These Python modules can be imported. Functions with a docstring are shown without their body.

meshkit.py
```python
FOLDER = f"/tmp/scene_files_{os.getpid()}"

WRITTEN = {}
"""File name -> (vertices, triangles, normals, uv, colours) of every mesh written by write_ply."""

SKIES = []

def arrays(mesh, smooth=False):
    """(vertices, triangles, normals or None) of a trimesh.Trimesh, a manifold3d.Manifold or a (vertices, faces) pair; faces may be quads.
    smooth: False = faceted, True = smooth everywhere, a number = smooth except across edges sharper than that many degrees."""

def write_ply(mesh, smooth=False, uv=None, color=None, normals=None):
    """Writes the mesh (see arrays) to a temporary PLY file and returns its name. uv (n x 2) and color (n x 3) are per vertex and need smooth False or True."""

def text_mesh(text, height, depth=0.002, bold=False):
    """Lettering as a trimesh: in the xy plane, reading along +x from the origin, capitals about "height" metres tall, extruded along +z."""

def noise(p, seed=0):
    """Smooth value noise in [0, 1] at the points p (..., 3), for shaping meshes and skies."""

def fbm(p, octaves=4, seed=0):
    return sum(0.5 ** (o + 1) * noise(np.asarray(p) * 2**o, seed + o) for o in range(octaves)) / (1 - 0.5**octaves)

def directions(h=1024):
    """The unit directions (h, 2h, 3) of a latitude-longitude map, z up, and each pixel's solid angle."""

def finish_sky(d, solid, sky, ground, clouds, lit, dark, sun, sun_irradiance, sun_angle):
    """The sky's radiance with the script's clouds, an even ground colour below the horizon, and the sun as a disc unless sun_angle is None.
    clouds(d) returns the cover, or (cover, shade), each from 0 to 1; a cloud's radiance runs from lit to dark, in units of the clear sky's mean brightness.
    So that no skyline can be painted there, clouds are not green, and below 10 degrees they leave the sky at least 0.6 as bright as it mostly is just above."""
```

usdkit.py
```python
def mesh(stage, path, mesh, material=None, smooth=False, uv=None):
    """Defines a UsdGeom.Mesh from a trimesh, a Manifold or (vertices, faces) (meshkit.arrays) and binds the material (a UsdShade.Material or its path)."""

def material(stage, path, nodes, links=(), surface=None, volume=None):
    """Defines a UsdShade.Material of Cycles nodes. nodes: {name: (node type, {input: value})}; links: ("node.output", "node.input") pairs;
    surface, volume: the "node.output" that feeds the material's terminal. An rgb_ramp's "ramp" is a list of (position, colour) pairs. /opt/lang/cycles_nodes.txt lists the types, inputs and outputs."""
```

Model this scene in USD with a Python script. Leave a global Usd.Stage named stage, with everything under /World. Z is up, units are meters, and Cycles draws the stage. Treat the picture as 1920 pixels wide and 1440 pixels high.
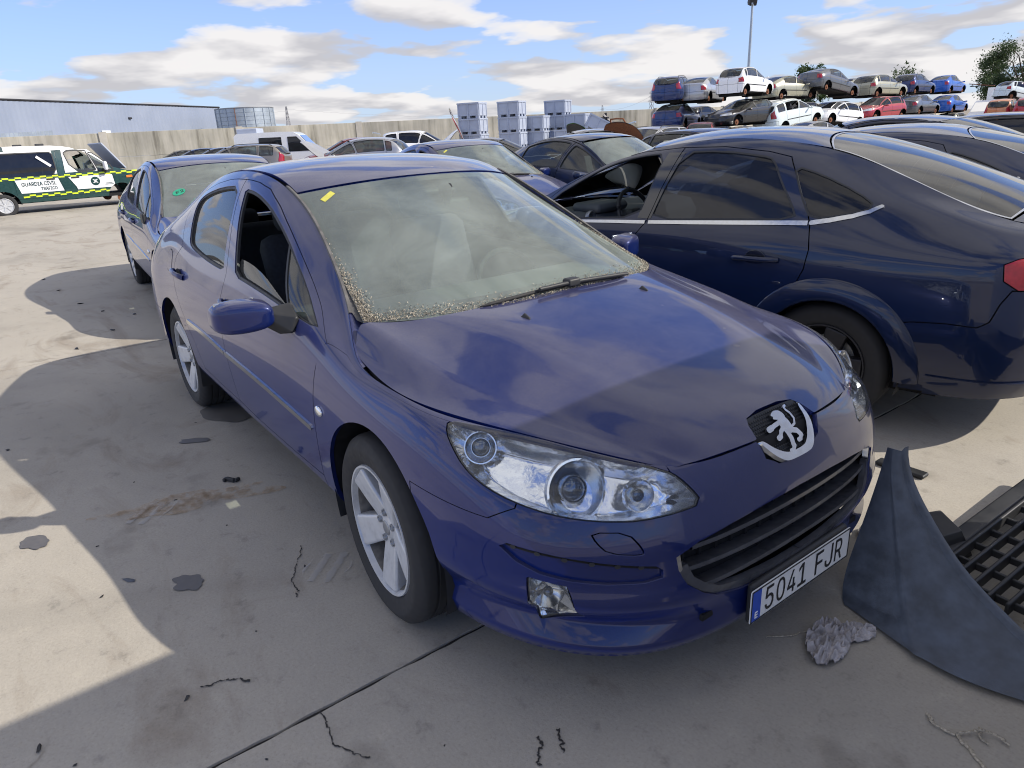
import math, random
import numpy as np
import shapely, trimesh, manifold3d
from shapely.geometry import Polygon, MultiPolygon, LineString, Point, box as sbox
from shapely import affinity
from shapely.ops import unary_union
from scipy.interpolate import RectBivariateSpline, make_interp_spline, PchipInterpolator
from scipy.spatial import cKDTree
from pxr import Usd, UsdGeom, UsdLux, UsdShade, Sdf, Gf, Vt
import usdkit, meshkit

stage = Usd.Stage.CreateInMemory()
UsdGeom.SetStageUpAxis(stage, 'Z'); UsdGeom.SetStageMetersPerUnit(stage, 1.0)
UsdGeom.Xform.Define(stage, '/World'); UsdGeom.Scope.Define(stage, '/World/Looks')
PI = math.pi

# ------------------------------------------------------------------ camera
EYE = np.array([1.945, -1.7261, 1.5725]); YAW, PITCH, ROLL, FOC = 2.5113, 0.3466, -0.0504, 1.3102
_f = np.array([math.cos(YAW)*math.cos(PITCH), math.sin(YAW)*math.cos(PITCH), -math.sin(PITCH)])
_r = np.cross(_f, [0, 0, 1]); _r /= np.linalg.norm(_r); _u = np.cross(_r, _f)
_r2 = math.cos(ROLL)*_r + math.sin(ROLL)*_u; _u2 = -math.sin(ROLL)*_r + math.cos(ROLL)*_u
cam = UsdGeom.Camera.Define(stage, '/World/camera')
cam.CreateHorizontalApertureAttr(36.0); cam.CreateVerticalApertureAttr(27.0)
cam.CreateFocalLengthAttr(36.0*FOC*1000/1920)
cam.CreateExposureAttr(0.68)
cam.AddTransformOp().Set(Gf.Matrix4d(*[float(x) for x in (*_r2, 0, *_u2, 0, *(-_f), 0, *EYE, 1)]))

# ------------------------------------------------------------------ sky and sun
SUN = np.array([1.0, 0.96, 1.0]); SUN /= np.linalg.norm(SUN)
SKY_ELEV, SKY_ROT = math.asin(SUN[2]), math.atan2(SUN[0], SUN[1])
sun = UsdLux.DistantLight.Define(stage, '/World/sun')
sun.CreateIntensityAttr(0.85); sun.CreateAngleAttr(0.53); sun.CreateNormalizeAttr(True) if hasattr(sun, 'CreateNormalizeAttr') else None
sun.CreateColorAttr(Gf.Vec3f(1.0, 0.93, 0.82))
_z = SUN; _x = np.cross([0, 0, 1], _z); _x /= np.linalg.norm(_x); _y = np.cross(_z, _x)
sun.AddTransformOp().Set(Gf.Matrix4d(*[float(v) for v in (*_x, 0, *_y, 0, *_z, 0, 0, 0, 30, 1)]))
sky = UsdLux.DomeLight.Define(stage, '/World/sky')
SKYMAT = usdkit.material(stage, '/World/Looks/sky', {
    'tc': ('texture_coordinate', {}),
    'sep': ('separate_xyz', {}),
    'zz': ('math', {'math_type': 'maximum', 'value2': 0.0}),
    'den': ('math', {'math_type': 'add', 'value2': 0.16}),
    'px': ('math', {'math_type': 'divide'}), 'py': ('math', {'math_type': 'divide'}),
    'pz': ('math', {'math_type': 'multiply', 'value2': 2.6}),
    'com': ('combine_xyz', {}),
    'map': ('mapping', {'location': (0.9, 4.3, 0.0)}),
    'n': ('noise_texture', {'scale': 1.55, 'detail': 10.0, 'roughness': 0.47, 'distortion': 0.10}),
    'map2': ('mapping', {'location': (1.02, 4.41, 0.22)}),
    'n2': ('noise_texture', {'scale': 1.55, 'detail': 5.0, 'roughness': 0.47, 'distortion': 0.10}),
    'cov0': ('rgb_ramp', {'ramp': [(0.0, (.60, .60, .60)), (0.10, (.545, .545, .545)), (0.22, (.475, .475, .475)), (0.42, (.525, .525, .525)), (0.7, (.56, .56, .56)), (1.0, (.56, .56, .56))]}),
    'cov': ('map_range', {'from_min': 0.0, 'from_max': 1.0, 'to_min': -0.5, 'to_max': 0.5, 'clamp': False}),
    'add': ('math', {'math_type': 'add'}),
    'mask': ('rgb_ramp', {'ramp': [(0.0, (0, 0, 0)), (0.505, (0, 0, 0)), (0.535, (0.75, 0.75, 0.75)), (0.575, (0.97, 0.97, 0.97)), (1.0, (1, 1, 1))]}),
    'dif': ('math', {'math_type': 'subtract'}),
    'lit': ('map_range', {'from_min': -0.085, 'from_max': 0.075, 'to_min': 0.0, 'to_max': 1.0, 'clamp': True}),
    'ccol': ('mix', {'color1': (2.45, 2.42, 2.55), 'color2': (3.85, 3.75, 3.72)}),
    'sky': ('sky_texture', {'sky_type': 'single_scattering', 'sun_disc': False, 'sun_elevation': SKY_ELEV, 'sun_rotation': SKY_ROT, 'altitude': 600.0, 'air_density': 1.0, 'aerosol_density': 0.25, 'ozone_density': 2.0}),
    'tint': ('mix', {'mix_type': 'multiply', 'fac': 1.0, 'color2': (0.40, 0.54, 0.86)}),
    'hz': ('rgb_ramp', {'ramp': [(0.0, (.85, .85, .85)), (0.10, (.55, .55, .55)), (0.30, (.12, .12, .12)), (0.5, (0, 0, 0))]}),
    'haze': ('mix', {'color2': (2.45, 2.85, 3.5)}),
    'mix': ('mix', {}),
    'bg': ('background_shader', {'strength': 0.15}),
}, [('tc.generated', 'sep.vector'), ('sep.z', 'zz.value1'), ('zz.value', 'den.value1'), ('sep.x', 'px.value1'), ('den.value', 'px.value2'),
    ('sep.y', 'py.value1'), ('den.value', 'py.value2'), ('px.value', 'com.x'), ('py.value', 'com.y'), ('zz.value', 'pz.value1'), ('pz.value', 'com.z'),
    ('com.vector', 'map.vector'), ('map.vector', 'n.vector'), ('com.vector', 'map2.vector'), ('map2.vector', 'n2.vector'),
    ('zz.value', 'cov0.fac'), ('cov0.color', 'cov.value'), ('n.fac', 'add.value1'), ('cov.result', 'add.value2'), ('add.value', 'mask.fac'),
    ('n.fac', 'dif.value1'), ('n2.fac', 'dif.value2'), ('dif.value', 'lit.value'), ('lit.result', 'ccol.fac'),
    ('sky.color', 'tint.color1'), ('zz.value', 'hz.fac'), ('hz.color', 'haze.fac'), ('tint.color', 'haze.color1'),
    ('mask.color', 'mix.fac'), ('haze.color', 'mix.color1'), ('ccol.color', 'mix.color2'), ('mix.color', 'bg.color')], surface='bg.background')
UsdShade.MaterialBindingAPI.Apply(sky.GetPrim()).Bind(SKYMAT)
sky.CreateIntensityAttr(1.0)

# ------------------------------------------------------------------ prims
_used = {}
def path_for(parent, name):
    base = f'{parent}/{name}'
    k = _used.get(base, 0); _used[base] = k + 1
    return base if k == 0 else f'{base}_{k:03d}'

def tag(o, label=None, cat=None, group=None, kind=None):
    p = o.GetPrim() if hasattr(o, 'GetPrim') else o
    for k, v in (('label', label), ('category', cat), ('group', group), ('kind', kind)):
        if v: p.SetCustomDataByKey(k, v)
    return p

def thing(name, label, cat, loc=(0, 0, 0), rz=0.0, group=None, mat=None):
    x = UsdGeom.Xform.Define(stage, path_for('/World', name))
    if mat is not None:
        x.AddTransformOp().Set(Gf.Matrix4d(*[float(v) for v in np.asarray(mat).T.ravel()]))
    else:
        x.AddTranslateOp().Set(Gf.Vec3d(*map(float, loc))); x.AddRotateZOp().Set(math.degrees(rz))
    tag(x, label, cat, group)
    return x

def put(name, mesh, material, parent=None, smooth=30, normals=None, label=None, kind=None):
    """One Mesh prim. mesh: trimesh or (v, f); normals: per vertex, else smooth by angle."""
    parent = '/World' if parent is None else str(parent.GetPath())
    if hasattr(mesh, 'to_mesh'):
        mm = mesh.to_mesh(); mesh = (mm.vert_properties[:, :3], mm.tri_verts)
    if normals is None:
        o = usdkit.mesh(stage, path_for(parent, name), mesh, M[material], smooth=smooth)
    else:
        v, f = mesh
        o = usdkit.mesh(stage, path_for(parent, name), (v, f), M[material])
        o.CreateNormalsAttr(Vt.Vec3fArray.FromNumpy(np.asarray(normals, np.float32))); o.SetNormalsInterpolation('vertex')
    tag(o, label, None, None, kind)
    return o

def copy_of(src, loc, rz, label, group=None, cat=None):
    was = src.GetPrim().GetCustomData()
    x = UsdGeom.Xform.Define(stage, path_for('/World', src.GetPrim().GetName().rstrip('0123456789_') or src.GetPrim().GetName()))
    x.GetPrim().GetReferences().AddInternalReference(src.GetPath()); x.GetPrim().SetInstanceable(True)
    x.ClearXformOpOrder()
    x.AddTransformOp(opSuffix='place').Set(Gf.Matrix4d(*[float(v) for v in xf(loc, rz).T.ravel()]))
    tag(x, label, cat or was.get('category'), group or was.get('group'))
    return x

def xf(loc=(0, 0, 0), rz=0, ry=0, rx=0, s=1.0):
    T = trimesh.transformations
    m = T.translation_matrix(loc) @ T.rotation_matrix(rz, [0, 0, 1]) @ T.rotation_matrix(ry, [0, 1, 0]) @ T.rotation_matrix(rx, [1, 0, 0])
    s = np.broadcast_to(np.asarray(s, float), (3,)); m = m @ np.diag([*s, 1.0])
    return m

# ------------------------------------------------------------------ mesh helpers
def cat(*ms):
    out = []
    for m in ms: out += list(m) if isinstance(m, (list, tuple)) else [m]
    return trimesh.util.concatenate([trimesh.Trimesh(m.vertices, m.faces, process=False) for m in out])

def bx(c, s, m=None):
    b = trimesh.creation.box(s); b.apply_translation(c)
    if m is not None: b.apply_transform(m)
    return b

def rbox(c, s, r=0.01, n=8):
    """rounded box"""
    h = np.array(s)/2 - r
    sp = manifold3d.Manifold.sphere(r, n)
    pts = [sp.translate([h[0]*i, h[1]*j, h[2]*k]) for i in (-1, 1) for j in (-1, 1) for k in (-1, 1)]
    m = manifold3d.Manifold.batch_hull(pts).translate(list(map(float, c))).to_mesh()
    return trimesh.Trimesh(m.vert_properties[:, :3], m.tri_verts, process=False)

def tube(pts, r, n=8, closed=False):
    p = np.asarray(pts, float); k = len(p)
    t = np.gradient(p, axis=0) if not closed else np.roll(p, -1, 0) - np.roll(p, 1, 0)
    t /= np.linalg.norm(t, axis=1, keepdims=True) + 1e-12
    up = np.where(np.abs(t[:, 2:]) < .9, [[0, 0, 1.]], [[1., 0, 0]])
    a = np.cross(t, up); a /= np.linalg.norm(a, axis=1, keepdims=True); b = np.cross(t, a)
    ang = np.arange(n)*2*PI/n; r = np.broadcast_to(np.asarray(r, float), (k,))
    v = p[:, None] + r[:, None, None]*(np.cos(ang)[None, :, None]*a[:, None] + np.sin(ang)[None, :, None]*b[:, None])
    f = []
    for i in range(k if closed else k - 1):
        i2 = (i + 1) % k
        for j in range(n):
            j2 = (j + 1) % n
            f += [[i*n + j, i*n + j2, i2*n + j2], [i*n + j, i2*n + j2, i2*n + j]]
    v = v.reshape(-1, 3)
    if not closed:
        v = np.vstack([v, p[0], p[-1]]); c0, c1 = k*n, k*n + 1
        for j in range(n):
            j2 = (j + 1) % n
            f += [[c0, j2, j], [c1, (k - 1)*n + j, (k - 1)*n + j2]]
    return trimesh.Trimesh(v, f, process=False)

def sheet(P, flip=False):
    """grid of points (a,b,3) -> mesh"""
    a, b = P.shape[:2]; i = np.arange(a*b).reshape(a, b)
    q = np.stack([i[:-1, :-1], i[1:, :-1], i[1:, 1:], i[:-1, 1:]], -1).reshape(-1, 4)
    f = np.vstack([q[:, [0, 1, 2]], q[:, [0, 2, 3]]])
    return trimesh.Trimesh(P.reshape(-1, 3), f[:, ::-1] if flip else f, process=False)

def lathe(prof, n=48, axis='y', a0=0, a1=2*PI):
    """prof: list of (axial, radius); revolved about the y axis (a wheel)"""
    prof = np.asarray(prof, float); full = abs(a1 - a0 - 2*PI) < 1e-6
    t = np.linspace(a0, a1, n + 1)
    P = np.stack([np.stack([prof[:, 1]*math.cos(x), prof[:, 0], prof[:, 1]*math.sin(x)], -1) for x in t])
    if axis == 'z': P = P[..., [0, 2, 1]]
    m = sheet(P, flip=(axis != 'z')); m.merge_vertices(); return m

def extr(poly, d, m=None):
    """shapely polygon(s) in xy extruded along z by d"""
    ps = [poly] if isinstance(poly, Polygon) else [g for g in poly.geoms if isinstance(g, Polygon)]
    o = cat([trimesh.creation.extrude_polygon(p, d) for p in ps])
    if m is not None: o.apply_transform(m)
    return o

def smoothpoly(pts, n=1, close=True):
    """Chaikin rounding"""
    p = np.asarray(pts, float)
    for _ in range(n):
        q = np.roll(p, -1, 0); p = np.stack([.75*p + .25*q, .25*p + .75*q], 1).reshape(-1, p.shape[1])
    return p

def mirror(m):
    o = trimesh.Trimesh(np.asarray(m.vertices)*[1, -1, 1], np.asarray(m.faces)[:, ::-1], process=False); return o

# ------------------------------------------------------------------ trimmed surfaces: how the car bodies are made
def rises(net, a, b):
    """row parameters measured up the flank over columns a to b"""
    d = np.linalg.norm(np.diff(np.asarray(net, float)[:, a:b], axis=0), axis=2).mean(1); return np.r_[0, np.cumsum(d)]

class Band:
    """A smooth sheet through a net of points (rows, columns, 3)."""
    def __init__(s, net, kv=3, ku=3, sym=False, us=None, vs=None, wrap=False, soft=0.0):
        net = np.asarray(net, float)
        if wrap:     # the first and last columns lie on the centre line: carry on round it, so that the sheet is smooth there
            net = np.concatenate([(net*[1, -1, 1])[:, 2:0:-1], net, (net*[1, -1, 1])[:, -2:-4:-1]], 1)
        if sym:      # mirror about y = 0 (column 0 is the centre line)
            net = np.concatenate([(net*[1, -1, 1])[:, :0:-1], net], 1)
        for _ in range(int(soft)):      # take small ripples out of the net (fairing along its columns and rows)
            a = net.copy(); a[:, 2:-2] -= .05*(net[:, :-4] - 4*net[:, 1:-3] + 6*net[:, 2:-2] - 4*net[:, 3:-1] + net[:, 4:]); net = a
        d = np.linalg.norm(np.diff(net, axis=1), axis=2).mean(0); s.us = np.r_[0, np.cumsum(d)] if us is None else np.asarray(us, float)
        d = np.linalg.norm(np.diff(net, axis=0), axis=2).mean(1); s.vs = np.r_[0, np.cumsum(d)] if vs is None else np.asarray(vs, float)
        if sym: s.us -= s.us[len(s.us)//2]
        ku, kv = min(ku, net.shape[1] - 1), min(kv, net.shape[0] - 1)
        s.sp = [RectBivariateSpline(s.vs, s.us, net[..., k], kx=kv, ky=ku, s=0) for k in range(3)]
        if wrap: s.us -= s.us[2]; s.sp = [RectBivariateSpline(s.vs, s.us, net[..., k], kx=kv, ky=ku, s=0) for k in range(3)]; s.us = s.us[2:-2]
        s.u0, s.u1, s.v0, s.v1 = s.us[0], s.us[-1], s.vs[0], s.vs[-1]; s.tree = None
        s.flip = 1.0
    def __call__(s, uv):
        uv = np.atleast_2d(uv); return np.stack([q.ev(uv[:, 1], uv[:, 0]) for q in s.sp], -1)
    def normal(s, uv):
        uv = np.atleast_2d(uv)
        a = np.stack([q.ev(uv[:, 1], uv[:, 0], dy=1) for q in s.sp], -1); b = np.stack([q.ev(uv[:, 1], uv[:, 0], dx=1) for q in s.sp], -1)
        n = np.cross(a, b)*s.flip; return n/(np.linalg.norm(n, axis=1, keepdims=True) + 1e-12)
    def inv(s, P, axes=(0, 1, 2), lim=None):
        """uv of the surface points nearest to P, measured in the given axes only"""
        P = np.atleast_2d(np.asarray(P, float)); key = (tuple(axes), lim)
        if s.tree is None: s.tree = {}
        if key not in s.tree:
            nu, nv = max(60, int((s.u1 - s.u0)/.012)), max(40, int((s.v1 - s.v0)/.012))
            U, V = np.meshgrid(np.linspace(s.u0, s.u1, nu), np.linspace(s.v0, s.v1, nv)); uv = np.stack([U.ravel(), V.ravel()], 1); X = s(uv)
            if lim: uv, X = uv[(X[:, lim[0]] > lim[1]) & (X[:, lim[0]] < lim[2])], X[(X[:, lim[0]] > lim[1]) & (X[:, lim[0]] < lim[2])]
            s.tree[key] = (cKDTree(X[:, list(axes)]), uv)
        t, uvs = s.tree[key]; uv = uvs[t.query(P[:, :len(axes)] if len(axes) < 3 and P.shape[1] == len(axes) else P[:, list(axes)])[1]].copy()
        Q = P[:, :len(axes)] if P.shape[1] == len(axes) else P[:, list(axes)]
        for _ in range(4):
            a = np.stack([q.ev(uv[:, 1], uv[:, 0], dy=1) for q in s.sp], -1)[:, list(axes)]; b = np.stack([q.ev(uv[:, 1], uv[:, 0], dx=1) for q in s.sp], -1)[:, list(axes)]
            r = Q - s(uv)[:, list(axes)]
            aa, bb, ab, ar, br = (a*a).sum(1), (b*b).sum(1), (a*b).sum(1), (a*r).sum(1), (b*r).sum(1); det = aa*bb - ab*ab + 1e-9
            st = np.stack([(ar*bb - br*ab)/det, (br*aa - ar*ab)/det], 1)
            uv = uv + np.clip(st, -.03, .03)
            uv[:, 0] = np.clip(uv[:, 0], s.u0, s.u1); uv[:, 1] = np.clip(uv[:, 1], s.v0, s.v1)
        return uv
    def poly(s, P, axes=(0, 1, 2), lim=None, step=.03, smooth=0):
        """polygon in uv from an outline given in space or in a side view"""
        P = np.asarray(P, float)
        if smooth: P = smoothpoly(P, smooth)
        q = [P[0]]
        for a, b in zip(P, np.roll(P, -1, 0)):
            n = max(1, int(np.linalg.norm(b - a)/step)); q += [a + (b - a)*k/n for k in range(1, n + 1)]
        g = Polygon(s.inv(np.array(q[:-1]), axes, lim)); return g if g.is_valid else g.buffer(0)
    def rect(s, e=0.0):
        return sbox(s.u0 + e, s.v0 + e, s.u1 - e, s.v1 - e)

def polys(g):
    if g.is_empty: return []
    if isinstance(g, Polygon): return [g]
    return [p for p in g.geoms if isinstance(p, Polygon) and p.area > 1e-7]

def trim(S, g, du=.03, dv=.03, off=0.0, flange=0.0, flip=False, thick=0.0, seam=False):
    """Mesh of the part of surface S inside the uv polygon g: (vertices, faces, normals)."""
    V, F, N, n0 = [], [], [], 0
    for p in polys(g):
        p = p.simplify(.0006)
        x0, y0, x1, y1 = p.bounds
        us = np.linspace(x0, x1, max(2, int(math.ceil((x1 - x0)/du)) + 1)); vs = np.linspace(y0, y1, max(2, int(math.ceil((y1 - y0)/dv)) + 1))
        cells = shapely.box(*[c.ravel() for c in np.meshgrid(us[:-1], vs[:-1])], *[c.ravel() for c in np.meshgrid(us[1:], vs[1:])])
        shapely.prepare(p)
        inn = shapely.contains_properly(p, cells); hit = shapely.intersects(p, cells) & ~inn
        nu = len(us); U, W = np.meshgrid(us, vs); grid = np.stack([U.ravel(), W.ravel()], 1)
        k = np.nonzero(inn)[0]; i, j = k % (nu - 1), k//(nu - 1); a = j*nu + i
        f = np.vstack([np.stack([a, a + 1, a + nu + 1], 1), np.stack([a, a + nu + 1, a + nu], 1)]) if len(k) else np.zeros((0, 3), int)
        used, inv = np.unique(f, return_inverse=True)
        uv = [grid[used]]; fs = [inv.reshape(-1, 3)]; c = len(used)
        for piece in shapely.intersection(p, cells[hit]):
            for q in polys(piece):
                if q.area < 1e-9: continue
                for t in shapely.constrained_delaunay_triangles(q).geoms:
                    r = np.array(t.exterior.coords)[:3]
                    if (r[1, 0] - r[0, 0])*(r[2, 1] - r[0, 1]) < (r[1, 1] - r[0, 1])*(r[2, 0] - r[0, 0]): r = r[::-1]
                    uv.append(r); fs.append(np.array([[c, c + 1, c + 2]])); c += 3
        uv = np.vstack(uv); fs = np.vstack(fs); X = S(uv); n = S.normal(uv)
        V.append(X + off*n); N.append(n); F.append((fs if S.flip > 0 else fs[:, ::-1]) + n0); n0 += len(uv)
        if thick:
            V.append(X + (off - thick)*n); N.append(-n); F.append((fs[:, ::-1] if S.flip > 0 else fs) + n0); n0 += len(uv)
        if flange:
            for ring in [p.exterior, *p.interiors]:
                r = np.array(shapely.segmentize(ring, .02).coords); X = S(r); n = S.normal(r)
                t = np.gradient(X, axis=0); t[0] = t[-1] = X[1] - X[-2]
                t /= np.linalg.norm(t, axis=1, keepdims=True) + 1e-12
                ccw = shapely.is_ccw(ring); c = np.cross(t, n)*S.flip
                if ring is not p.exterior: c = c if not ccw else -c
                else: c = c if ccw else -c
                X = X + off*n
                rows = [X, X + .0009*c - .0005*n, X + .0013*c - .0020*n, X + .0013*c - flange*n]
                nn = [n, n + .7*c, c, c]; nn = [q/np.linalg.norm(q, axis=1, keepdims=True) for q in nn]
                m = len(r); ii = np.arange(4*m).reshape(4, m)
                q = np.stack([ii[:-1, :-1], ii[1:, :-1], ii[1:, 1:], ii[:-1, 1:]], -1)
                if seam:
                    on = (np.abs(X[:, 1]) < .004); keep = ~(on[:-1] & on[1:]); q = q[:, keep]
                q = q.reshape(-1, 4); ff = np.vstack([q[:, [0, 1, 2]], q[:, [0, 2, 3]]])
                W = np.vstack(rows); fn = np.cross(W[ff[:, 1]] - W[ff[:, 0]], W[ff[:, 2]] - W[ff[:, 0]])
                if (fn*np.vstack(nn)[ff[:, 0]]).sum() < 0: ff = ff[:, ::-1]
                V.append(W); N.append(np.vstack(nn)); F.append(ff + n0); n0 += 4*m
    if not V: return np.zeros((0, 3)), np.zeros((0, 3), int), np.zeros((0, 3))
    return np.vstack(V), np.vstack(F), np.vstack(N)

def flipy(t):
    v, f, n = t; return v*[1, -1, 1], f[:, ::-1], n*[1, -1, 1]
def join(*ts):
    V, F, N, k = [], [], [], 0
    for v, f, n in ts: V.append(v); F.append(f + k); N.append(n); k += len(v)
    return np.vstack(V), np.vstack(F), np.vstack(N)
def putn(name, t, material, parent=None, **k):
    return put(name, (t[0], t[1]), material, parent, normals=t[2], **k)
def ribbon(S, pts, w, h=.004, off=0.0):
    """a thin raised strip along a uv polyline on the surface"""
    ls = LineString(pts); return trim(S, ls.buffer(w/2, cap_style='round'), .05, .05, off=off + h, flange=h + .006)

# ------------------------------------------------------------------ materials
M = {}
def mat(name, nodes, links=(), surface='p.BSDF'):
    M[name] = usdkit.material(stage, f'/World/Looks/{name}', nodes, links, surface=surface); return M[name]

def plain(name, col, rough=.5, metal=0.0, spec=.5, coat=0.0, vary=.12, scale=14.0, bump=0.0, bscale=120.0, coat_rough=.03):
    """a colour that varies a little over the surface, with a fine grain"""
    nodes = {'g': ('geometry', {}), 'n': ('noise_texture', {'scale': scale, 'detail': 5.0, 'roughness': .6}),
             'r': ('rgb_ramp', {'ramp': [(0.3, tuple(c*(1 - vary) for c in col)), (0.7, tuple(min(1, c*(1 + vary)) for c in col))]}),
             'rr': ('map_range', {'from_min': .3, 'from_max': .7, 'to_min': max(.02, rough*.8), 'to_max': min(1, rough*1.2), 'clamp': True}),
             'p': ('principled_bsdf', {'metallic': metal, 'specular_ior_level': spec, 'coat_weight': coat, 'coat_roughness': coat_rough})}
    links = [('g.position', 'n.vector'), ('n.fac', 'r.fac'), ('r.color', 'p.base_color'), ('n.fac', 'rr.value'), ('rr.result', 'p.roughness')]
    if bump:
        nodes['bn'] = ('noise_texture', {'scale': bscale, 'detail': 3.0}); nodes['b'] = ('bump', {'strength': bump, 'distance': .002})
        links += [('g.position', 'bn.vector'), ('bn.fac', 'b.height'), ('b.normal', 'p.normal')]
    return mat(name, nodes, links)

def paint(name, col, dust=.22, spots=.0, rough=.32, metal=.35, coat_rough=.045, dustcol=(.40, .36, .31), dscale=5.0):
    """car paint under clear coat, with dust that has settled on upward faces and some on the flanks"""
    return mat(name, {
        'g': ('geometry', {}), 'sep': ('separate_xyz', {}),
        'up': ('map_range', {'from_min': 0.0, 'from_max': .95, 'to_min': .03, 'to_max': 1.0, 'clamp': True}),
        'n': ('noise_texture', {'scale': dscale, 'detail': 8.0, 'roughness': .62, 'distortion': .4}),
        'nr': ('map_range', {'from_min': .32, 'from_max': .72, 'to_min': .45, 'to_max': 1.25, 'clamp': True}),
        'fine': ('noise_texture', {'scale': 260.0, 'detail': 2.0}),
        'fr': ('map_range', {'from_min': .3, 'from_max': .7, 'to_min': .75, 'to_max': 1.2, 'clamp': True}),
        'm1': ('math', {'math_type': 'multiply'}), 'm2': ('math', {'math_type': 'multiply'}), 'm3': ('math', {'math_type': 'multiply', 'value2': dust, 'use_clamp': True}),
        'fl': ('noise_texture', {'scale': 900.0, 'detail': 1.0}),
        'col': ('rgb_ramp', {'ramp': [(.35, tuple(c*.82 for c in col)), (.65, tuple(c*1.2 for c in col))]}),
        'vo': ('voronoi_texture', {'scale': 8.5, 'randomness': 1.0}), 'von': ('noise_texture', {'scale': 55.0, 'detail': 3.0}), 'voa': ('math', {'math_type': 'multiply_add', 'value2': .16}), 'vr': ('map_range', {'from_min': .10, 'from_max': .19, 'to_min': 1.0, 'to_max': 0.0, 'clamp': True}), 'vg': ('separate_color', {}), 'vh': ('map_range', {'from_min': .80, 'from_max': .95, 'to_min': 0.0, 'to_max': spots, 'clamp': True}), 'vm': ('math', {'math_type': 'multiply'}), 'vu': ('math', {'math_type': 'multiply'}), 'm4': ('math', {'math_type': 'add', 'use_clamp': True}),
        'p': ('principled_bsdf', {'metallic': metal, 'roughness': rough, 'coat_weight': 1.0, 'coat_roughness': coat_rough, 'coat_ior': 1.5, 'specular_ior_level': .15}),
        'd': ('diffuse_bsdf', {'color': dustcol, 'roughness': .3}),
        'mix': ('mix_closure', {}),
    }, [('g.normal', 'sep.vector'), ('sep.z', 'up.value'), ('g.position', 'n.vector'), ('g.position', 'fine.vector'), ('g.position', 'fl.vector'), ('n.fac', 'nr.value'), ('fine.fac', 'fr.value'),
        ('up.result', 'm1.value1'), ('nr.result', 'm1.value2'), ('m1.value', 'm2.value1'), ('fr.result', 'm2.value2'), ('m2.value', 'm3.value1'),
        ('fl.fac', 'col.fac'), ('col.color', 'p.base_color'), ('g.position', 'vo.vector'), ('g.position', 'von.vector'), ('von.fac', 'voa.value1'), ('vo.distance', 'voa.value3'), ('voa.value', 'vr.value'), ('vo.color', 'vg.color'), ('vg.r', 'vh.value'), ('vr.result', 'vm.value1'), ('vh.result', 'vm.value2'), ('vm.value', 'vu.value1'), ('up.result', 'vu.value2'), ('m3.value', 'm4.value1'), ('vu.value', 'm4.value2'), ('m4.value', 'mix.fac'), ('p.BSDF', 'mix.closure1'), ('d.BSDF', 'mix.closure2')], surface='mix.closure')

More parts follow.
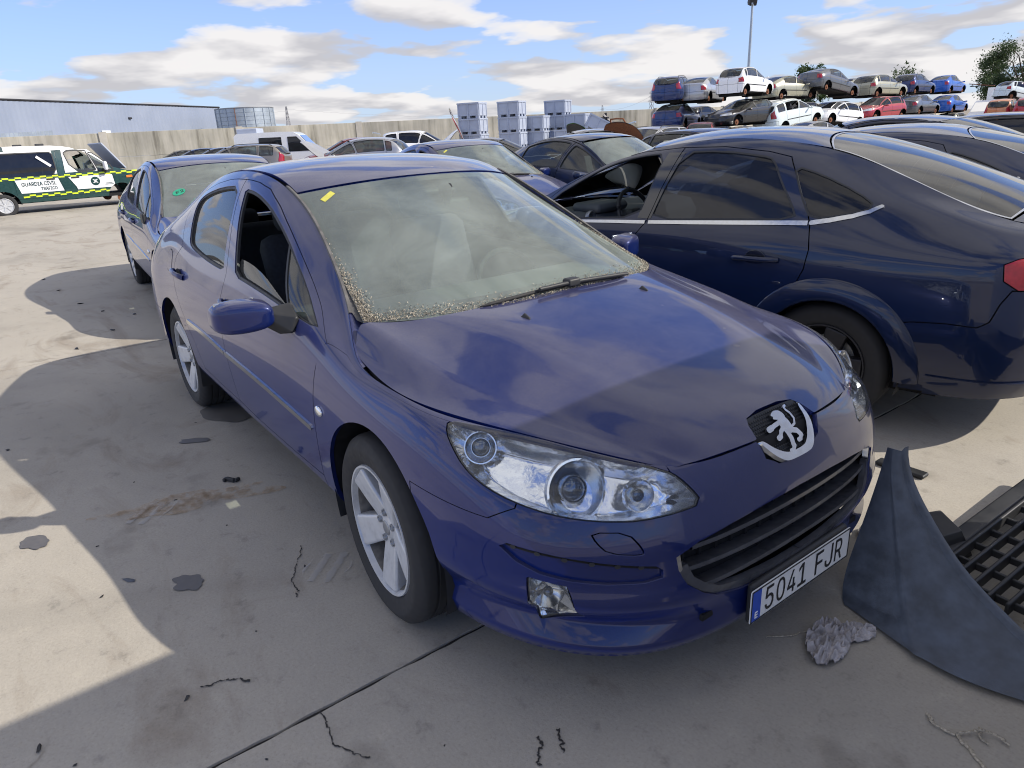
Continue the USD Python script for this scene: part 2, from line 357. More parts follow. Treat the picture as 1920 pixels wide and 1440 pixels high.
def pane(name, tint=(.8, .87, .83), dust=0.0, dustcol=(.46, .45, .39), dscale=3.0, ior=1.5, rough=.0):
    """window glass: clear by its tint, mirrors by angle, dusty by noise"""
    nodes = {'g': ('geometry', {}), 't': ('transparent_bsdf', {'color': tint}), 'gl': ('glossy_bsdf', {'color': (1, 1, 1), 'roughness': rough}), 'f': ('fresnel', {'IOR': ior}),
             'mx': ('mix_closure', {}), 'n': ('noise_texture', {'scale': dscale, 'detail': 7.0, 'roughness': .6, 'distortion': .8}),
             'nr': ('map_range', {'from_min': .3, 'from_max': .7, 'to_min': dust*.55, 'to_max': dust*1.3, 'clamp': True}),
             'd': ('diffuse_bsdf', {'color': dustcol}), 'm2': ('mix_closure', {})}
    mat(name, nodes, [('f.fac', 'mx.fac'), ('t.BSDF', 'mx.closure1'), ('gl.BSDF', 'mx.closure2'), ('g.position', 'n.vector'), ('n.fac', 'nr.value'),
                      ('nr.result', 'm2.fac'), ('mx.closure', 'm2.closure1'), ('d.BSDF', 'm2.closure2')], surface='m2.closure')

paint('blue_paint', (.003, .0115, .085), dust=.10, spots=.6, coat_rough=.03, metal=.2)
paint('navy_paint', (.003, .009, .033), dust=.05, coat_rough=.02, metal=.2)
paint('black_paint', (.010, .011, .014), dust=.14)
paint('silver_paint', (.42, .43, .45), dust=.12, metal=.6)
paint('white_paint', (.78, .79, .80), dust=.12, metal=0.0)
paint('champagne_paint', (.36, .35, .26), dust=.12, metal=.5)
paint('dark_red_paint', (.20, .012, .018), dust=.15, metal=.2)
paint('red_paint', (.34, .025, .04), dust=.15, metal=.2)
paint('bright_blue_paint', (.02, .10, .42), dust=.12, metal=.2)
paint('orange_paint', (.62, .25, .12), dust=.2, metal=0.0)
paint('green_paint', (.10, .34, .03), dust=.1, metal=.1)
paint('dark_green_paint', (.008, .045, .040), dust=.08, metal=0.0)
paint('taupe_paint', (.25, .23, .20), dust=.14, metal=.5)
paint('grey_paint', (.10, .105, .115), dust=.14, metal=.4)
paint('pale_white_paint', (.66, .74, .74), dust=.12, metal=0.0)
pane('screen_glass', (.66, .78, .72), dust=.23, dustcol=(.52, .59, .54), dscale=2.4)
pane('side_glass', (.60, .70, .66), dust=.035)
pane('dark_glass', (.05, .06, .075), dust=.05, dustcol=(.2, .2, .22))
pane('rear_glass', (.30, .34, .36), dust=.05)
pane('lamp_glass', (.93, .95, .97), dust=.03, ior=1.45)
pane('far_glass', (.42, .50, .50), dust=.10)
plain('black_plastic', (.018, .019, .021), .55, vary=.3, bump=.15)
plain('grey_plastic', (.085, .095, .115), .62, vary=.14, scale=5.0, bump=.25, bscale=420.0)
plain('dusty_plastic', (.20, .185, .165), .8, vary=.3, scale=20.0)
plain('rubber', (.022, .022, .023), .78, vary=.25, scale=30.0, bump=.2)
plain('blackout', (.004, .004, .005), .9, vary=.1)
plain('chrome', (.62, .63, .64), .16, 1.0, vary=.12, scale=60.0)
plain('reflector', (.88, .90, .92), .15, .95, vary=.06, scale=9.0, bump=.8, bscale=34.0)
plain('alloy', (.56, .57, .58), .36, .35, vary=.08, scale=18.0)
plain('alloy_dirty', (.50, .47, .43), .6, .2, vary=.35, scale=26.0, bump=.2)
plain('barrel_dirt', (.15, .14, .125), .8, .1, vary=.5, scale=30.0, bump=.2)
plain('dark_metal', (.045, .045, .05), .5, .6, vary=.2)
plain('rust', (.19, .075, .035), .85, .1, vary=.45, scale=22.0, bump=.5)
plain('steel', (.32, .33, .34), .38, .8, vary=.12)
plain('seat_cloth', (.045, .048, .058), .95, vary=.3, scale=60.0, bump=.3)
plain('interior_grey', (.13, .135, .135), .8, vary=.15)
plain('interior_beige', (.30, .29, .25), .85, vary=.1)
plain('plate_white', (.72, .73, .72), .4, vary=.05)
plain('plate_blue', (.015, .07, .42), .4, vary=.06)
plain('ink', (.012, .012, .013), .5, vary=.1)
plain('yellow_paper', (.62, .58, .10), .7, vary=.15, scale=60.0)
plain('green_sticker', (.02, .36, .20), .5, vary=.08)
plain('white_print', (.8, .8, .8), .6, vary=.04)
plain('tail_red', (.30, .006, .012), .15, vary=.25, coat=1.0, scale=40.0)
plain('amber', (.65, .18, .02), .2, vary=.1, coat=1.0)

# ------------------------------------------------------------------ the blue saloon: net of its right flank (columns front to rear, rows sill to roof)
COLS = [
 [(.955,0,.185),(.985,0,.225),(.995,0,.27),(1.0,0,.36),(1.0,0,.44),(.985,0,.53),(.968,0,.60),(.953,0,.65),(.942,0,.69),(.934,0,.715),(.925,0,.735)],
 [(.948,.22,.185),(.982,.22,.235),(.982,.22,.278),(.992,.22,.36),(.99,.22,.44),(.977,.22,.53),(.960,.22,.60),(.945,.22,.65),(.931,.22,.69),(.921,.22,.713),(.910,.22,.731)],
 [(.918,.43,.19),(.952,.44,.245),(.938,.44,.283),(.966,.43,.36),(.962,.44,.44),(.953,.44,.53),(.935,.43,.60),(.918,.43,.645),(.900,.43,.675),(.88,.43,.70),(.858,.43,.719)],
 [(.84,.595,.195),(.880,.612,.258),(.850,.60,.297),(.885,.61,.37),(.888,.61,.45),(.882,.605,.53),(.865,.60,.60),(.845,.595,.65),(.815,.585,.69),(.785,.577,.732),(.742,.566,.769)],
 [(.70,.725,.20),(.738,.752,.266),(.703,.735,.306),(.755,.765,.38),(.765,.775,.46),(.765,.775,.54),(.75,.765,.61),(.73,.75,.665),(.695,.73,.71),(.66,.71,.762),(.605,.675,.805)],
 [(.46,.838,.205),(.485,.862,.268),(.462,.853,.310),(.50,.88,.39),(.515,.888,.47),(.515,.89,.55),(.50,.883,.62),(.475,.872,.68),(.44,.857,.735),(.40,.835,.785),(.345,.80,.818)],
 [(.12,.86,.23),(.12,.88,.275),(.12,.885,.315),(.12,.893,.40),(.12,.90,.49),(.12,.903,.58),(.12,.90,.66),(.115,.887,.73),(.11,.862,.785),(.105,.838,.817),(.10,.813,.838)],
 [(-.2,.86,.25),(-.2,.878,.285),(-.2,.885,.32),(-.2,.895,.40),(-.2,.903,.49),(-.2,.907,.58),(-.2,.905,.67),(-.2,.893,.75),(-.2,.87,.815),(-.2,.85,.845),(-.20,.827,.866)],
 [(-.5,.852,.27),(-.5,.872,.295),(-.5,.882,.325),(-.5,.893,.40),(-.5,.902,.49),(-.5,.907,.585),(-.5,.904,.685),(-.5,.890,.785),(-.49,.855,.905),(-.43,.80,.945),(-.345,.735,.968)],
 [(-.95,.852,.275),(-.95,.872,.30),(-.95,.882,.33),(-.95,.893,.40),(-.95,.902,.50),(-.95,.907,.60),(-.95,.904,.70),(-.95,.890,.81),(-.93,.845,.962),(-.84,.77,1.07),(-.72,.655,1.165)],
 [(-1.3,.852,.28),(-1.3,.872,.303),(-1.3,.882,.333),(-1.3,.893,.405),(-1.3,.902,.505),(-1.3,.907,.61),(-1.3,.904,.715),(-1.3,.889,.83),(-1.28,.838,.985),(-1.17,.755,1.155),(-1.03,.600,1.305)],
 [(-1.6,.852,.288),(-1.6,.872,.308),(-1.6,.882,.338),(-1.6,.893,.41),(-1.6,.902,.51),(-1.6,.907,.615),(-1.6,.904,.725),(-1.6,.888,.84),(-1.58,.834,1.0),(-1.5,.743,1.222),(-1.37,.585,1.424)],
 [(-2.0,.852,.30),(-2.0,.872,.318),(-2.0,.882,.348),(-2.0,.892,.42),(-2.0,.901,.52),(-2.0,.906,.625),(-2.0,.902,.735),(-2.0,.885,.855),(-2.0,.83,1.015),(-1.97,.738,1.245),(-1.93,.588,1.447)],
 [(-2.45,.852,.31),(-2.45,.872,.326),(-2.45,.882,.356),(-2.45,.892,.43),(-2.45,.90,.53),(-2.45,.905,.635),(-2.45,.90,.745),(-2.45,.882,.865),(-2.45,.828,1.03),(-2.42,.738,1.215),(-2.38,.592,1.385)],
 [(-2.85,.852,.31),(-2.85,.868,.328),(-2.85,.878,.358),(-2.85,.888,.435),(-2.85,.897,.535),(-2.85,.90,.64),(-2.85,.894,.75),(-2.85,.875,.865),(-2.84,.820,1.03),(-2.82,.735,1.165),(-2.80,.602,1.29)],
 [(-3.2,.845,.29),(-3.2,.858,.32),(-3.2,.867,.355),(-3.2,.876,.435),(-3.2,.883,.535),(-3.2,.885,.64),(-3.2,.88,.75),(-3.2,.862,.86),(-3.19,.805,.995),(-3.17,.735,1.085),(-3.15,.622,1.178)],
 [(-3.42,.80,.27),(-3.43,.815,.31),(-3.44,.82,.35),(-3.46,.825,.435),(-3.48,.83,.535),(-3.48,.83,.64),(-3.47,.82,.75),(-3.46,.80,.85),(-3.45,.745,.965),(-3.45,.69,1.03),(-3.45,.625,1.075)],
 [(-3.57,.45,.25),(-3.59,.45,.30),(-3.60,.45,.35),(-3.62,.45,.435),(-3.63,.45,.535),(-3.625,.45,.64),(-3.61,.45,.75),(-3.60,.45,.85),(-3.595,.45,.96),(-3.595,.45,1.03),(-3.59,.44,1.07)],
 [(-3.60,0,.25),(-3.62,0,.30),(-3.63,0,.35),(-3.65,0,.435),(-3.66,0,.535),(-3.655,0,.64),(-3.64,0,.75),(-3.63,0,.85),(-3.62,0,.96),(-3.62,0,1.03),(-3.615,0,1.078)],
]
_N = np.array(COLS, float).transpose(1, 0, 2)*[1, -1, 1]; SIDE = Band(_N, wrap=True, soft=1, vs=rises(_N, 9, 15)); SIDE.flip = -1.0
HOODROWS = [
 [(.925,0,.735),(.918,.15,.733),(.897,.29,.728),(.872,.40,.724),(.858,.43,.719)],
 [(.77,0,.805),(.76,.18,.804),(.735,.36,.799),(.68,.525,.788),(.738,.568,.769)],
 [(.55,0,.865),(.54,.21,.864),(.52,.41,.857),(.46,.630,.831),(.52,.72,.806)],
 [(.33,0,.917),(.325,.23,.916),(.315,.45,.905),(.25,.700,.871),(.25,.804,.824)],
 [(.12,0,.962),(.115,.24,.961),(.10,.47,.951),(-.03,.725,.920),(0,.814,.842)],
 [(-.06,0,.994),(-.075,.25,.992),(-.12,.54,.98),(-.30,.738,.964),(-.25,.826,.870)],
]
def creased(rows):
    out = []
    for r in rows:       # a tight fold along the fourth column
        A, B, C, D, E = (np.array(q) for q in r); out.append([A, B, C, D + (C - D)*.16, D + (C - D)*.05 + [0, 0, .0005], D + (E - D)*.12, D + (E - D)*.42, E])
    return np.array(out)
_u = np.linspace(SIDE.us[2], SIDE.us[7] + .06, 300); _e = SIDE(np.stack([_u, np.full(300, SIDE.v1)], 1))[::-1]
for _r in HOODROWS[1:]:      # the bonnet's edge follows the top of the wing
    x_, y_, z_ = _r[4]; _r[4] = (x_, float(np.interp(x_, _e[:, 0], -_e[:, 1])) - .003, float(np.interp(x_, _e[:, 0], _e[:, 2])) + .001)
HOOD = Band(creased(HOODROWS), sym=True)

def row(c, e, p=2.0, ts=(0, .3, .6, .82, 1.0), px=None):
    """across the car from the centre line c = (x, z) to an edge point e"""
    px = px or p
    return [(c[0] + (e[0] - c[0])*t**px, e[1]*t, c[1] + (e[2] - c[1])*t**p) for t in ts]
SCREEN = Band([row((-.045, .985), (-.30, .725, .960), 2.2, px=3.5), row((-.36, 1.135), (-.60, .668, 1.092), 2.2, px=2.6), row((-.66, 1.27), (-.89, .62, 1.224), 2.2, px=2.4), row((-.955, 1.405), (-1.165, .573, 1.357), 2.2, px=2.2)], sym=True)
ROOF = Band([row((-.962, 1.410), (-1.17, .575, 1.362), 2.4, px=2.2), row((-1.18, 1.455), (-1.37, .572, 1.422), 2.4, px=2.2), row((-1.5, 1.487), (-1.6, .570, 1.447), 2.6), row((-1.95, 1.49), (-1.95, .572, 1.449), 2.6), row((-2.35, 1.452), (-2.28, .577, 1.408), 2.6), row((-2.62, 1.395), (-2.48, .582, 1.358), 2.4)], sym=True)
RSCREEN = Band([row((-2.63, 1.388), (-2.49, .578, 1.352), 2.4), row((-2.9, 1.28), (-2.78, .59, 1.262), 2.2), row((-3.14, 1.165), (-3.03, .61, 1.18), 2.2), row((-3.3, 1.105), (-3.2, .615, 1.135), 2.2)], sym=True)
BOOT = Band([row((-3.3, 1.10), (-3.18, .62, 1.15), 2.2), row((-3.42, 1.09), (-3.35, .63, 1.10), 2.2), row((-3.615, 1.078), (-3.50, .60, 1.062), 2.2)], sym=True)

# ------------------------------------------------------------------ outlines on the saloon, in (x, z) along its flank or (x, y, z) round its nose
FDOOR = [(-.371,.898),(-.402,.809),(-.414,.72),(-.428,.586),(-.452,.45),(-.470,.352)]
DOORTOP = [(-.371,.898),(-.539,.988),(-.764,1.101),(-.988,1.216),(-1.179,1.310),(-1.349,1.377),(-1.496,1.403),(-1.68,1.413),(-1.915,1.408),(-2.125,1.384),(-2.36,1.338),(-2.50,1.275),(-2.512,1.185),(-2.46,1.103),(-2.422,1.043)]
BDOOR = [(-1.673,1.413),(-1.623,1.251),(-1.585,1.127),(-1.550,1.0),(-1.572,.896),(-1.58,.827),(-1.565,.735),(-1.548,.649),(-1.522,.365)]
RDOOR = [(-2.422,1.043),(-2.515,.985),(-2.541,.919),(-2.524,.83),(-2.45,.745),(-2.344,.66),(-2.231,.54),(-2.16,.387)]
FWIN = [(-1.604,1.374),(-1.497,1.367),(-1.383,1.346),(-1.253,1.308),(-1.106,1.248),(-.977,1.187),(-.87,1.130),(-.739,1.064),(-.599,.996),(-.506,.953),(-.455,.928),(-.715,.953),(-.962,.974),(-1.20,.989),(-1.415,1.0),(-1.465,1.075),(-1.505,1.158),(-1.549,1.255),(-1.577,1.328)]
GLASS = [(-1.445,.99),(-1.475,1.082),(-1.29,1.074),(-1.108,1.047),(-.943,1.006),(-.803,.972),(-.72,.95),(-.962,.97),(-1.2,.985)]
RWIN = [(-2.31,1.12),(-2.35,1.20),(-2.385,1.262),(-2.36,1.302),(-2.243,1.334),(-1.978,1.372),(-1.71,1.386),(-1.655,1.264),(-1.64,1.149),(-1.625,1.06),(-1.60,1.004),(-1.821,1.012),(-2.08,1.034),(-2.245,1.058),(-2.29,1.085)]
HEADB = [(.392,-.829,.794),(.436,-.84,.765),(.487,-.843,.732),(.548,-.835,.705),(.613,-.817,.686),(.682,-.786,.67),(.745,-.743,.655),(.795,-.69,.642),(.836,-.63,.632),(.873,-.564,.625),(.912,-.471,.628),(.932,-.39,.634)]
HEADT = [(.895,-.418,.690),(.862,-.440,.716),(.847,-.457,.721),(.823,-.482,.734),(.774,-.537,.757),(.708,-.609,.782),(.627,-.664,.803),(.533,-.718,.812),(.432,-.767,.815),(.362,-.797,.812)]
FOG = [(.715,-.816,.481),(.793,-.746,.466),(.797,-.683,.326),(.688,-.758,.314)]
STRIP = [(.623,-.859,.576),(.781,-.754,.554),(.889,-.597,.514),(.925,-.53,.499),(.928,-.531,.456),(.826,-.705,.474),(.709,-.821,.506)]
GRILLE = [(.97,0,.565),(.967,-.158,.562),(.96,-.311,.553),(.95,-.42,.540),(.939,-.491,.515),(.945,-.486,.477),(.955,-.464,.431),(.971,-.416,.392),(.98,-.37,.366),(.989,-.274,.342),(.992,-.124,.330),(.999,0,.328)]
WASH = [(.816,-.681,.611),(.864,-.601,.601),(.892,-.574,.556),(.896,-.574,.54),(.85,-.653,.556),(.829,-.674,.585)]
def arch(cx, cz, r, n=40, a0=-.35, a1=PI + .35):
    return [(cx + r*math.cos(a), cz + r*math.sin(a)) for a in np.linspace(a0, a1, n)]

def wheel_parts(par, c, out, R=.334, w=.225, rim=.232, spokes=5, kind='alloy', steer=0.0, spin=0.0, tyre=True, brake=True):
    """a wheel under par: alloy with tyre, cap, bolts and brake disc. c: centre, out: -1 for the right side of the car"""
    T = xf(c, steer) @ (np.diag([1, 1, 1, 1.]) if out < 0 else xf((0, 0, 0), PI)) @ trimesh.transformations.rotation_matrix(spin, [0, 1, 0])
    h = w/2
    if kind != 'none':
        barrel = lathe([(-h + .012, rim), (-h + .002, rim - .003), (-h + .002, rim - .010), (-h + .016, rim - .015), (-h + .022, rim - .017)], 56); bore = lathe([(-h + .022, rim - .017), (-h + .035, rim - .026), (h - .03, rim - .038), (h - .01, rim)], 56)
        ms = []
        for k in range(spokes):
            a = 2*PI*k/spokes
            # spoke: tapering hull from hub to rim, thick and rounded, widening outwards
            sp = manifold3d.Manifold.sphere(.011, 10)
            wi, wo = (.034, .048) if spokes == 5 else (.020, .018)
            pts = [sp.translate([rr, yy, s*ww]) for rr, ww, ys in ((.045, wi, (-h + .050, -h + .085)), (.13, (wi + wo)/2 + .0, (-h + .030, -h + .075)), (rim - .028, wo, (-h + .016, -h + .05))) for yy in ys for s in (-1, 1)]
            m = manifold3d.Manifold.batch_hull(pts).to_mesh(); m = trimesh.Trimesh(m.vert_properties[:, :3], m.tri_verts)
            m.apply_transform(trimesh.transformations.rotation_matrix(a, [0, 1, 0])); ms.append(m)
        hub = lathe([(-h + .034, 0), (-h + .034, .030), (-h + .038, .040), (-h + .048, .072), (-h + .07, .085), (-h + .12, .085)], 40)
        al = cat(ms, hub); al.apply_transform(T)
        wh = put('wheel', al, kind, par, smooth=45)
        b2 = barrel.copy(); b2.apply_transform(T); put('rim', b2, 'alloy' if kind == 'alloy' else kind, wh, smooth=40); bore.apply_transform(T); put('barrel', bore, 'barrel_dirt' if kind == 'alloy' else kind, wh, smooth=40)
        cp = lathe([(-h + .029, 0), (-h + .029, .020), (-h + .032, .026), (-h + .036, .028)], 24); cp.apply_transform(T); put('centre_cap', cp, 'steel', wh, smooth=40)
        for k in range(5):
            a = 2*PI*(k + .5)/5
            b = lathe([(-h + .033, 0), (-h + .033, .007), (-h + .034, .0085), (-h + .030, .010), (-h + .030, .0125), (-h + .040, .0145)], 12); b.apply_translation([.056*math.cos(a), 0, .056*math.sin(a)]); b.apply_transform(T)
            put('wheel_bolt', b, 'steel', wh)
    else:
        wh = None
    if tyre:
        prof = [(-h + .012, rim - .004), (-h + .004, rim + .006), (-h - .002, rim + .02), (-h - .008, (R + rim)/2 + .003), (-h - .005, R - .036), (-h + .004, R - .022), (-h + .016, R - .007), (-h + .034, R - .001)]
        grooves = []
        for gx in (-.055, -.018, .018, .055): grooves += [(gx - .006, R), (gx - .0045, R - .007), (gx + .0045, R - .007), (gx + .006, R)]
        prof = prof + grooves + [(-a, b) for a, b in prof[::-1]]
        t = lathe(prof, 72)
        v = np.array(t.vertices); rr = np.hypot(v[:, 0], v[:, 2]); low = v[:, 2] < -(R - .012)
        v[low, 2] = -(R - .012)                                    # flattened where it stands
        t = trimesh.Trimesh(v, t.faces, process=False); tb = [t]
        t = cat(tb); t.apply_transform(T if spin == 0 else xf(c, steer) @ (np.eye(4) if out < 0 else xf((0, 0, 0), PI)))
        put('tyre', t, 'rubber', wh if wh is not None else par, smooth=35)
    if brake:
        d = lathe([(.015, .0), (.015, .205), (.03, .205)], 40); d.apply_transform(T); put('brake_shield', d, 'blackout', wh if wh is not None else par)
        d = lathe([(-.005, .05), (-.005, .14), (.02, .14), (.02, .05), (-.06, .05), (-.06, 0)], 40); d.apply_transform(T)
        put('brake_disc', d, 'steel' if kind != 'none' else 'rust', wh if wh is not None else par)

def seat(par, c, head=True):
    x, y, z = c
    base = rbox((x, y, z + .02), (.50, .50, .16), .06); base.apply_transform(xf((x, y, z), 0, -.10) @ xf((-x, -y, -z)))
    back = rbox((0, 0, .31), (.15, .48, .66), .065); back.apply_transform(xf((x - .24, y, z + .02), 0, -.32))
    s = put('seat', cat(base, back), 'seat_cloth', par, smooth=50)
    if head:
        h = rbox((0, 0, .74), (.10, .27, .18), .045); h2 = [tube([(0, k*.06, .6), (0, k*.06, .68)], .007) for k in (-1, 1)]
        m = cat(h, h2); m.apply_transform(xf((x - .24, y, z + .02), 0, -.32)); put('head_restraint', m, 'seat_cloth', s, smooth=50)

def steering_wheel(par, c, tilt=-.45, R=.185):
    t = np.linspace(0, 2*PI, 40, endpoint=False)
    ring = tube(np.stack([0*t, R*np.cos(t), R*np.sin(t)], 1), .015, 8, True)
    hub = rbox((.015, 0, 0), (.05, .15, .12), .03)
    sp = [tube([(.01, 0, 0), (0, R*math.cos(a), R*math.sin(a))], .014, 6) for a in (0.1, PI - .1, -PI/2)]
    m = cat(ring, hub, sp); m.apply_transform(xf(c, 0, tilt)); put('steering_wheel', m, 'black_plastic', par, smooth=40)

def lion_shape():
    """heraldic lion standing, in the plane of the badge (metres)"""
    L = lambda pts, w: LineString(pts).buffer(w, cap_style='round')
    head = Polygon(smoothpoly([(-.052, .112), (-.040, .117), (-.023, .115), (-.010, .107), (-.003, .094), (-.008, .082), (-.030, .086), (-.045, .092), (-.056, .096), (-.050, .103), (-.058, .107)], 1))
    torso = Polygon(smoothpoly([(-.046, .092), (-.008, .094), (.004, .070), (.000, .050), (-.012, .040), (-.034, .046), (-.040, .062)], 1))
    arms = [L([(-.036, .082), (-.062, .079), (-.078, .076)], .0065), L([(-.078, .076), (-.092, .074)], .0085), L([(-.036, .064), (-.052, .056), (-.060, .046)], .0065), L([(-.060, .046), (-.072, .043)], .0075)]
    legs = [L([(-.026, .050), (-.024, .030), (-.030, .010)], .0085), L([(-.026, .010), (-.040, -.001), (-.050, -.001)], .0062), L([(-.006, .050), (.012, .042), (.020, .028)], .0085), L([(.020, .028), (.010, .018), (.000, .017)], .0062)]
    tail = [L([(.002, .058), (.018, .062), (.027, .076), (.022, .094), (.012, .106), (.010, .114), (.018, .118)], .0036)]
    return unary_union([head, torso, *arms, *legs, *tail])

def saloon(label, group=None):
    car = thing('blue_saloon', label, 'car', (0, 0, 0), 0, group)
    S = SIDE
    P2 = lambda pts, sm=1: S.poly(pts, (0, 2), (1, -2, -.2), smooth=sm)
    P3 = lambda pts, sm=1: S.poly(pts, (0, 1, 2), smooth=sm)
    uvl = lambda pts: S.inv(np.array(pts, float), (0, 2), (1, -2, -.2))
    whole = S.rect(0); g = .0019
    A1, A2 = P2(arch(.015, .328, .383), 0), P2(arch(-2.725, .335, .373), 0)
    fwin, rwin = P2(FWIN), P2(RWIN)
    fd = P2(FDOOR[::-1] + DOORTOP[1:7] + [(-1.6, 1.411)] + BDOOR + [(-1.2, .348), (-.8, .343)], 0)
    rd = P2([(-1.673, 1.413), (-1.8, 1.413)] + DOORTOP[8:] + RDOOR[1:] + [(-1.9, .372)] + BDOOR[:0:-1], 0)
    head = P3(HEADB + HEADT); fog = P3(FOG, 0).buffer(-.006).buffer(.006); strip = P3(STRIP); wash = P3(WASH)
    gr = S.poly(GRILLE, smooth=0).union(sbox(S.u0, *[0, 0]) if False else S.poly(GRILLE, smooth=0))
    # the nose: everything ahead of the bumper cut
    cut = S.inv(np.array([(.285, -.902, .628), (.36, -.90, .627), (.471, -.888, .626), (.60, -.85, .624), (.66, -.80, .66), (.66, -.795, .672)]))
    hb = S.inv(np.array(HEADB, float)); ht = S.inv(np.array([(.862, -.440, .718)]))
    nose = Polygon([(S.u0, S.v0)] + [(cut[0, 0], S.v0)] + cut.tolist() + [hb[8].tolist(), ht[0].tolist(), (ht[0, 0], S.v1), (S.u0, S.v1)]).buffer(0)
    fd_u = uvl(FDOOR)
    fen = Polygon(cut.tolist() + [hb[8].tolist(), ht[0].tolist(), (ht[0, 0], S.v1)] + S.inv(np.array([(-.246, -.822, .876)])).tolist() + fd_u.tolist() + [(fd_u[-1, 0], S.v0), (cut[0, 0], S.v0)]).buffer(0)
    rb = S.inv(np.array([(-3.02, -.88, .60), (-3.2, -.885, .60), (-3.45, -.83, .66), (-3.6, -.5, .69)]))
    tail = Polygon([(rb[0, 0], S.v0)] + rb.tolist() + [(S.u1, rb[-1, 1]), (S.u1, S.v0)]).buffer(0)
    rear = S.inv(np.array([(-3.47, -.70, 1.0), (-3.60, -.45, .75)]))
    lamp = Polygon(S.inv(np.array([(-3.30, -.845, .93), (-3.45, -.75, .965), (-3.53, -.62, .96), (-3.56, -.55, .80), (-3.47, -.81, .78), (-3.36, -.85, .80)]))).buffer(0)
    lid = Polygon(S.inv(np.array([(-3.595, -.50, 1.05), (-3.60, -.47, .72)])).tolist() + [(S.u1, S.inv(np.array([(-3.64, 0, .72)]))[0, 1]), (S.u1, S.v1)] + S.inv(np.array([(-3.52, -.56, 1.068)])).tolist()).buffer(0).difference(lamp)
    body = whole.difference(unary_union([nose, fen, fd, rd, tail, lid, lamp, A1, A2]))
    lo = np.array([[S.u0, S.v0]])
    sh = lambda p, k=g: p.buffer(-k, join_style='mitre')
    def both(poly, **k):
        t = trim(S, poly, **k); return t, flipy(t)
    fl = dict(du=.035, dv=.03, flange=.016)
    # panels ------------------------------------------------------
    half = sbox(S.u0, S.v0, S.u1, S.v1); notch2 = S.poly([(.955, .01, .655), (.955, -.075, .655), (.94, -.125, .68), (.92, -.145, .74), (.92, .01, .74)], (1, 2) and (0, 1, 2), smooth=0)
    gr2, nose2 = gr.union(affinity.translate(gr, -.01, 0)), nose.union(affinity.translate(nose, -.02, 0))
    nt = trim(S, sh(nose2.difference(unary_union([head.buffer(.004), A1, gr2, strip, fog.buffer(.002), wash.buffer(.002), notch2.buffer(.004)]))).intersection(half), seam=True, **fl)
    bump = putn('front_bumper', join(nt, flipy(nt)), 'blue_paint', car)
    for t in both(sh(wash), **fl): putn('washer_cover', t, 'blue_paint', bump)
    for t in both(sh(strip, .0), du=.03, dv=.02, off=-.012): putn('trim_recess', t, 'blue_paint', bump)
    for t in both(LineString(np.array(S.inv(np.array(STRIP[:4], float))) - [0, .008]).buffer(.0045), du=.03, dv=.02, off=-.008): putn('recess_slot', t, 'blackout', bump)
    for k in range(7):
        p = np.array(S.inv(np.array([np.array(STRIP[0]) + (np.array(STRIP[2]) - STRIP[0])*k/6.0*1.05]))[0]) - [0, .007]
        for t in both(Point(*p).buffer(.008), du=.02, dv=.02, off=-.003, flange=.008): putn('trim_clip', t, 'black_plastic', bump)
    for nm, t in zip(('front_fender',)*2, both(sh(fen.difference(unary_union([head.buffer(.004), A1]))), **fl)):
        f = putn(nm, t, 'blue_paint', car)
    rp = S.inv(np.array([(-.368, -.906, .656)]))[0]
    for sgn in (-1, 1):
        r_ = trimesh.creation.icosphere(3, 1.0); r_.apply_transform(xf(s=[.030, .010, .020])); r_.apply_translation(S(rp)[0]*[1, -sgn, 1] + [0, sgn*.002, 0]); put('side_repeater', r_, 'reflector', car, smooth=True)
    for sgn, t in zip((-1, 1), both(sh(fd.difference(fwin)), **fl)):
        d = putn('front_door', t, 'blue_paint', car)
    for sgn, t in zip((-1, 1), both(sh(rd.difference(rwin)), **fl)):
        d = putn('rear_door', t, 'blue_paint', car)
    bt = both(sh(body), **fl); putn('body_side', bt[0], 'blue_paint', car); putn('body_side', bt[1], 'blue_paint', car)
    t = trim(S, sh(tail.union(affinity.translate(tail, .02, 0)).difference(A2)).intersection(half), seam=True, **fl); putn('rear_bumper', join(t, flipy(t)), 'blue_paint', car)
    for t in both(sh(lamp), **fl): putn('tail_lamp', t, 'tail_red', car)
    t = trim(S, sh(lid.union(affinity.translate(lid, .02, 0))).intersection(half), seam=True, **fl); t2 = trim(BOOT, BOOT.rect(.003), **fl); putn('boot_lid', join(t, flipy(t), t2), 'blue_paint', car)
    # bonnet with a notch for the badge
    notch = HOOD.poly([(1.0, -.16, .7), (1.0, .16, .7), (.885, .135, .78), (.845, .10, .79), (.845, -.10, .79), (.885, -.135, .78)], (0, 1), smooth=1)
    hd = trim(HOOD, HOOD.rect(.004).difference(notch), du=.03, dv=.03, flange=.018)
    bon = putn('bonnet', hd, 'blue_paint', car)
    for sgn in (-1, 1):
        w = manifold3d.Manifold.batch_hull([manifold3d.Manifold.sphere(.006, 12).translate([dx, dy, dz]) for dx, dy, dz in ((.014, 0, 0), (-.012, .010, 0), (-.012, -.010, 0), (-.008, 0, .010))]).translate([.085, sgn*.293, .964])
        put('washer_jet', w, 'black_plastic', bon, smooth=60)
    putn('roof', trim(ROOF, ROOF.rect(.003), du=.05, dv=.05, flange=.014), 'blue_paint', car)
    # dark shell behind all panel gaps, arch liners, floor
    shell = whole.difference(unary_union([fwin.buffer(.02), rwin.buffer(.02), A1.buffer(.004), A2.buffer(.004), head.buffer(.01), fog.buffer(.01), gr.buffer(.01), strip.buffer(.012)]))
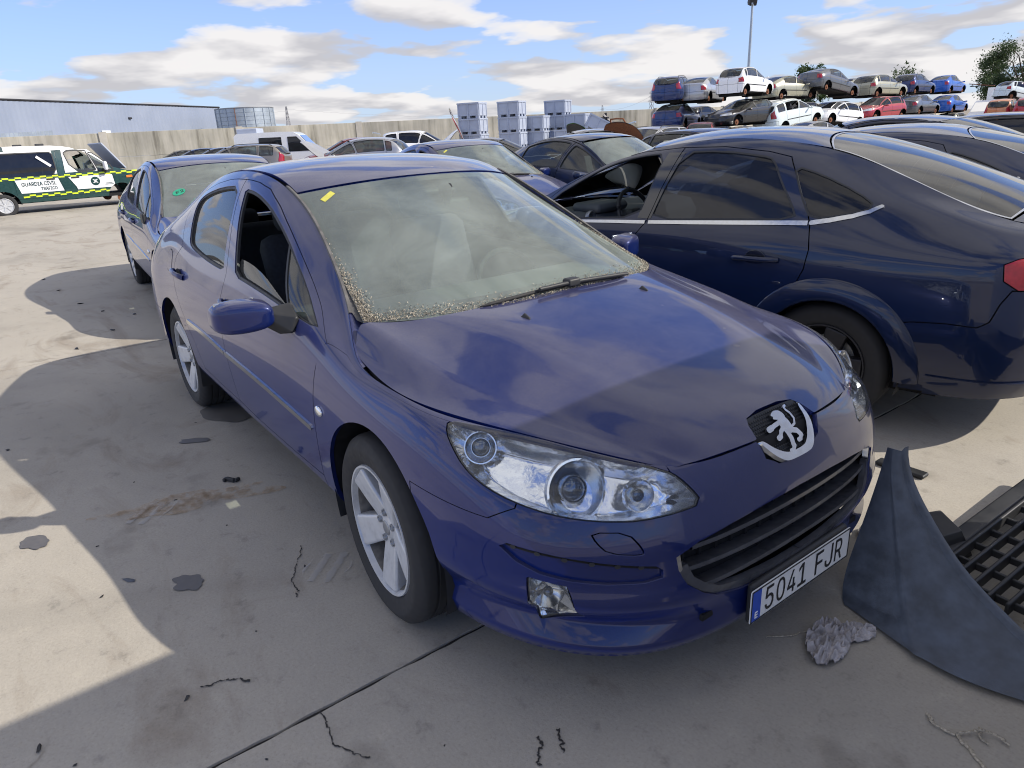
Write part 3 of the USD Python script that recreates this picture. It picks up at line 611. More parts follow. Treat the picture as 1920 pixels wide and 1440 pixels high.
    t = trim(S, shell, du=.06, dv=.05, off=-.0165); hs = trim(HOOD, HOOD.rect(), du=.08, dv=.08, off=-.02); rs = trim(ROOF, ROOF.rect(-.02), du=.1, dv=.1, off=-.03); bs = trim(BOOT, BOOT.rect(), du=.1, dv=.1, off=-.02)
    inner = putn('inner_shell', join(t, flipy(t), hs, rs, bs), 'blackout', car)
    fl_ = cat(bx((-1.45, 0, .27), (3.7, 1.56, .06)), bx((.30, 0, .48), (.8, 1.0, .46)), bx((-.24, 0, .56), (.04, 1.5, .50)), bx((-3.2, 0, .62), (.7, 1.1, .7)), bx((-1.0, 0, .40), (1.0, .25, .26)))
    put('underbody', fl_, 'blackout', car)
    for cx, cz, r in ((.015, .33, .40), (-2.725, .337, .392)):
        for sgn in (-1, 1):
            tt = np.linspace(-.3, PI + .3, 30); P = np.stack([np.stack([cx + r*np.cos(tt), np.full(30, sgn*y), cz + r*np.sin(tt)], -1) for y in (.885, .52)])
            cap_ = trimesh.Trimesh(np.vstack([np.stack([cx + r*np.cos(tt), np.full(30, sgn*.55), cz + r*np.sin(tt)], -1), [[cx, sgn*.55, cz]]]), [[k, k + 1, 30] for k in range(29)], process=False)
            put('arch_liner', cat(sheet(P), cap_), 'black_plastic', car, smooth=60)
    # glass --------------------------------------------------------
    for sgn, q in zip((-1, 1), both(P2(GLASS, 1), du=.04, dv=.04, off=-.02)):
        putn('front_window', q, 'side_glass', car, label='front side window wound half down' if sgn < 0 else None)
    dl = uvl([(-.985, 1.19), (-.728, .95)]); divs = LineString(dl).buffer(.0055)
    qg = fwin.difference(LineString([(dl[0] + (dl[0] - dl[1])*2).tolist(), (dl[1] + (dl[1] - dl[0])*2).tolist()]).buffer(.001)); qg = min(polys(qg), key=lambda p: p.centroid.x)
    for q in both(qg.buffer(.004), du=.04, dv=.04, off=-.014): putn('quarter_window', q, 'side_glass', car)
    for q in both(divs, du=.04, dv=.02, off=-.010, flange=.01): putn('window_divider', q, 'black_plastic', car)
    for q in both(rwin.buffer(.004), du=.04, dv=.04, off=-.014): putn('rear_side_window', q, 'side_glass', car)
    for wn in (fwin, rwin):
        for q in both(wn.buffer(.0005).difference(wn.buffer(-.011)), du=.04, dv=.02, off=-.004, flange=.012): putn('window_seal', q, 'black_plastic', car)
    scr = trim(SCREEN, SCREEN.rect(.002), du=.04, dv=.04); ws = putn('windscreen', scr, 'screen_glass', car)
    border = SCREEN.rect(.004).difference(sbox(SCREEN.u0 + .055, SCREEN.v0 + .085, SCREEN.u1 - .055, SCREEN.v1 - .04).buffer(-.03).buffer(.03))
    putn('black_border', trim(SCREEN, border, du=.05, dv=.05, off=-.004), 'screen_border', ws)
    putn('rear_screen', trim(RSCREEN, RSCREEN.rect(.002), du=.05, dv=.05), 'rear_glass', car)
    # pillar mouldings beside the windscreen
    ue = np.linspace(S.us[8] + .01, S.us[11] - .12, 40); e = S(np.stack([ue, np.full(40, S.v1)], 1)); e2 = S(np.stack([ue, np.full(40, S.v1 - .035)], 1)) - S.normal(np.stack([ue, np.full(40, S.v1 - .035)], 1))*-.004
    se = SCREEN(np.stack([np.full(40, SCREEN.u0 + .0), np.linspace(SCREEN.v0, SCREEN.v1, 40)], 1))
    for sgn in (-1, 1):
        m = sheet(np.stack([e + [0, -.002, .001], e + [0, .002, .006], e + [.003, .012, .004], (e*.45 + se*.55) + [.003, 0, -.004], se + [.004, .012, -.006]])); put('pillar_moulding', m if sgn < 0 else mirror(m), 'grey_moulding', car, smooth=40)
    uc = np.linspace(S.us[7] - .05, S.us[8] + .10, 16); ec = S(np.stack([uc, np.full(16, S.v1)], 1)); en = S.normal(np.stack([uc, np.full(16, S.v1 - .01)], 1))
    fill = sheet(np.stack([ec - en*.002, ec + [.0, .02, .002], ec + [.02, .075, -.012], ec + [.06, .10, -.06]]))
    for sgn in (-1, 1): put('scuttle_corner', fill if sgn < 0 else mirror(fill), 'blue_paint', car, smooth=50)
    # dirt blown against the foot of the screen
    rng = np.random.default_rng(5); F_, V_ = [], []
    for k in range(5200):
        if k < 3000: uu = rng.uniform(SCREEN.u0 + .01, SCREEN.u1 - .01); vv = SCREEN.v0 + abs(rng.normal(0, .030)) + .012*(1 + .8*math.sin(uu*9)) - .01
        else: uu = SCREEN.u0 + abs(rng.normal(0, .022)) + .004 if rng.random() < .62 else SCREEN.u1 - abs(rng.normal(0, .02)) - .004; vv = SCREEN.v0 + abs(rng.normal(0, .20))
        if vv > SCREEN.v1 - .1: continue
        vv = max(vv, SCREEN.v0 + .002); p = SCREEN((uu, vv))[0] + SCREEN.normal((uu, vv))[0]*rng.uniform(.001, .007)
        a = rng.normal(0, 1, 3); a /= np.linalg.norm(a); b = np.cross(a, rng.normal(0, 1, 3)); b /= np.linalg.norm(b) + 1e-9; L_, w_ = rng.uniform(.002, .0075), rng.uniform(.0008, .0024)
        V_ += [p - a*L_, p + b*w_, p + a*L_, p - b*w_]; i = len(V_) - 4; F_ += [[i, i + 1, i + 2], [i, i + 2, i + 3]]
    put('leaf_litter', (np.array(V_), np.array(F_)), 'litter', ws, smooth=False, kind='stuff')
    # sticker, mirror foot, wipers
    st = S
    q = SCREEN.poly([(-1.045, -.520, 1.3), (-1.060, -.462, 1.3), (-1.028, -.455, 1.3), (-1.013, -.512, 1.3)], (0, 1)); putn('yellow_sticker', trim(SCREEN, q, off=.0015), 'yellow_paper', ws)
    mp = SCREEN.inv(np.array([(-.86, 0, 1.36)]))[0]; c0 = SCREEN(mp)[0]
    stem = tube([c0 + [0, 0, -.01], c0 + [-.02, .02, -.06], c0 + [-.06, .04, -.09]], [.035, .02, .015]); glass_ = rbox(c0 + [-.07, .05, -.10], (.05, .24, .07), .02)
    put('inside_mirror', cat(stem, glass_, rbox(c0 + [-.03, -.02, -.028], (.05, .17, .03), .012)), 'black_plastic', car, smooth=40)
    n = 18; ys = np.linspace(-.37, .34, n); uv = SCREEN.inv(np.stack([np.full(n, -.1), ys], 1), (0, 1)); uv[:, 1] = SCREEN.v0 + .012 + .020*np.sin(np.linspace(0, PI, n)); P = SCREEN(uv); N = SCREEN.normal(uv)
    w = put('wiper', tube(P[6:] + N[6:]*.020 + [.012, 0, 0], .008, 6), 'black_plastic', car, smooth=60); put('blade', tube(P + N*.009, [.002] + [.007]*(n - 2) + [.002], 6), 'rubber', w, smooth=60)
    put('blade_joint', rbox(P[10] + N[10]*.020, (.045, .060, .030), .008), 'black_plastic', w, smooth=40)
    # lamps ---------------------------------------------------------
    for sgn in (-1, 1):
        fy = (lambda t: t) if sgn < 0 else flipy; mm = (lambda m: m) if sgn < 0 else mirror
        h = putn('headlight', fy(trim(S, sh(head, .0015), du=.025, dv=.02, off=.001)), 'lamp_glass', car)
        putn('lamp_seal', fy(trim(S, head.buffer(.007).difference(head.buffer(.001)), du=.03, dv=.02, off=-.004, flange=.006)), 'black_plastic', h)
        bowl = trim(S, head.buffer(.002), du=.02, dv=.015); v, f, n = bowl
        uvc = np.array(S.inv(v)); bd = shapely.distance(shapely.points(uvc), head.boundary); dep = .075*np.clip(bd/.035, 0, 1)**.7
        v2 = v - n*dep[:, None]; v2 += (meshkit.noise(v*14)[:, None] if False else 0)
        put('reflector', mm(trimesh.Trimesh(v2, f, process=False)), 'reflector', h, smooth=60)
        def bowlat(p, r, depth, ax, name, lens):
            ax = np.array(ax)/np.linalg.norm(ax); prof = [(depth*(1 - (k/8)**2)*-1, r*k/8) for k in range(9)]
            prof2 = prof + [(.004, r*1.0), (.004, r*1.08), (-.01, r*1.1)]
            b = lathe(prof2, 36); z = trimesh.geometry.align_vectors([0, 1, 0], ax); b.apply_transform(z); b.apply_translation(np.array(p)); put(name, mm(b), 'reflector', h, smooth=50)
            if lens:
                s_ = trimesh.creation.icosphere(3, lens); s_.apply_transform(xf(s=[1, .7, 1])); c_ = lathe([(-.02, lens*1.02), (.012, lens*1.05), (.012, lens*.97), (.0, lens*.95)], 32); s_.apply_transform(z); c_.apply_transform(z)
                o = np.array(p) - ax*depth*.35; s_.apply_translation(o); c_.apply_translation(o); put('projector_lens', mm(s_), 'lens_dark', h, smooth=True); put('lens_ring', mm(c_), 'chrome', h, smooth=40)
        bowlat((.735, -.655, .690), .078, .07, (.93, -.25, .28), 'lamp_bowl', .036)
        bowlat((.480, -.775, .762), .042, .05, (.70, -.62, .35), 'lamp_bowl', .026)
        bowlat((.838, -.530, .670), .040, .045, (.93, -.25, .28), 'lamp_bowl', .017)
        fg = putn('fog_light', fy(trim(S, sh(fog, .001), du=.02, dv=.02, off=-.002)), 'lamp_glass', car)
        bowl = trim(S, fog.buffer(-.0015), du=.015, dv=.012); v, f, n = bowl; bd = shapely.distance(shapely.points(np.array(S.inv(v))), fog.boundary); put('reflector', mm(trimesh.Trimesh(v - n*(.006 + .05*np.clip(bd/.025, 0, 1))[:, None], f, process=False)), 'reflector', fg, smooth=60)
        b = lathe([(-.03*(1 - (k/6)**2), .042*k/6) for k in range(7)], 28); b.apply_transform(trimesh.geometry.align_vectors([0, 1, 0], [.9, -.4, .1])); b.apply_translation((.735, -.755, .42)); put('lamp_bowl', mm(b), 'chrome', fg, smooth=50)
        s_ = trimesh.creation.icosphere(2, .014); s_.apply_translation((.742, -.765, .435)); put('bulb', mm(s_), 'lens_dark', fg, smooth=True)
    # grille ----------------------------------------------------------
    t = trim(S, gr.buffer(.02), du=.05, dv=.03, off=-.07); grp = putn('grille', join(t, flipy(t)), 'blackout', car); put('radiator_duct', cat(bx((.82, 0, .45), (.10, .86, .34)), bx((.90, 0, .29), (.12, .80, .02))), 'blackout', grp)
    for k, z in enumerate((.395, .455, .515)):
        y1 = (.448, .475, .43)[k]
        ys = np.linspace(0, y1, 20); uv = S.inv(np.stack([np.full(20, .98), -ys, np.full(20, z)], 1), (1, 2), (0, .75, 2)); P = S(uv)
        P = np.vstack([P[::-1], (P*[1, -1, 1])[1:]]); q_ = P + [-.016, 0, 0]
        m = sheet(np.stack([q_ + [-.06, 0, -.004], q_ + [-.010, 0, .010], q_ + [-.002, 0, .011], q_, q_ + [-.003, 0, -.004], q_ + [-.06, 0, -.022]])); put('grille_slat', m, 'slat_plastic', grp, smooth=25)
    for ky in np.linspace(-.42, .42, 15):
        xk = S(S.inv(np.array([(.98, -abs(ky), .45)]), (1, 2), (0, .75, 2)))[0][0] if False else .985 - .20*ky**2
        put('grille_rib', bx((xk - .065, ky, .452), (.03, .010, .17)), 'blackout', grp)
    gl = S.inv(np.array(GRILLE[5:], float)); gl[-1, 0] = S.u0 - .001; ustrip = LineString(gl).buffer(.030, cap_style='flat').intersection(gr.buffer(.001)).intersection(sbox(S.u0, S.v0, S.u1, S.v1))
    t = trim(S, ustrip, du=.02, dv=.01, off=-.006, flange=.02, seam=True); putn('grille_surround', join(t, flipy(t)), 'slat_plastic', grp)
    tip = LineString(S.inv(np.array([GRILLE[5], GRILLE[4]]))).buffer(.012); 
    for q in both(tip, du=.02, dv=.01, off=-.004, flange=.02): putn('chrome_tip', q, 'chrome', grp)
    # badge -------------------------------------------------------------
    e_ = np.array([-.6247, 0, .7809]); n_ = np.array([.7809, 0, .6247]); o_ = np.array([.943, 0, .664]) + n_*.006
    F = np.eye(4); F[:3, 0] = [0, 1, 0]; F[:3, 1] = e_; F[:3, 2] = n_; F[:3, 3] = o_
    shield = Polygon(smoothpoly([(-.140, .070), (-.138, .128), (-.10, .139), (.10, .139), (.138, .128), (.140, .070), (.105, .020), (.075, -.010), (.04, -.016), (-.04, -.016), (-.075, -.010), (-.105, .020)], 2)).buffer(0)
    shield = affinity.scale(shield, .93, 1.0, origin=(0, 0))
    U = Polygon(smoothpoly([(-.150, .060), (-.115, .012), (-.08, -.016), (-.045, -.022), (.045, -.022), (.08, -.016), (.115, .012), (.145, .065), (.130, .122), (.116, .122), (.122, .075), (.094, .034), (.06, .006), (.03, .0), (-.03, .0), (-.06, .006), (-.10, .030), (-.135, .066)], 2)).buffer(0)
    U = affinity.scale(U, .93, 1.0, origin=(0, 0))
    bd = put('badge', extr(shield, .016, F @ xf((0, 0, -.022))), 'black_plastic', car)
    cells = []
    for i in range(-13, 14):
        for j in range(0, 14):
            c = Point(i*.010 + (j % 2)*.005, -.006 + j*.0105)
            if shield.buffer(-.007).contains(c): cells.append(trimesh.creation.icosphere(1, .0042).apply_transform(xf(s=[1, 1, .6])).apply_translation([c.x, c.y, -.005]))
    m = cat(cells); m.apply_transform(F); put('badge_mesh', m, 'black_plastic', bd, smooth=True, kind='stuff')
    um = manifold3d.CrossSection([np.array(shapely.orient_polygons(U).exterior.coords)[:-1]]).extrude(.012, 0, 0, (.93, .96)); m = um.to_mesh(); m = trimesh.Trimesh(m.vert_properties[:, :3], m.tri_verts); m.apply_translation((0, 0, -.001)); m.apply_transform(F); put('badge_surround', m, 'chrome', bd, smooth=40)
    lion = affinity.scale(affinity.translate(lion_shape(), .026, .006), 1.05, 1.05, origin=(0, .06)); put('lion_emblem', extr(lion, .007, F @ xf((0, 0, .003))), 'chrome', bd)
    # number plate ---------------------------------------------------------
    Pm = np.eye(4); Pm[:3, 0] = [0, 1, 0]; Pm[:3, 1] = [0, 0, 1]; Pm[:3, 2] = [1, 0, 0]; Pm[:3, 3] = [1.012, 0, .228]
    pl = put('number_plate', extr(sbox(-.26, 0, .26, .11).buffer(-.008).buffer(.008), .003, Pm), 'plate_white', car)
    put('euro_band', extr(sbox(-.256, .003, -.214, .107), .001, Pm @ xf((0, 0, .003))), 'plate_blue', pl)
    fr_ = sbox(-.258, .002, .258, .108).difference(sbox(-.254, .006, .254, .104)); put('plate_rim', extr(fr_, .0012, Pm @ xf((0, 0, .003))), 'ink', pl)
    for tx, x, s_, mt in (('E', -.243, .020, 'white_print'),): m = meshkit.text_mesh(tx, s_, .0008, True); m.apply_transform(Pm @ xf((x, .014, .0042))); put('lettering', m, mt, pl)
    x = -.192
    for ch in '5041 FJR':
        if ch == ' ': x += .034; continue
        m = meshkit.text_mesh(ch, .077, .001, False); b = m.bounds; sx = .041/max(.034, b[1, 0] - b[0, 0]) if ch not in '1J' else .9
        m.apply_transform(Pm @ xf((x - b[0, 0]*sx, .017, .0032)) @ np.diag([sx, 1, 1, 1.])); put('lettering', m, 'ink', pl); x += (b[1, 0] - b[0, 0])*sx + .014
    put('plate_holder', rbox((1.0, 0, .285), (.02, .50, .13), .008), 'black_plastic', car)
    # chrome strips, handles, mirrors -----------------------------------------
    for a, b in (((-.475, .560), (-1.545, .612)), ((-1.575, .613), (-2.27, .647))):
        xs = np.linspace(a[0], b[0], 20); z = np.linspace(a[1], b[1], 20) + .006*np.sin(np.linspace(0, PI, 20))
        for q in both(LineString(uvl(np.stack([xs, z], 1))).buffer(.0115), du=.05, dv=.01, off=.007, flange=.008): putn('rubbing_strip', q, 'chrome', car)
    for cx, cz in ((-1.42, .865), (-2.40, .893)):
        uv = S.inv(np.array([(cx, cz)]), (0, 2), (1, -2, -.2))[0]; p = S(uv)[0]; n = S.normal(uv)[0]
        for sgn in (-1, 1):
            pts = np.array([p + [.105, 0, -.006] + n*.004, p + [.085, 0, -.004] + n*.022, p + [.03, 0, -.001] + n*.034, p + [-.03, 0, .002] + n*.034, p + [-.08, 0, .005] + n*.022, p + [-.10, 0, .006] + n*.004])
            t_ = np.linspace(0, 1, 24); pp = np.stack([np.interp(t_*5, range(6), pts[:, k]) for k in range(3)], 1)
            hm = tube(pp, .012, 10); hm.vertices[:, 2] = p[2] + (hm.vertices[:, 2] - p[2])*1.35
            cup = trimesh.creation.icosphere(3, 1.0); cup.apply_transform(xf(s=[.055, .004, .034])); cup.apply_translation(p + n*.001)
            h_ = put('door_handle', hm if sgn < 0 else mirror(hm), 'blue_paint', car, smooth=60); put('handle_recess', cup if sgn < 0 else mirror(cup), 'blackout', h_, smooth=True)
    for sgn in (-1, 1):
        # mirror: a rounded shell reaching out from a foot in the window corner
        m = trimesh.creation.icosphere(5, 1.0); q = np.array(m.vertices); q = q/(np.abs(q)**4.6).sum(1)[:, None]**(1/4.6)
        t_ = (q[:, 1] + 1)/2                                        # 0 at the outer end, 1 at the foot
        hz = .057*(.80 + .34*np.sin(PI*np.clip(t_*.9 + .12, 0, 1))**.8); q = np.stack([np.where(q[:, 0] > 0, q[:, 0]*.085*(.75 + .35*t_), q[:, 0]*.030), q[:, 1]*.104, q[:, 2]*hz*np.where(q[:, 2] > 0, 1.0, .80)], 1)
        q[:, 2] += -.012*(1 - t_) - .35*np.maximum(0, q[:, 0])*.25; q[:, 0] += -.06*(1 - t_)**2
        m = trimesh.Trimesh(q + [-.715, -1.020, .972], m.faces, process=False)
        w = put('wing_mirror', m if sgn < 0 else mirror(m), 'blue_paint', car, smooth=True)
        ft = manifold3d.Manifold.batch_hull([manifold3d.Manifold.sphere(r, 16).translate([x, y, z]) for x, y, z, r in ((-.62, -.855, .945, .014), (-.74, -.855, .94, .014), (-.68, -.85, .985, .012), (-.69, -.945, .945, .022), (-.69, -.945, .965, .022), (-.62, -.875, .905, .012), (-.66, -.90, .905, .018))]).to_mesh()
        ft = trimesh.Trimesh(ft.vert_properties[:, :3], ft.tri_verts); put('mirror_foot', ft if sgn < 0 else mirror(ft), 'black_plastic', w, smooth=50)
        g_ = rbox((-.757, -1.03, .975), (.012, .15, .10), .005); put('mirror_glass', g_ if sgn < 0 else mirror(g_), 'chrome', w)
    # wheels -----------------------------------------------------------------------
    for cx, y in ((0, .785), (-2.725, .762)):
        for sgn in (-1, 1):
            wheel_parts(car, (cx, sgn*y, .322), sgn, steer=.0 if cx else -.06, spin=.18 if cx == 0 else .5)
    # cabin ----------------------------------------------------------------------------
    for sy in (-1, 1): seat(car, (-1.28, sy*.37, .50))
    put('rear_seat', cat(rbox((-2.15, 0, .48), (.5, 1.25, .18), .06), (lambda b: b.apply_transform(xf((-2.42, 0, .50), 0, -.38)))(rbox((0, 0, .32), (.16, 1.25, .66), .06))), 'seat_cloth', car, smooth=50)
    for sy in (-.4, .4): put('head_restraint', rbox((-2.74, sy, 1.12), (.09, .26, .14), .04), 'seat_cloth', car, smooth=50)
    dash = sheet(np.stack([np.array([(x, y, z) for y in np.linspace(-.72, .72, 14)]) for x, z in ((-.28, .93), (-.45, .955), (-.62, .96), (-.74, .93), (-.78, .86), (-.74, .60))]))
    put('dashboard', dash, 'interior_grey', car, smooth=50)
    steering_wheel(car, (-.88, .36, .84))
    for sgn in (-1, 1):
        t = trim(S, unary_union([fd, rd]).intersection(sbox(S.u0, S.v0, S.u1, S.inv(np.array([(-1.4, -.83, .985)]))[0, 1])), du=.08, dv=.08, off=-.07); putn('door_trim', t if sgn < 0 else flipy(t), 'interior_grey', car)
    # fuel flap on the right rear wing, tow-eye cover
    q = P2([(-2.60, .90), (-2.62, 1.0), (-2.72, 1.01), (-2.745, .92), (-2.72, .885), (-2.63, .88)], 2); putn('fuel_flap', trim(S, q.buffer(-.003), off=.0015, flange=.004), 'blue_paint', car)
    putn('flap_gap', trim(S, q.buffer(.001).difference(q.buffer(-.003)), off=.0008), 'blackout', car)
    return car

mat('screen_border', {'g': ('geometry', {}), 'n': ('noise_texture', {'scale': 7.0, 'detail': 6.0, 'roughness': .65}), 'r': ('rgb_ramp', {'ramp': [(.35, (.03, .03, .035)), (.7, (.13, .12, .11))]}), 'p': ('principled_bsdf', {'roughness': .6})}, [('g.position', 'n.vector'), ('n.fac', 'r.fac'), ('r.color', 'p.base_color')])
plain('litter', (.36, .32, .25), .95, vary=.55, scale=180.0)
plain('grey_moulding', (.10, .095, .09), .6, vary=.4, scale=18.0)
plain('slat_plastic', (.06, .062, .07), .28, vary=.2, coat=.4)
plain('lens_dark', (.10, .12, .15), .05, .6, vary=.2, coat=1.0)

# ------------------------------------------------------------------ other cars of the yard: the same kind of net, drawn to other outlines
def pin(net_cols, changes):
    """net with some columns' upper rows and rear x changed"""
    C = [list(map(list, c)) for c in net_cols]
    for k, d in changes.items():
        if 'edge' in d: C[k][10] = list(d['edge'])
        if 'belt' in d: C[k][8] = list(d['belt'])
        if 'x' in d:
            for r in range(8): C[k][r][0] = d['x'] + (d.get('lean', 0)*(r - 4)/4)
        if 'edge' in d or 'belt' in d or 'x' in d:
            a, b = np.array(C[k][8]), np.array(C[k][10]); C[k][9] = list((a + b)/2 + np.array([0, .03 if a[1] > .3 else 0, .02]))
    return np.array(C, float)
STYLE = {
 'sedan': pin(COLS, {}),
 'hatch': pin(COLS, {12: dict(edge=(-1.93, .588, 1.447)), 13: dict(edge=(-2.38, .592, 1.43)), 14: dict(x=-2.78, edge=(-2.72, .60, 1.375), belt=(-2.78, .82, 1.01)), 15: dict(x=-3.0, edge=(-2.98, .62, 1.24), belt=(-2.99, .80, 1.0)),
      16: dict(x=-3.16, edge=(-3.10, .63, 1.06), belt=(-3.13, .74, .95)), 17: dict(x=-3.27, edge=(-3.22, .44, .99), belt=(-3.25, .45, .92)), 18: dict(x=-3.31, edge=(-3.26, 0, .985), belt=(-3.29, 0, .92))}),
 'wagon': pin(COLS, {12: dict(edge=(-1.93, .59, 1.452)), 13: dict(edge=(-2.4, .60, 1.445)), 14: dict(edge=(-2.9, .61, 1.425)), 15: dict(edge=(-3.28, .62, 1.36), belt=(-3.25, .80, 1.02)), 16: dict(edge=(-3.46, .64, 1.12), belt=(-3.48, .74, .97)), 17: dict(edge=(-3.56, .45, 1.06), belt=(-3.60, .45, .96)), 18: dict(edge=(-3.59, 0, 1.055), belt=(-3.63, 0, .96))}),
}
# the navy saloon on the right, from nose to tail (x = 0 at its rear axle)
NCOLS = [
 [(3.80,0,.20),(3.82,0,.27),(3.83,0,.33),(3.83,0,.42),(3.82,0,.50),(3.80,0,.58),(3.78,0,.66),(3.76,0,.70),(3.74,0,.73),(3.72,0,.75),(3.70,0,.765)],
 [(3.70,.45,.20),(3.72,.45,.27),(3.73,.46,.33),(3.74,.46,.42),(3.73,.46,.50),(3.71,.46,.58),(3.68,.45,.66),(3.65,.45,.70),(3.62,.44,.74),(3.60,.44,.76),(3.57,.43,.775)],
 [(3.42,.80,.21),(3.44,.82,.28),(3.45,.83,.33),(3.46,.84,.42),(3.45,.85,.50),(3.43,.85,.58),(3.38,.84,.66),(3.33,.81,.72),(3.28,.77,.77),(3.23,.74,.80),(3.18,.70,.82)],
 [(3.0,.88,.23),(3.0,.90,.29),(3.0,.91,.34),(3.0,.92,.42),(3.0,.93,.50),(3.0,.935,.60),(3.0,.925,.70),(3.0,.90,.77),(3.0,.86,.83),(3.0,.82,.86),(3.0,.78,.88)],
 [(2.5,.88,.24),(2.5,.90,.29),(2.5,.91,.34),(2.5,.92,.42),(2.5,.93,.51),(2.5,.937,.62),(2.5,.928,.74),(2.5,.905,.83),(2.5,.87,.885),(2.5,.84,.915),(2.52,.80,.935)],
 [(2.05,.88,.24),(2.05,.90,.29),(2.05,.91,.34),(2.05,.922,.42),(2.05,.932,.52),(2.05,.938,.64),(2.05,.93,.76),(2.05,.908,.86),(2.06,.87,.96),(2.12,.81,1.015),(2.22,.735,1.04)],
 [(1.6,.88,.24),(1.6,.90,.29),(1.6,.91,.34),(1.6,.922,.42),(1.6,.932,.52),(1.6,.938,.64),(1.6,.932,.76),(1.6,.908,.878),(1.6,.869,.985),(1.62,.79,1.13),(1.72,.665,1.27)],
 [(1.1,.88,.24),(1.1,.90,.29),(1.1,.91,.34),(1.1,.922,.42),(1.1,.932,.52),(1.1,.938,.64),(1.1,.932,.77),(1.1,.910,.893),(1.1,.867,1.013),(1.12,.775,1.235),(1.2,.61,1.435)],
 [(.6,.88,.24),(.6,.90,.29),(.6,.91,.34),(.6,.922,.42),(.6,.932,.52),(.6,.94,.64),(.6,.934,.78),(.6,.912,.905),(.6,.866,1.037),(.6,.765,1.265),(.65,.585,1.465)],
 [(.2,.88,.24),(.2,.90,.29),(.2,.91,.34),(.2,.922,.42),(.2,.932,.52),(.2,.94,.64),(.2,.935,.79),(.2,.914,.917),(.2,.864,1.058),(.2,.762,1.255),(.22,.575,1.43)],
 [(-.2,.88,.25),(-.2,.90,.30),(-.2,.91,.345),(-.2,.92,.42),(-.2,.93,.52),(-.2,.937,.64),(-.2,.93,.79),(-.2,.908,.92),(-.2,.838,1.075),(-.19,.735,1.205),(-.18,.59,1.310)],
 [(-.55,.875,.26),(-.55,.893,.31),(-.55,.90,.355),(-.55,.908,.43),(-.55,.915,.53),(-.55,.918,.64),(-.55,.908,.79),(-.55,.885,.92),(-.55,.802,1.03),(-.55,.715,1.10),(-.55,.622,1.142)],
 [(-.82,.835,.28),(-.83,.85,.32),(-.84,.86,.36),(-.85,.868,.43),(-.86,.875,.53),(-.86,.875,.64),(-.85,.868,.79),(-.84,.85,.91),(-.82,.775,.985),(-.82,.69,1.03),(-.82,.60,1.055)],
 [(-1.0,.62,.28),(-1.02,.64,.32),(-1.04,.65,.36),(-1.06,.66,.43),(-1.08,.66,.53),(-1.08,.66,.64),(-1.07,.65,.79),(-1.06,.64,.91),(-1.05,.60,.97),(-1.04,.55,1.02),(-1.03,.50,1.05)],
 [(-1.08,0,.28),(-1.10,0,.32),(-1.12,0,.36),(-1.14,0,.43),(-1.16,0,.53),(-1.16,0,.64),(-1.15,0,.79),(-1.14,0,.91),(-1.13,0,.97),(-1.12,0,1.03),(-1.11,0,1.07)],
]
_N = np.array(NCOLS, float).transpose(1, 0, 2)*[1, -1, 1]; NSIDE = Band(_N, wrap=True, soft=1, vs=rises(_N, 6, 11)); NSIDE.flip = -1.0
NHOOD = Band([[(3.70,0,.765),(3.66,.22,.77),(3.56,.44,.776)],[(3.3,0,.88),(3.28,.36,.865),(3.16,.71,.822)],[(2.8,0,.965),(2.78,.40,.95),(2.75,.79,.905)],[(2.42,0,1.03),(2.35,.42,1.02),(2.22,.76,.985)]], sym=True)
NSCREEN = Band([row((2.42, 1.03), (2.23, .725, 1.03), 2.2, px=2.6), row((1.9, 1.25), (1.73, .66, 1.255), 2.2), row((1.35, 1.46), (1.21, .60, 1.425), 2.2)], sym=True)
NROOF = Band([row((1.34, 1.465), (1.20, .597, 1.43), 2.4), row((.95, 1.52), (.9, .575, 1.463), 2.6), row((.5, 1.515), (.5, .568, 1.462), 2.6), row((.26, 1.478), (.115, .558, 1.408), 2.2)], sym=True)
NRSCREEN = Band([row((.25, 1.472), (.11, .556, 1.402), 2.2), row((-.15, 1.375), (-.20, .583, 1.293), 2.2), row((-.50, 1.255), (-.52, .60, 1.150), 2.2), row((-.80, 1.135), (-.745, .585, 1.075), 2.4)], sym=True)
NBOOT = Band([row((-.81, 1.128), (-.75, .592, 1.07), 2.2), row((-.95, 1.10), (-.90, .57, 1.05), 2.2), row((-1.105, 1.072), (-1.02, .50, 1.048), 2.2)], sym=True)

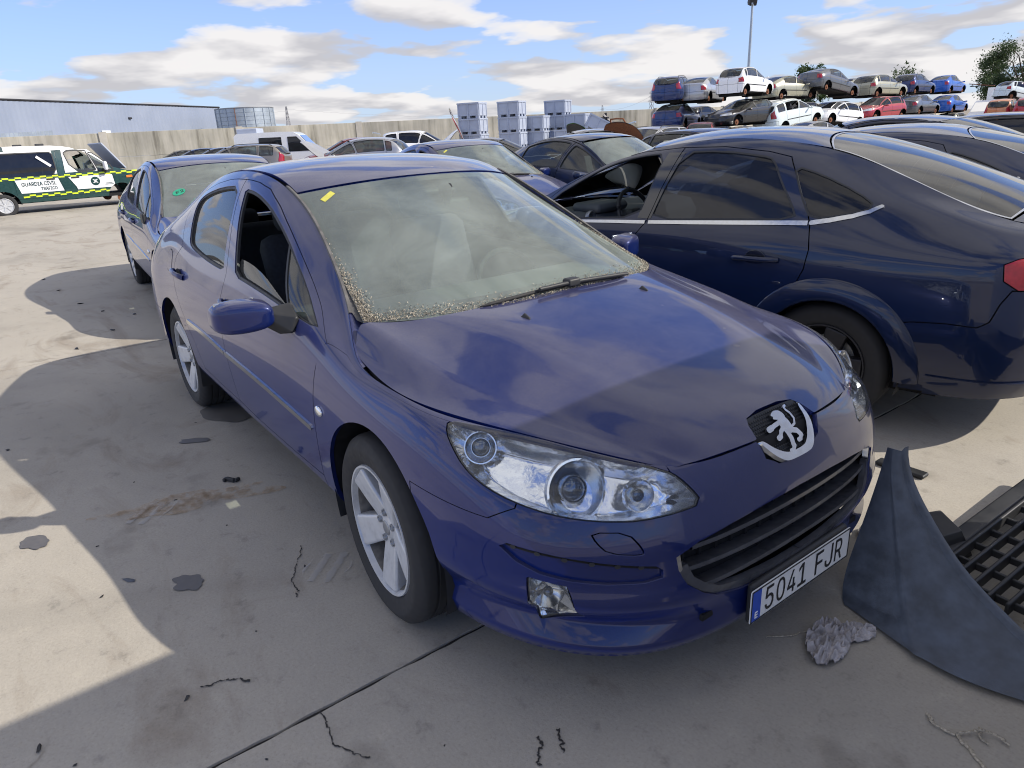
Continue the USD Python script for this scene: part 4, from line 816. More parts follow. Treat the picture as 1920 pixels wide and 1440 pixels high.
def navy_saloon(label, loc, rz, group=None, s=(1, 1, 1)):
    car = thing('navy_saloon', label, 'car', group=group, mat=xf(loc, rz, s=np.array(s))); S = NSIDE
    P2 = lambda pts, sm=1: S.poly(pts, (0, 2), (1, -2, -.2), smooth=sm)
    uvl = lambda pts: S.inv(np.array(pts, float), (0, 2), (1, -2, -.2))
    whole = S.rect(0); half = whole
    DT = [(2.14,.985),(1.864,1.19),(1.492,1.359),(1.257,1.408),(.968,1.43),(.686,1.43),(.416,1.40),(.285,1.371)]
    CS = [(.285,1.371),(.2,1.25),(.123,1.146),(.078,1.04),(.055,.92),(.066,.82),(.10,.74)]
    BS = [(.955,1.43),(1.022,1.20),(1.074,1.018),(1.15,.92),(1.17,.80),(1.13,.60),(1.06,.33)]
    A2 = P2(arch(-.075, .325, .352), 0); A1 = P2(arch(2.80, .325, .36), 0)
    fw = P2([(1.93,1.12),(1.66,1.262),(1.485,1.337),(1.27,1.385),(1.06,1.40),(1.10,1.20),(1.14,1.035),(1.6,1.01),(2.0,.985)])
    rw = P2([(.94,1.405),(.7,1.408),(.44,1.378),(.37,1.36),(.29,1.25),(.20,1.14),(.155,1.065),(.5,1.052),(1.06,1.025),(1.02,1.15)])
    qw = P2([(.245,1.325),(.098,1.285),(-.108,1.20),(-.215,1.135),(-.097,1.098),(.08,1.068),(.14,1.15),(.19,1.23)])
    fd = P2([(2.14,.985),(2.12,.85),(2.10,.70),(2.05,.50),(1.98,.33)][::-1] + DT[:5] + BS + [(1.5, .325)], 0)
    rd = P2(BS[::-1] + DT[5:] + CS[1:] + [(.20, .60), (.34, .42), (.40, .33), (.7, .33)], 0)
    cutp = [(-.40,.60),(-.48,.617),(-.62,.628),(-.742,.625),(-.785,.655),(-.81,.737),(-.843,.80)]
    cu = uvl(cutp); tailp = Polygon([(cu[0, 0], S.v0)] + cu.tolist() + [(S.u1 + .02, cu[-1, 1]), (S.u1 + .02, S.v0)]).buffer(0)
    lamp = Polygon(S.inv(np.array([(-.79,-.86,.905),(-.84,-.84,.935),(-.93,-.74,.95),(-1.05,-.58,.955),(-1.08,-.50,.86),(-1.02,-.68,.80),(-.86,-.86,.80),(-.80,-.87,.84)]))).buffer(0)
    lid = Polygon(S.inv(np.array([(-1.05,-.50,1.04),(-1.06,-.50,.80)])).tolist() + [(S.u1 + .02, cu[-1, 1]), (S.u1 + .02, S.v1)]).buffer(0).difference(lamp)
    hx = uvl([(2.45, .60)])[0, 0]; fu = uvl([(2.14,.985),(2.12,.85),(2.10,.70),(2.05,.50),(1.98,.33)])
    nose = sbox(S.u0 - .02, S.v0, S.inv(np.array([(3.05, -.93, .5)]))[0, 0], S.v1)
    fen = Polygon([(nose.bounds[2], S.v0), (nose.bounds[2], S.v1), (S.inv(np.array([(2.28, -.76, 1.0)]))[0, 0], S.v1)] + fu.tolist() + [(fu[-1, 0], S.v0)]).buffer(0)
    body = whole.difference(unary_union([nose, fen, fd, rd, tailp, lamp, lid, A1, A2, qw]))
    g = .003; sh = lambda p: p.buffer(-g, join_style='mitre')
    fl = dict(du=.05, dv=.04, flange=.014)
    def both(poly, **k):
        t = trim(S, poly, **k); return t, flipy(t)
    for t in both(sh(body), **fl): putn('body_side', t, 'navy_paint', car)
    for t in both(sh(fd.difference(fw)), **fl): putn('front_door', t, 'navy_paint', car)
    rds = [putn('rear_door', t, 'navy_paint', car) for t in both(sh(rd.difference(rw)), **fl)]
    for t in both(sh(fen.difference(A1)), **fl): putn('front_fender', t, 'navy_paint', car)
    t = trim(S, sh(nose.difference(A1)).intersection(half), seam=True, **fl); putn('front_bumper', join(t, flipy(t)), 'navy_paint', car)
    t = trim(S, sh(tailp.difference(A2)).intersection(half), seam=True, **fl); rbp = putn('rear_bumper', join(t, flipy(t)), 'navy_paint', car)
    lw = trim(S, sbox(S.inv(np.array([(-.56, -.9, .3)]))[0, 0], S.v0, S.u1, S.inv(np.array([(-.75, -.9, .362)]))[0, 1]), du=.05, dv=.04, off=.012, flange=.02); putn('bumper_skirt', join(lw, flipy(lw)), 'navy_paint', rbp)
    t = trim(S, sh(lid).intersection(half), seam=True, **fl); t2 = trim(NBOOT, NBOOT.rect(.003), **fl); putn('boot_lid', join(t, flipy(t), t2), 'navy_paint', car)
    for t in both(lamp.buffer(-.002), **fl): putn('tail_lamp', t, 'tail_red', car)
    putn('bonnet', trim(NHOOD, NHOOD.rect(.004), **fl), 'navy_paint', car); putn('roof', trim(NROOF, NROOF.rect(.003), **fl), 'navy_paint', car)
    putn('windscreen', trim(NSCREEN, NSCREEN.rect(.002), du=.06, dv=.06), 'side_glass', car)
    rs = putn('rear_screen', trim(NRSCREEN, NRSCREEN.rect(.002), du=.04, dv=.04, flange=.01), 'rear_glass', car)
    ring = NRSCREEN.rect(.0).difference(NRSCREEN.rect(.012)); putn('screen_trim', trim(NRSCREEN, ring, du=.05, dv=.02, off=.002), 'chrome_dull', rs)
    for k in range(11):
        v = NRSCREEN.v0 + (NRSCREEN.v1 - NRSCREEN.v0)*(.10 + .07*k); putn('heater_wire', trim(NRSCREEN, sbox(NRSCREEN.u0 + .06, v, NRSCREEN.u1 - .06, v + .0016), du=.1, dv=.1, off=-.003), 'wire_tan', rs)
    # raised wheel-arch lip
    aa = np.linspace(-.30, PI + .05, 60)
    def ring_(r, off):
        uv = uvl([( -.075 + r*math.cos(a), .325 + r*math.sin(a)) for a in aa]); return S(uv) + S.normal(uv)*off
    lipm = sheet(np.stack([ring_(.352, -.03), ring_(.350, .022), ring_(.356, .030), ring_(.40, .030), ring_(.452, .012), ring_(.462, .001)]))
    for sgn in (-1, 1): put('arch_lip', lipm if sgn < 0 else mirror(lipm), 'navy_paint', car, smooth=35)
    for q in both(fw.buffer(.003), du=.06, dv=.05, off=-.014):
        pass
    for q in both(rw.buffer(.004), du=.06, dv=.05, off=-.006): putn('rear_side_window', q, 'dark_glass', car)
    for q in both(qw.buffer(.001), du=.06, dv=.05, off=-.004): putn('quarter_window', q, 'dark_glass', car)
    for wn in (fw, rw, qw):
        for q in both(wn.buffer(.005).difference(wn.buffer(-.004)), du=.05, dv=.02, off=.001, flange=.006): putn('window_seal', q, 'black_plastic', car)
    applique = P2([(.93,1.403),(1.05,1.402),(1.10,1.25),(1.145,1.03),(1.05,1.03),(1.0,1.2)], 0)
    for q in both(applique.difference(fw.buffer(.003)).difference(LineString(uvl(BS[:3])).buffer(.0025)), du=.05, dv=.04, off=.002): putn('pillar_cover', q, 'gloss_black', car)
    for a, b in (((2.02, .975), (1.085, 1.008)), ((1.06, 1.009), (.09, 1.050))):
        xs = np.linspace(a[0], b[0], 16); z = np.linspace(a[1], b[1], 16)
        for q in both(LineString(uvl(np.stack([xs, z], 1))).buffer(.011, cap_style='flat'), du=.06, dv=.01, off=.005, flange=.006): putn('bright_strip', q, 'chrome', car)
    for q in both(LineString(uvl([(.072, 1.052), (-.02, 1.068), (-.12, 1.09), (-.19, 1.112), (-.235, 1.137)])).buffer(.011, cap_style='round'), du=.03, dv=.01, off=.005, flange=.006): putn('bright_strip', q, 'chrome', car)
    for cx, cz in ((.335, .852), (1.40, .842)):
        uv = S.inv(np.array([(cx, cz)]), (0, 2), (1, -2, -.2))[0]; p = S(uv)[0]; n = S.normal(uv)[0]
        for sgn in (-1, 1):
            pts = np.array([p + [.125, 0, -.002] + n*.006, p + [.11, 0, -.001] + n*.026, p + [.04, 0, 0] + n*.038, p + [-.04, 0, 0] + n*.038, p + [-.105, 0, .003] + n*.026, p + [-.125, 0, .003] + n*.004])
            t_ = np.linspace(0, 1, 24); pp = np.stack([np.interp(t_*5, range(6), pts[:, k]) for k in range(3)], 1); hm = tube(pp, .0145, 10)
            cup = trimesh.creation.icosphere(3, 1.0); cup.apply_transform(xf(s=[.062, .003, .050])); cup.apply_translation(p + n*.001)
            h_ = put('door_handle', hm if sgn < 0 else mirror(hm), 'navy_paint', car, smooth=60); put('handle_recess', cup if sgn < 0 else mirror(cup), 'gloss_black', h_, smooth=True)
    shell = whole.difference(unary_union([fw.buffer(.02), rw.buffer(.02), qw.buffer(.01), A1.buffer(.004), A2.buffer(.004)]))
    t = trim(S, shell, du=.08, dv=.06, off=-.016); putn('inner_shell', join(t, flipy(t), trim(NHOOD, NHOOD.rect(), du=.1, dv=.1, off=-.02), trim(NROOF, NROOF.rect(-.02), du=.1, dv=.1, off=-.03)), 'blackout', car)
    put('underbody', cat(bx((1.35, 0, .25), (3.9, 1.6, .06)), bx((3.1, 0, .48), (.8, 1.0, .46)), bx((-.55, 0, .6), (.6, 1.1, .6))), 'blackout', car)
    for cx in (-.075, 2.80):
        for sgn in (-1, 1):
            tt = np.linspace(-.3, PI + .3, 30); P = np.stack([np.stack([cx + .375*np.cos(tt), np.full(30, sgn*y), .33 + .375*np.sin(tt)], -1) for y in (.915, .55)])
            cap_ = trimesh.Trimesh(np.vstack([np.stack([cx + .375*np.cos(tt), np.full(30, sgn*.56), .33 + .375*np.sin(tt)], -1), [[cx, sgn*.56, .33]]]), [[k, k + 1, 30] for k in range(29)], process=False)
            put('arch_liner', cat(sheet(P), cap_), 'black_plastic', car, smooth=60)
            wheel_parts(car, (cx + .01, sgn*.80, .318), sgn, R=.33, rim=.222, kind='dark_metal', spokes=5)
    for sy in (-1, 1): seat(car, (1.05, sy*.37, .55))
    put('rear_seat', cat(rbox((.15, 0, .5), (.5, 1.25, .18), .06), (lambda b: b.apply_transform(xf((-.10, 0, .52), 0, -.38)))(rbox((0, 0, .32), (.16, 1.25, .66), .06))), 'seat_cloth', car, smooth=50)
    dash = sheet(np.stack([np.array([(x, y, z) for y in np.linspace(-.74, .74, 14)]) for x, z in ((2.3, .98), (2.1, 1.0), (1.85, 1.01), (1.70, .99), (1.64, .90), (1.70, .62))]))
    put('dashboard', dash, 'interior_grey', car, smooth=50); put('instrument_hood', rbox((1.80, .37, 1.03), (.26, .36, .07), .03), 'interior_grey', car, smooth=50)
    v_ = lathe([(0, .0), (0, .045), (.02, .05), (.03, .045)], 24); v_.apply_transform(xf((1.68, .66, .985), PI/2)); put('air_vent', v_, 'steel', car, smooth=40)
    steering_wheel(car, (1.46, .40, .975), .42, .19)
    c0 = np.array([1.45, 0, 1.37]); put('inside_mirror', cat(rbox(c0 + [-.05, .04, -.04], (.05, .25, .075), .02), tube([c0 + [.03, 0, .05], c0], .016)), 'black_plastic', car, smooth=40)
    for sgn in (-1, 1):
        m = manifold3d.Manifold.batch_hull([manifold3d.Manifold.sphere(r, 20).translate([x, sgn*y, z]) for x, y, z, r in ((1.86, .98, 1.04, .05), (1.86, 1.13, 1.045, .055), (1.90, .97, 1.02, .04), (1.90, 1.12, 1.03, .04), (1.88, .87, 1.0, .02))]); put('wing_mirror', m, 'navy_paint', car, smooth=60)
    return car
plain('chrome_dull', (.55, .56, .58), .3, .9)
plain('wire_tan', (.20, .14, .08), .6)
plain('gloss_black', (.006, .007, .010), .12, coat=1.0)

# ------------------------------------------------------------------ the many small cars
_geo = {}
def yard_geo(style, k, fine):
    """parts of a car as [(name, parent index or None, (v, f, n), slot)]; cached"""
    key = (style, tuple(k), fine)
    if key in _geo: return _geo[key]
    k = np.array(k); N = STYLE[style]*k; du = .06 if fine else .12
    S = Band(N.transpose(1, 0, 2)*[1, -1, 1], wrap=True, soft=1, vs=rises(N.transpose(1, 0, 2), 9, 15)); S.flip = -1.0; out = []
    us, vs = S.us, S.vs; whole = S.rect(0); E = N[:, 10]
    def both(p, **kw):
        t = trim(S, p, du=du, dv=du*.75, **kw); return join(t, flipy(t))
    def each(nm, p, slot, par=None, **kw):
        t = trim(S, p, du=du, dv=du*.75, **kw); out.append((nm, par, t, slot)); out.append((nm, par, flipy(t), slot)); return len(out) - 2
    vb, vt = vs[8] + .018, vs[10] - .075
    A = [S.poly(np.array(arch(cx, .33, r, 24))*[k[0], 1], (0, 2), (1, -2, -.2)) for cx, r in ((.015, .385), (-2.725, .375))]
    uB = (us[10] + us[11])/2 + .05; uF = us[8] + .10; uR = us[13] + (.10 if style != 'wagon' else .05)
    wins = [sbox(uF, vb, uB - .04, vt).buffer(-.035).buffer(.035), sbox(uB + .04, vb, uR, vt).buffer(-.035).buffer(.035)]
    if style == 'wagon': wins.append(sbox(uR + .12, vb, us[15] - .08, vt).buffer(-.035).buffer(.035))
    elif style == 'hatch': wins.append(sbox(uR + .08, vb, us[14] + .04, vt - .02).buffer(-.035).buffer(.035))
    fd = sbox(us[8] - .06, vs[1], uB, vs[10] - .035); rd = sbox(uB, vs[1], uR + .06, vs[10] - .035).difference(A[1].buffer(.02))
    head = sbox(us[2] - .02, vs[7] + .01, us[5] - .05, vs[10] - .05).buffer(-.02).buffer(.02)
    lampv = (vs[6], vs[8] + .02) if style != 'wagon' else (vs[6] + .05, vs[9] + .12)
    tail = sbox(us[16] - .10, lampv[0], us[17] - .14, lampv[1]).buffer(-.02).buffer(.02)
    fb = sbox(S.u0, S.v0, us[5] + .02, vs[6]).difference(A[0]); rb = sbox(us[15] + .05, S.v0, S.u1, vs[5] + .03).difference(A[1])
    gr = sbox(S.u0, vs[3], us[2] - .04, vs[5]).union(sbox(S.u0, vs[7], us[1] + .1, vs[8] + .02))
    g = .006; sh = lambda p: p.buffer(-g, join_style='mitre')
    rest = whole.difference(unary_union([*A, fd, rd, head, tail, fb, rb, *wins[2:]]))
    out.append(('body', None, both(sh(rest)), 'paint'))
    each('front_door', sh(fd.difference(wins[0])), 'paint'); each('rear_door', sh(rd.difference(wins[1])), 'paint')
    out.append(('front_bumper', None, both(fb.buffer(-g).difference(gr)), 'paint')); out.append(('rear_bumper', None, both(rb.buffer(-g)), 'bumper'))
    out.append(('grille', None, both(gr, off=-.02), 'black_plastic'))
    each('headlight', head.buffer(-.004), 'lamp'); each('tail_lamp', tail.buffer(-.004), 'tail_red')
    for nm, w in zip(('front_window', 'rear_side_window', 'quarter_window'), wins): each(nm, w.buffer(.004), 'glass', off=-.012)
    ring = unary_union([w.buffer(.012).difference(w.buffer(-.005)) for w in wins]); out.append(('window_seals', None, both(ring, off=.002), 'black_plastic'))
    lw = LineString([(us[8] + .02, vs[5]), (uR, vs[5])]).buffer(.022); out.append(('rubbing_strips', None, both(lw.difference(LineString([(uB, 0), (uB, 9)]).buffer(.01)), off=.008), 'black_plastic'))
    # top
    HN = Band(creased(HOODROWS)*k, sym=True)
    out.append(('bonnet', None, trim(HN, HN.rect(.004), du=du, dv=du), 'paint'))
    SN = Band(np.array([row((-.045, .985), (-.30, .725, .960), 2.2, px=3.5), row((-.36, 1.135), (-.60, .668, 1.092), 2.2, px=2.6), row((-.66, 1.27), (-.89, .62, 1.224), 2.2, px=2.4), row((-.955, 1.405), (-1.165, .573, 1.357), 2.2, px=2.2)])*k, sym=True)
    out.append(('windscreen', None, trim(SN, SN.rect(.0), du=du, dv=du), 'screen'))
    def strip(cols, crown, bow):
        R = []
        for i, c in enumerate(cols):
            e = S((c, S.v1))[0]*[1, -1, 1]; t = i/(len(cols) - 1); R.append(row((e[0] + bow[0] + (bow[1] - bow[0])*t, e[2] + crown[0] + (crown[1] - crown[0])*t), (e[0], e[1] - .004, e[2] + .001), 2.3))
        return Band(np.array(R), sym=True)
    rtop = {'sedan': 13, 'hatch': 14, 'wagon': 15}[style]; rbot = {'sedan': 15.4, 'hatch': 16.2, 'wagon': 16.4}[style]
    ui = lambda c: np.interp(c, range(len(us)), us)
    RF = strip(np.linspace(ui(10.55), ui(rtop), 8), (.045*k[2], .03*k[2]), (.20*k[0], -.16*k[0] if style == 'sedan' else -.06)); out.append(('roof', None, trim(RF, RF.rect(.004), du=du, dv=du), 'paint'))
    RS = strip(np.linspace(ui(rtop) + .01, ui(rbot), 6), (.03*k[2], .0), (-.16*k[0] if style == 'sedan' else -.06, -.10)); out.append(('rear_screen', None, trim(RS, RS.rect(.004), du=du, dv=du), 'rear'))
    n_ = max(2, 6); BT = strip(np.linspace(ui(rbot) + .01, us[17] - .05, n_), (.0, .01), (-.10, -.03)); out.append(('boot_lid', None, trim(BT, BT.rect(.003), du=du, dv=du), 'paint'))
    shell = whole.difference(unary_union([*[w.buffer(.02) for w in wins], *[a.buffer(.004) for a in A]])); t = trim(S, shell, du=du*1.6, dv=du*1.2, off=-.022)
    out.append(('inner_shell', None, join(t, flipy(t)), 'blackout'))
    V, F = [], []
    b = cat(bx((-1.4*k[0], 0, .30*k[2]), (3.6*k[0], 1.5*k[1], .10)), bx((.25*k[0], 0, .52*k[2]), (.9*k[0], 1.25*k[1], .38*k[2])), bx((-.28*k[0], 0, .6*k[2]), (.04, 1.5*k[1], .6*k[2])), bx((-2.9*k[0], 0, .55*k[2]), (.7*k[0], 1.2*k[1], .5*k[2])),
            *[bx((cx*k[0], 0, .36), (.62, 1.28*k[1], .46)) for cx in (.015, -2.725)])
    if style == 'hatch': pass
    out.append(('underbody', None, b, 'blackout'))
    seats = []
    for sx, sy in ((-1.35, .37), (-1.35, -.37)): seats += [bx((sx*k[0], sy*k[1], .5*k[2]), (.48, .46, .16)), bx((0, 0, 0), (.14, .46, .62), xf(((sx - .3)*k[0], sy*k[1], .84*k[2]), 0, -.3)), bx((0, 0, 0), (.09, .24, .17), xf(((sx - .42)*k[0], sy*k[1], 1.22*k[2]), 0, -.3))]
    seats.append(bx((0, 0, 0), (.16, 1.25*k[1], .6), xf((-2.4*k[0], 0, .80*k[2]), 0, -.35)))
    out.append(('seats', None, cat(seats), 'seat_cloth')); out.append(('dashboard', None, bx((-.62*k[0], 0, .84*k[2]), (.5*k[0], 1.4*k[1], .20)), 'interior_grey'))
    for sgn in (-1, 1):
        m = manifold3d.Manifold.batch_hull([manifold3d.Manifold.sphere(r, 10).translate([x*k[0], sgn*y*k[1], z*k[2]]) for x, y, z, r in ((-.70, .97, .93, .04), (-.70, 1.10, .94, .055), (-.66, 1.08, .935, .04), (-.66, .86, .93, .02))]).to_mesh(); out.append(('wing_mirror', None, trimesh.Trimesh(m.vert_properties[:, :3], m.tri_verts), 'mirror'))
    _geo[key] = (S, out, A); return _geo[key]

def small_wheel(par, c, out, kind):
    h = .10; T = xf(c) @ (np.eye(4) if out < 0 else xf((0, 0, 0), PI))
    if kind == 'hub':
        d = lathe([(-.06, 0), (-.06, .045), (-.02, .055), (-.02, .135), (.01, .135), (.01, .05), (.30, .05)], 20); d.apply_transform(T); put('brake_disc', d, 'rust', par, smooth=40); return
    t = lathe([(-h + .01, .205), (-h, .22), (-h - .004, .27), (-h + .01, .305), (-h + .03, .315), (h, .315), (h, .2)], 28); t.apply_transform(T)
    w = lathe([(-h + .02, 0), (-h + .02, .05), (-h + .035, .06), (-h + .03, .18), (-h + .005, .20), (-h + .01, .208)], 28); w.apply_transform(T)
    o = put('wheel', w, 'alloy' if kind == 'alloy' else 'dark_metal', par, smooth=40); put('tyre', t, 'rubber', o, smooth=40)
    for j in range(7):
        b = bx((.12, -h + .024, 0), (.13, .014, .030)); b.apply_transform(trimesh.transformations.rotation_matrix(2*PI*j/7, [0, 1, 0])); b.apply_transform(T); put('spoke', b, 'alloy' if kind == 'alloy' else 'steel', o)

def yard_car(name, label, style, paint_, loc, rz, k=(1, 1, 1), group=None, pitch=0.0, roll=0.0, wheels='hub', glass='far_glass', bonnet=0.0, boot=0.0, fine=False, skip=(), rails=False, bumper=None, under=None, cat='car'):
    S, out, A = yard_geo(style, k, fine); k = np.array(k, float)
    o = thing(name, label, cat, group=group, mat=xf(loc, math.radians(rz), pitch, roll))
    slots = {'paint': paint_, 'glass': glass, 'screen': 'screen_glass' if fine else glass, 'rear': 'rear_glass' if not fine else 'rear_glass', 'lamp': 'lamp_solid', 'bumper': bumper or paint_, 'mirror': paint_}
    for nm, par, t, slot in out:
        if nm in skip: continue
        m = slots.get(slot, slot)
        if not isinstance(t, tuple): put(nm, t, m, o, smooth=40); continue
        if nm == 'bonnet' and bonnet or nm in ('boot_lid', 'rear_screen') and boot:
            hinge = np.array([-.15, 0, .97])*k if nm == 'bonnet' else np.array([E_top(S, style), 0, 1.43*k[2]])
            ang = -bonnet if nm == 'bonnet' else boot
            R = xf(hinge, 0, ang) @ xf(-hinge); v = t[0] @ R[:3, :3].T + R[:3, 3]; n = t[2] @ R[:3, :3].T
            putn(nm, (v, t[1], n), m, o)
            if nm == 'bonnet':
                putn('bonnet_lining', (v - n*.025, t[1][:, ::-1], -n), under or 'black_plastic', o)
                if under:
                    pts = np.array([(.80, -.30, .80), (.98, -.26, .80), (1.0, 0, .80), (.98, .26, .80), (.80, .30, .80)])*k; put('bonnet_frame', tube(pts @ R[:3, :3].T + R[:3, 3], .03, 6), under, o, smooth=60)
                eng = globals()['cat']([rbox((x*k[0], y*k[1], z*k[2]), s, .02, 6) for x, y, z, s in ((.35, .1, .72, (.5, .5, .2)), (.3, -.45, .72, (.3, .3, .22)), (.25, .55, .70, (.25, .2, .2)), (.62, .0, .66, (.12, 1.0, .14)), (.0, .0, .80, (.2, 1.1, .1)))])
                put('engine', eng, 'dark_metal', o)
            continue
        putn(nm, t, m, o)
    for cx in (.015, -2.725):
        for sgn in (-1, 1):
            kind = wheels if isinstance(wheels, str) else wheels[0 if cx > -1 else 1]
            if kind != 'none': small_wheel(o, (cx*k[0], sgn*.78*k[1], .318), sgn, kind)
    if rails:
        for sgn in (-1, 1):
            e = S(np.stack([np.linspace(S.us[11], S.us[15] - .15, 14), np.full(14, S.v1)], 1))*[1, -sgn, 1]; e = e + [0, -sgn*.05, .05]; e[0, 2] -= .05; e[-1, 2] -= .05; put('roof_rail', tube(e, .016, 6), 'black_plastic', o, smooth=60)
    return o
def E_top(S, style):
    c = {'sedan': 13, 'hatch': 14, 'wagon': 15}[style]; return S((S.us[c], S.v1))[0][0] - .05
plain('lamp_solid', (.62, .65, .68), .12, .5, vary=.2, coat=1.0, scale=30.0)

# ------------------------------------------------------------------ ground: concrete slabs
def ground_mat(name, base, bump=.35):
    mat(name, {'g': ('geometry', {}),
        'n1': ('noise_texture', {'scale': .45, 'detail': 6.0, 'roughness': .6, 'distortion': .6}), 'r1': ('rgb_ramp', {'ramp': [(.30, tuple(c*.72 for c in base)), (.48, tuple(c*.95 for c in base)), (.62, base), (.78, tuple(c*1.14 for c in base))]}),
        'mp': ('mapping', {'scale': (.55, 1.5, 1.0), 'rotation': (0, 0, .15)}), 'n2': ('noise_texture', {'scale': 1.3, 'detail': 7.0, 'roughness': .65, 'distortion': 1.2}), 'r2': ('rgb_ramp', {'ramp': [(.55, (0, 0, 0)), (.72, (.55, .55, .55)), (.85, (.8, .8, .8))]}),
        'mx': ('mix', {'color2': (.20, .155, .11)}),
        'n3': ('noise_texture', {'scale': 9.0, 'detail': 8.0, 'roughness': .7}), 'r3': ('rgb_ramp', {'ramp': [(.26, (.5, .5, .5)), (.42, (.95, .95, .95)), (.6, (1, 1, 1)), (.75, (1.15, 1.15, 1.12))]}), 'm3': ('mix', {'mix_type': 'multiply', 'fac': .8}),
        'n4': ('noise_texture', {'scale': 95.0, 'detail': 6.0, 'roughness': .8}), 'r4': ('rgb_ramp', {'ramp': [(.28, (.55, .55, .55)), (.44, (.93, .93, .93)), (.58, (1.02, 1.02, 1.02)), (.72, (1.25, 1.25, 1.22))]}), 'm4': ('mix', {'mix_type': 'multiply', 'fac': .75}),
        'n5': ('noise_texture', {'scale': 2.1, 'detail': 4.0, 'roughness': .6}), 'r5': ('rgb_ramp', {'ramp': [(.60, (1, 1, 1)), (.70, (.62, .61, .60)), (.8, (.5, .5, .5))]}), 'm5': ('mix', {'mix_type': 'multiply', 'fac': .65}),
        'v': ('voronoi_texture', {'feature': 'distance_to_edge', 'scale': .55}), 'vm': ('mix', {'fac': .30}), 'vn': ('noise_texture', {'scale': 2.2, 'detail': 5.0}), 'vr': ('rgb_ramp', {'ramp': [(0, (.45, .43, .40)), (.003, (.85, .85, .85)), (.007, (1, 1, 1))]}), 'vk': ('rgb_ramp', {'ramp': [(.56, (0, 0, 0)), (.66, (.7, .7, .7))]}), 'mv': ('mix', {'mix_type': 'multiply'}),
        'bmp': ('bump', {'strength': bump, 'distance': .004}), 'bs': ('math', {'math_type': 'add'}),
        'rr': ('map_range', {'from_min': .3, 'from_max': .7, 'to_min': .72, 'to_max': .95, 'clamp': True}),
        'p': ('principled_bsdf', {'specular_ior_level': .35})},
       [('g.position', k + '.vector') for k in ('n1', 'n3', 'n4', 'n5', 'mp', 'vn')] + [('mp.vector', 'n2.vector'), ('n1.fac', 'r1.fac'), ('n2.fac', 'r2.fac'), ('r1.color', 'mx.color1'), ('r2.color', 'mx.fac'), ('n3.fac', 'r3.fac'), ('mx.color', 'm3.color1'), ('r3.color', 'm3.color2'),
        ('n4.fac', 'r4.fac'), ('m3.color', 'm4.color1'), ('r4.color', 'm4.color2'), ('n5.fac', 'r5.fac'), ('m4.color', 'm5.color1'), ('r5.color', 'm5.color2'),
        ('g.position', 'vm.color1'), ('vn.color', 'vm.color2'), ('vm.color', 'v.vector'), ('v.distance', 'vr.fac'), ('n1.fac', 'vk.fac'), ('m5.color', 'mv.color1'), ('vr.color', 'mv.color2'), ('vk.color', 'mv.fac'), ('mv.color', 'p.base_color'),
        ('n4.fac', 'bs.value1'), ('n3.fac', 'bs.value2'), ('bs.value', 'bmp.height'), ('bmp.normal', 'p.normal'), ('n3.fac', 'rr.value'), ('rr.result', 'p.roughness')])
ground_mat('concrete', (.42, .385, .325)); ground_mat('earth', (.30, .265, .21), .5)
plain('joint_dirt', (.035, .032, .030), .95, vary=.5, scale=60.0, bump=.5)
big = 1500.0
tag(put('ground', sheet(np.array([[(-big, -big, -.10), (big, -big, -.10)], [(-big, big, -.10), (big, big, -.10)]], float)), 'earth'), kind='structure')
base = put('yard_pavement', bx((-15, 25, -.049), (90, 130, .08)), 'joint_dirt'); tag(base, kind='structure')
rng = np.random.default_rng(11)
def ragged(a, b, amp, n=160):
    t = np.linspace(0, 1, n); w = np.convolve(rng.normal(0, 1, n + 20), np.hanning(7)/3.5, 'same')[10:-10]*amp + np.convolve(rng.normal(0, 1, n + 60), np.hanning(31)/8, 'same')[30:-30]*amp*1.5
    d = np.array(b) - a; nrm = np.array([-d[1], d[0]])/np.linalg.norm(d); w[0] = w[-1] = 0
    return np.array(a) + t[:, None]*d + w[:, None]*nrm
xj = [28, 20, 14, 9.6, 5.2, .28, -4.64, -10.2, -15.0, -19.8, -24.6, -30, -36, -42, -48, -55]
yj = [-38, -22, -7.5, 7.9, 22, 36, 52, 68, 86]
for i in range(len(xj) - 1):
    for j in range(len(yj) - 1):
        x1, x0, y0, y1 = xj[i], xj[i + 1], yj[j], yj[j + 1]; near = -5 < x0 < 6 and j in (1, 2, 3)
        g = .0085 if near else .008; n = 700 if near else 6
        if near:
            e1 = ragged((x1 - g, y0 + g), (x1 - g, y1 - g), .0045, n); e0 = ragged((x0 + g, y0 + g), (x0 + g, y1 - g), .0045, n)
            ring = np.vstack([e0, e1[::-1]])
        else: ring = np.array([(x0 + g, y0 + g), (x0 + g, y1 - g), (x1 - g, y1 - g), (x1 - g, y0 + g)])
        pg = Polygon(ring).buffer(0); pg = max(polys(pg), key=lambda q: q.area)
        put('concrete_slab', extr(pg, .03, xf((0, 0, -.03))), 'concrete', base, smooth=False)

# marks lying on it: oil, damp, grit, cracks
def blot(name, label, c, rx, ry, rot, material, z=.004, rough=.18, n=60, cat='stain', group=None, parent=None):
    a = np.linspace(0, 2*PI, n, endpoint=False); r = 1 + rough*np.convolve(np.tile(rng.normal(0, 1, n), 3), np.hanning(9)/3, 'same')[n:2*n]
    p = Polygon(np.stack([rx*r*np.cos(a), ry*r*np.sin(a)], 1)).buffer(0); p = max(polys(p), key=lambda q: q.area)
    m = trimesh.creation.triangulate_polygon(p); v = np.c_[m[0], np.zeros(len(m[0]))] @ xf((0, 0, 0), rot)[:3, :3].T + [c[0], c[1], z]
    f = np.array(m[1]); 
    if np.cross(v[f[0, 1]] - v[f[0, 0]], v[f[0, 2]] - v[f[0, 0]])[2] < 0: f = f[:, ::-1]
    o = put(name, (v, f), material, None, smooth=False); tag(o, label, cat, group); return o
plain('oil', (.105, .100, .098), .55, vary=.22, scale=40.0, bump=.2, bscale=200.0)
